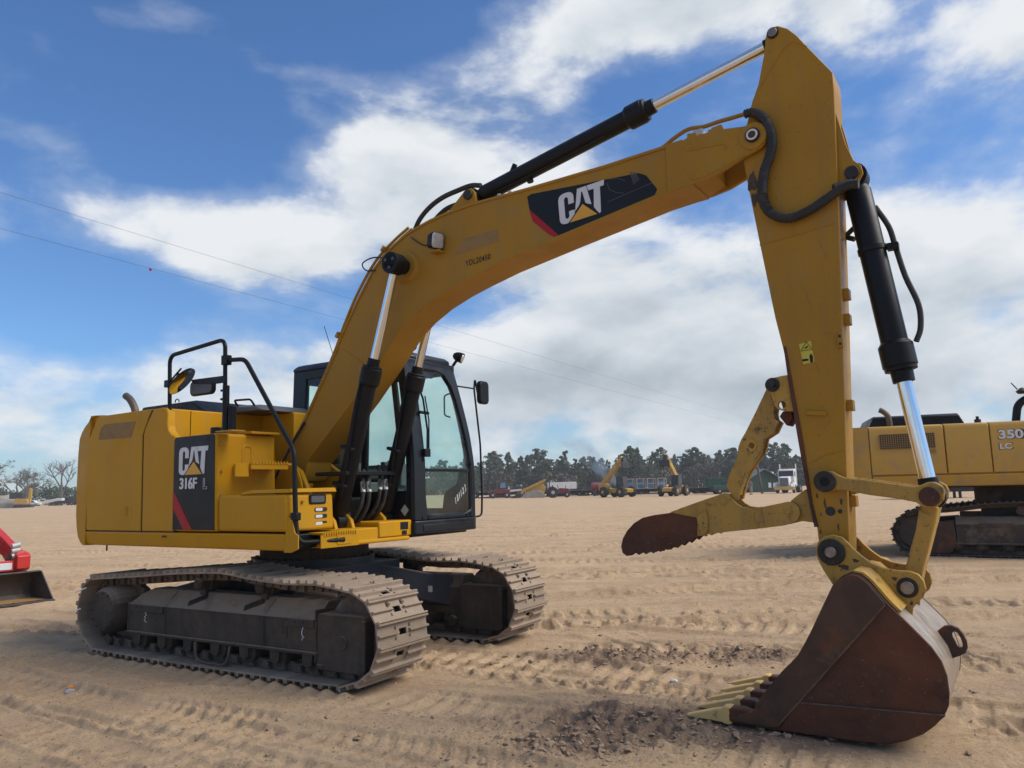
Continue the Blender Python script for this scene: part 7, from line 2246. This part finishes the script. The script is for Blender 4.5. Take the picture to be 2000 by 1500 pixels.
for k, (x, lb_) in enumerate(((-117.9, 'dark van parked right of the white tipping trailer'), (-113.6, 'dark van half behind the counterweight'))):
    v = thing('parked_van', lb_, 'van', (x, 203, 0), rad(4))
    MB().prism([(-2.6, 0.5), (2.6, 0.5), (2.6, 1.2), (1.7, 1.4), (1.1, 2.2), (-2.6, 2.3)], -0.9, 0.9).build('body', 'far_dark', v, 0.08)
    MB().prism([(1.55, 1.42), (1.05, 2.05), (-0.3, 2.1), (-0.3, 1.42)], -0.92, 0.92).build('window', 'far_glass', v)
    for xx in (-1.6, 1.6):
        for y in (-0.8, 0.8):
            wheel(v, (xx, y, 0.4), 0.4, 0.25, (0, 1, 0), n=14)

# ------------------------------------------------------------------ trees


def leaf_cloud(rng_, clumps, size, per):
    """clumps: (centre, radii); small tilted quads spread through each clump's volume"""
    V, F = [], []
    for c, rad3 in clumps:
        c, rad3 = np.array(c), np.array(rad3)
        for _ in range(per):
            d = rng_.randn(3)
            d /= np.linalg.norm(d) + 1e-9
            p = c + d * rad3 * rng_.rand() ** 0.4
            a, b = rng_.randn(3), rng_.randn(3)
            a /= np.linalg.norm(a)
            b -= a * (a @ b)
            b /= np.linalg.norm(b) + 1e-9
            s = size * rng_.uniform(0.6, 1.4)
            o = len(V)
            V += [p - a * s - b * s * 0.5, p + a * s - b * s * 0.5, p + a * s * 0.7 + b * s * 0.6, p - a * s * 0.7 + b * s * 0.5]
            F.append((o, o + 1, o + 2, o + 3))
    return V, F


def pine_meshes(seed, mat, style=0):
    r = np.random.RandomState(seed)
    H = 13.0
    lean = r.randn() * 0.3
    tk_ = MB().tube([(0, 0, 0), (lean * 0.3, 0, H * 0.4), (lean * 0.8, 0.1, H * 0.75), (lean, 0.1, H * 0.97)], lambda i: (0.22, 0.17, 0.10, 0.03)[i], 7)
    cl = []
    z = H * (r.uniform(0.15, 0.30), r.uniform(0.50, 0.62), r.uniform(0.35, 0.45), r.uniform(0.10, 0.2))[style]
    nb = (28, 15, 22, 30)[style]
    off = r.randn(2) * 0.5
    for k in range(nb):
        f = k / (nb - 1)
        zz = z + (H - z) * f
        spread = ((0.25 + 2.5 * math.sin(PI * (0.20 + 0.60 * f)) ** 1.1), (0.5 + 1.9 * math.sin(PI * (0.12 + 0.72 * f))), (0.3 + 2.6 * math.sin(PI * (0.10 + 0.72 * f)) ** 0.8), (0.8 + 2.2 * math.sin(PI * (0.30 + 0.50 * f))))[style] * r.uniform(0.30, 1.25)
        a = k * 2.4 + r.rand()
        cx, cy = lean * zz / H + spread * 0.66 * math.cos(a) + off[0] * math.sin(3 * f), spread * 0.66 * math.sin(a) + off[1] * math.sin(2 * f)
        cl.append(((cx, cy, zz), (spread * 0.55, spread * 0.55, 0.45 + 0.40 * r.rand())))
        tk_.tube([(lean * zz / H, 0, zz - 0.35), (cx, cy, zz)], lambda i: (0.05, 0.02)[i], 4)
    V, F = leaf_cloud(r, cl, 0.23, 105)
    cm = bpy.data.meshes.new('crown')
    cm.from_pydata([tuple(v) for v in V], [], F)
    cm.materials.append(MAT[mat])
    return tk_.mesh('trunk', 'bark'), cm


PINES = [pine_meshes(100 + i, ('needle_a', 'needle_b', 'needle_c')[i % 3], i % 4) for i in range(12)]


def pine(x, y, h, k, label, group):
    t = thing('pine_tree', label, 'tree', (x, y, 0), random.uniform(0, 6.28), group, h / 13.0)
    q_ = random.uniform(0.72, 1.28)
    t.scale = (t.scale[0] * q_, t.scale[1] * q_, t.scale[2])
    for nm, me in zip(('trunk', 'crown'), PINES[k % 12]):
        link(bpy.data.objects.new(nm, me), t)
    return t


_t = random.Random(21)
# front row: tops follow the skyline of the photograph (lateral tangent -> height)
SKY_H = [(-0.10, 10.5), (-0.04, 12.5), (0.00, 13.2), (0.03, 14.2), (0.06, 13.0), (0.085, 11.8), (0.11, 12.0), (0.13, 11.0), (0.15, 13.6), (0.19, 13.4), (0.23, 12.6), (0.27, 14.0), (0.32, 13.6), (0.36, 12.6), (0.40, 13.0), (0.46, 12.6), (0.7, 12)]


def sky_h(t):
    for (a, ha), (b, hb) in zip(SKY_H, SKY_H[1:]):
        if a <= t <= b:
            return ha + (hb - ha) * (t - a) / (b - a)
    return 12.0


tt = -0.09
k = 0
while tt < 0.60:
    d = _t.uniform(225, 245)
    pine(tt * d, d, 0.90 * sky_h(tt) * d / 235 * _t.choice((0.70, 0.8, 0.88, 0.94, 1.0, 1.06)), k, 'tall dark pine in the front row of the tree line across the yard', 'pines in the tree line')
    tt += _t.uniform(0.0085, 0.0165) if tt < 0.42 else 0.02
    k += _t.randint(1, 3)
tt = -0.10
while tt < 0.62:
    d = _t.uniform(250, 275)
    pine(tt * d, d, 0.90 * sky_h(tt) * d / 262 * _t.uniform(0.80, 1.02), k, 'tall pine deeper in the wood, showing between the front pines', 'pines deeper in the wood')
    tt += _t.uniform(0.014, 0.024)
    k += _t.randint(1, 4)
tt = -0.50
while tt < -0.10:
    d = _t.uniform(255, 300)
    pine(tt * d, d, _t.uniform(8.0, 11.5), k, 'pine of the wood that runs on behind the yellow excavator', 'pines behind the machine')
    tt += 0.021
    k += 1


def brush(name, label, pts, mat, per, size, seed, cat='brush'):
    r = np.random.RandomState(seed)
    cl = []
    for (x, y, z, rx, rz) in pts:
        cl.append(((x, y, z), (rx, rx, rz)))
    V, F = leaf_cloud(r, cl, size, per)
    me = bpy.data.meshes.new(name)
    me.from_pydata([tuple(v) for v in V], [], F)
    me.materials.append(MAT[mat])
    o = bpy.data.objects.new(name, me)
    link(o)
    return tag(o, label, cat, kind='stuff')


pts = []
for i in range(560):
    t_ = _t.uniform(-0.12, 0.62)
    d = _t.uniform(232, 275)
    pts.append((t_ * d, d, 0.3 + 7.4 * _t.random() ** 1.15, _t.uniform(1.6, 3.2), _t.uniform(1.2, 2.8)))
brush('undergrowth', 'grey green undergrowth filling the wood below the pines', pts, 'scrub', 90, 0.42, 5)
pts = []
for i in range(240):
    t_ = _t.uniform(-0.74, -0.10)
    d = _t.uniform(236, 262)
    pts.append((t_ * d, d, _t.uniform(0.5, 4.6), _t.uniform(1.8, 3.2), _t.uniform(1.2, 2.4)))
brush('evergreen_thicket', 'dark evergreen thicket under the bare trees at the left', pts, 'evergreen_brush', 100, 0.30, 6)


def bare_tree(loc, h, seed, label, spread=1.0, n_leaf=0):
    t = thing('bare_tree', label, 'tree', loc, 0, 'leafless trees at the left')
    r = random.Random(seed)
    mb = MB()
    tw_ = MB()
    tips = []

    def grow(p, d, L, rad_, lev):
        q = p + d * L * 0.5 + Vector((r.gauss(0, .05), r.gauss(0, .05), 0)) * L
        e = p + d * L
        (mb if lev < 2 else tw_).tube([p, q, e], lambda i: (rad_, rad_ * 0.85, rad_ * 0.68)[i], 5 if lev < 3 else 3, caps=False)
        if lev == 5:
            tips.append(e)
            return
        for _ in range(3 if lev < 4 else 2):
            nd = (d + Vector((r.gauss(0, .50) * spread, r.gauss(0, .50) * spread, r.gauss(0.10, .28)))).normalized()
            s_ = r.uniform(0.35, 1.0)
            grow(p + d * L * s_, nd, L * r.uniform(0.58, 0.80), max(rad_ * (0.62 if lev else 0.55), 0.028), lev + 1)
    grow(Vector((0, 0, 0)), Vector((r.gauss(0, .06), 0, 1)).normalized(), h * 0.34, h * 0.022, 0)
    mb.build('trunk', 'bare_bark', t)
    tw_.build('crown', 'bare_bark', t, smooth=0)
    if n_leaf:
        cl = [((e.x, e.y, e.z), (0.7, 0.7, 0.5)) for e in tips if r.random() < n_leaf]
        V, F = leaf_cloud(np.random.RandomState(seed), cl, 0.16, 10)
        me = bpy.data.meshes.new('foliage')
        me.from_pydata([tuple(v) for v in V], [], F)
        me.materials.append(MAT['scrub'])
        link(bpy.data.objects.new('foliage', me), t)
    return t


bare_tree((-135.6, 232, 0), 19.0, 3, 'tall bare tree just left of the counterweight', 1.0)
bare_tree((-150.5, 234, 0), 17.0, 8, 'broad bare tree at the left edge of the picture', 1.15, 0.25)
bare_tree((-151.5, 246, 0), 14.5, 12, 'lower bare tree between the two big bare trees', 1.0, 0.2)
bare_tree((-160, 236, 0), 17.0, 15, 'bare tree cut off by the left edge', 1.1, 0.3)
bare_tree((-143.5, 228, 0), 13.0, 23, 'slender bare tree with a few leaves behind the digger', 0.9, 0.35)

# ------------------------------------------------------------------ power lines
PW0, PW1 = Vector((-14.4, 21.2, 0)), Vector((24.0, 89.5, 0))
dirw = (PW1 - PW0).normalized()
A0, A1 = PW0 - dirw * 12, PW1 + dirw * 150


def wire(h, sag, name, label, r):
    pts = []
    for i in range(41):
        f = i / 40
        p = A0.lerp(A1, f)
        pts.append((p.x, p.y, h - sag * math.sin(PI * f)))
    o = MB().tube(pts, r, 5).build(name, 'cable', None)
    tag(o, label, 'power line')


wire(10.3, 0.35, 'power_line', 'upper thin power line crossing the sky at the left', 0.0045)
wire(9.25, 0.35, 'power_line', 'lower thin power line with a small red marker', 0.0045)
bmk = MB().lathe((0, 0, -0.05), (0, 0, 0.05), [(0, 0.015), (0.3, 0.045), (0.7, 0.045), (1, 0.015)], 10).build('line_marker', 'decal_red', None)
bmk.location = (-12.1, 25.2, 9.12)
tag(bmk, 'small red marker hanging on the lower power line', 'marker')
for q, lb_ in ((A0, 'wooden power pole with cross arm carrying the thin lines at the left'), (A1, 'far wooden power pole hidden behind the stick of the large excavator')):
    p = thing('power_pole', lb_, 'pole', (q.x, q.y, 0), 0)
    MB().cyl((0, 0.15, 0), (0, 0.15, 10.9), 0.17, 0.12, 12).build('post', 'wood_pole', p)
    MB().box(-0.9, 0.9, -0.02, 0.1, 10.1, 10.22).build('cross_arm', 'wood_pole', p)

# ------------------------------------------------------------------ small things on the sand


def pebble(name, loc, s, mat, seed, label, cat, flat_=0.7):
    r = random.Random(seed)
    bm = bmesh.new()
    bmesh.ops.create_icosphere(bm, subdivisions=2, radius=1.0)
    for v in bm.verts:
        v.co = Vector((v.co.x * s * 1.2, v.co.y * s, v.co.z * s * flat_)) * (1 + r.uniform(-0.16, 0.16))
    me = bpy.data.meshes.new(name)
    bm.to_mesh(me)
    bm.free()
    me.materials.append(MAT[mat])
    o = bpy.data.objects.new(name, me)
    link(o)
    z = float(ground_height(np.array([loc[0]]), np.array([loc[1]]))[0])
    o.location = (loc[0], loc[1], z + s * flat_ * 0.6)
    return tag(o, label, cat)


pebble('stone', (1.214, 6.334), 0.026, 'stone', 1, 'white stone lying on the sand left of the bucket', 'stone')
pebble('stone', (1.03, 6.25), 0.010, 'stone', 2, 'tiny pale pebble left of the white stone', 'stone')
pebble('stone', (-0.62, 7.25), 0.010, 'stone', 4, 'tiny white pebble between the two crawler tracks', 'stone')
pebble('stone', (-0.98, 6.35), 0.009, 'stone', 5, 'tiny white pebble in front of the near crawler track', 'stone')
pebble('glass_shard', (0.703, 6.224), 0.020, 'litter_blue', 3, 'pale crumpled scrap on the damp soil patch', 'litter', 0.35)
LT = thing('litter', 'small orange and blue scrap on the sand at the lower left', 'litter', (-3.691, 6.587, float(ground_height(np.array([-3.691]), np.array([6.587]))[0])), 0.4)
MB().prism([(-0.035, 0.0), (0.03, 0.0), (0.038, 0.02), (0.0, 0.03), (-0.03, 0.022)], -0.03, 0.02).build('foil', 'litter_blue', LT, 0.004)
MB().prism([(-0.02, 0.02), (0.025, 0.025), (0.02, 0.055), (-0.015, 0.05)], -0.015, 0.02).build('wrapper', 'litter_orange', LT, 0.004)


# ------------------------------------------------------------------ smoke beyond the tractor
def smoke():
    mb = MB()
    secs = []
    for i in range(9):
        f = i / 8
        cx = 27.5 - 12.5 * f ** 0.8
        z = 2.0 + 13.5 * f
        r = 1.1 + 3.4 * f
        secs.append([(cx + r * math.cos(2 * PI * q / 14), 205 + r * math.sin(2 * PI * q / 14), z + 0.6 * math.cos(2 * PI * q / 14)) for q in range(14)])
    mb.loft(secs)
    m = bpy.data.materials.new('smoke_volume')
    m.use_nodes = True
    nt = m.node_tree
    nt.nodes.clear()
    N, L = nt.nodes.new, nt.links.new
    out = N('ShaderNodeOutputMaterial')
    pv = N('ShaderNodeVolumePrincipled')
    pv.inputs['Color'].default_value = (0.55, 0.68, 0.86, 1)
    tc = N('ShaderNodeTexCoord')
    no = N('ShaderNodeTexNoise')
    no.inputs['Scale'].default_value = 0.28
    no.inputs['Detail'].default_value = 4
    L(tc.outputs['Object'], no.inputs['Vector'])
    sp = N('ShaderNodeSeparateXYZ')
    L(tc.outputs['Object'], sp.inputs[0])
    fade = N('ShaderNodeMapRange')
    L(sp.outputs[2], fade.inputs[0])
    fade.inputs[1].default_value, fade.inputs[2].default_value = 2.0, 15.0
    fade.inputs[3].default_value, fade.inputs[4].default_value = 0.45, 0.012
    mr = N('ShaderNodeMapRange')
    L(no.outputs[0], mr.inputs[0])
    mr.inputs[1].default_value, mr.inputs[2].default_value = 0.42, 0.66
    mu = N('ShaderNodeMath')
    mu.operation = 'MULTIPLY'
    L(mr.outputs[0], mu.inputs[0])
    L(fade.outputs[0], mu.inputs[1])
    L(mu.outputs[0], pv.inputs['Density'])
    L(pv.outputs[0], out.inputs['Volume'])
    o = mb.build('smoke', m, None)
    tag(o, 'thin blue smoke drifting up in front of the pines', 'smoke', kind='stuff')


smoke()


# ------------------------------------------------------------------ air: thin even haze over the yard
HZ = MB().box(-420, 420, -60, 520, -1.0, 24.0).build('haze', None, None, smooth=0)
hm = bpy.data.materials.new('haze_air')
hm.use_nodes = True
hm.node_tree.nodes.clear()
ho_ = hm.node_tree.nodes.new('ShaderNodeOutputMaterial')
hv = hm.node_tree.nodes.new('ShaderNodeVolumePrincipled')
hv.inputs['Color'].default_value = (0.88, 0.90, 0.91, 1)
hv.inputs['Density'].default_value = 0.0005
hm.node_tree.links.new(hv.outputs[0], ho_.inputs['Volume'])
HZ.data.materials.append(hm)
tag(HZ, 'thin pale haze hanging over the whole yard', 'haze', kind='stuff')
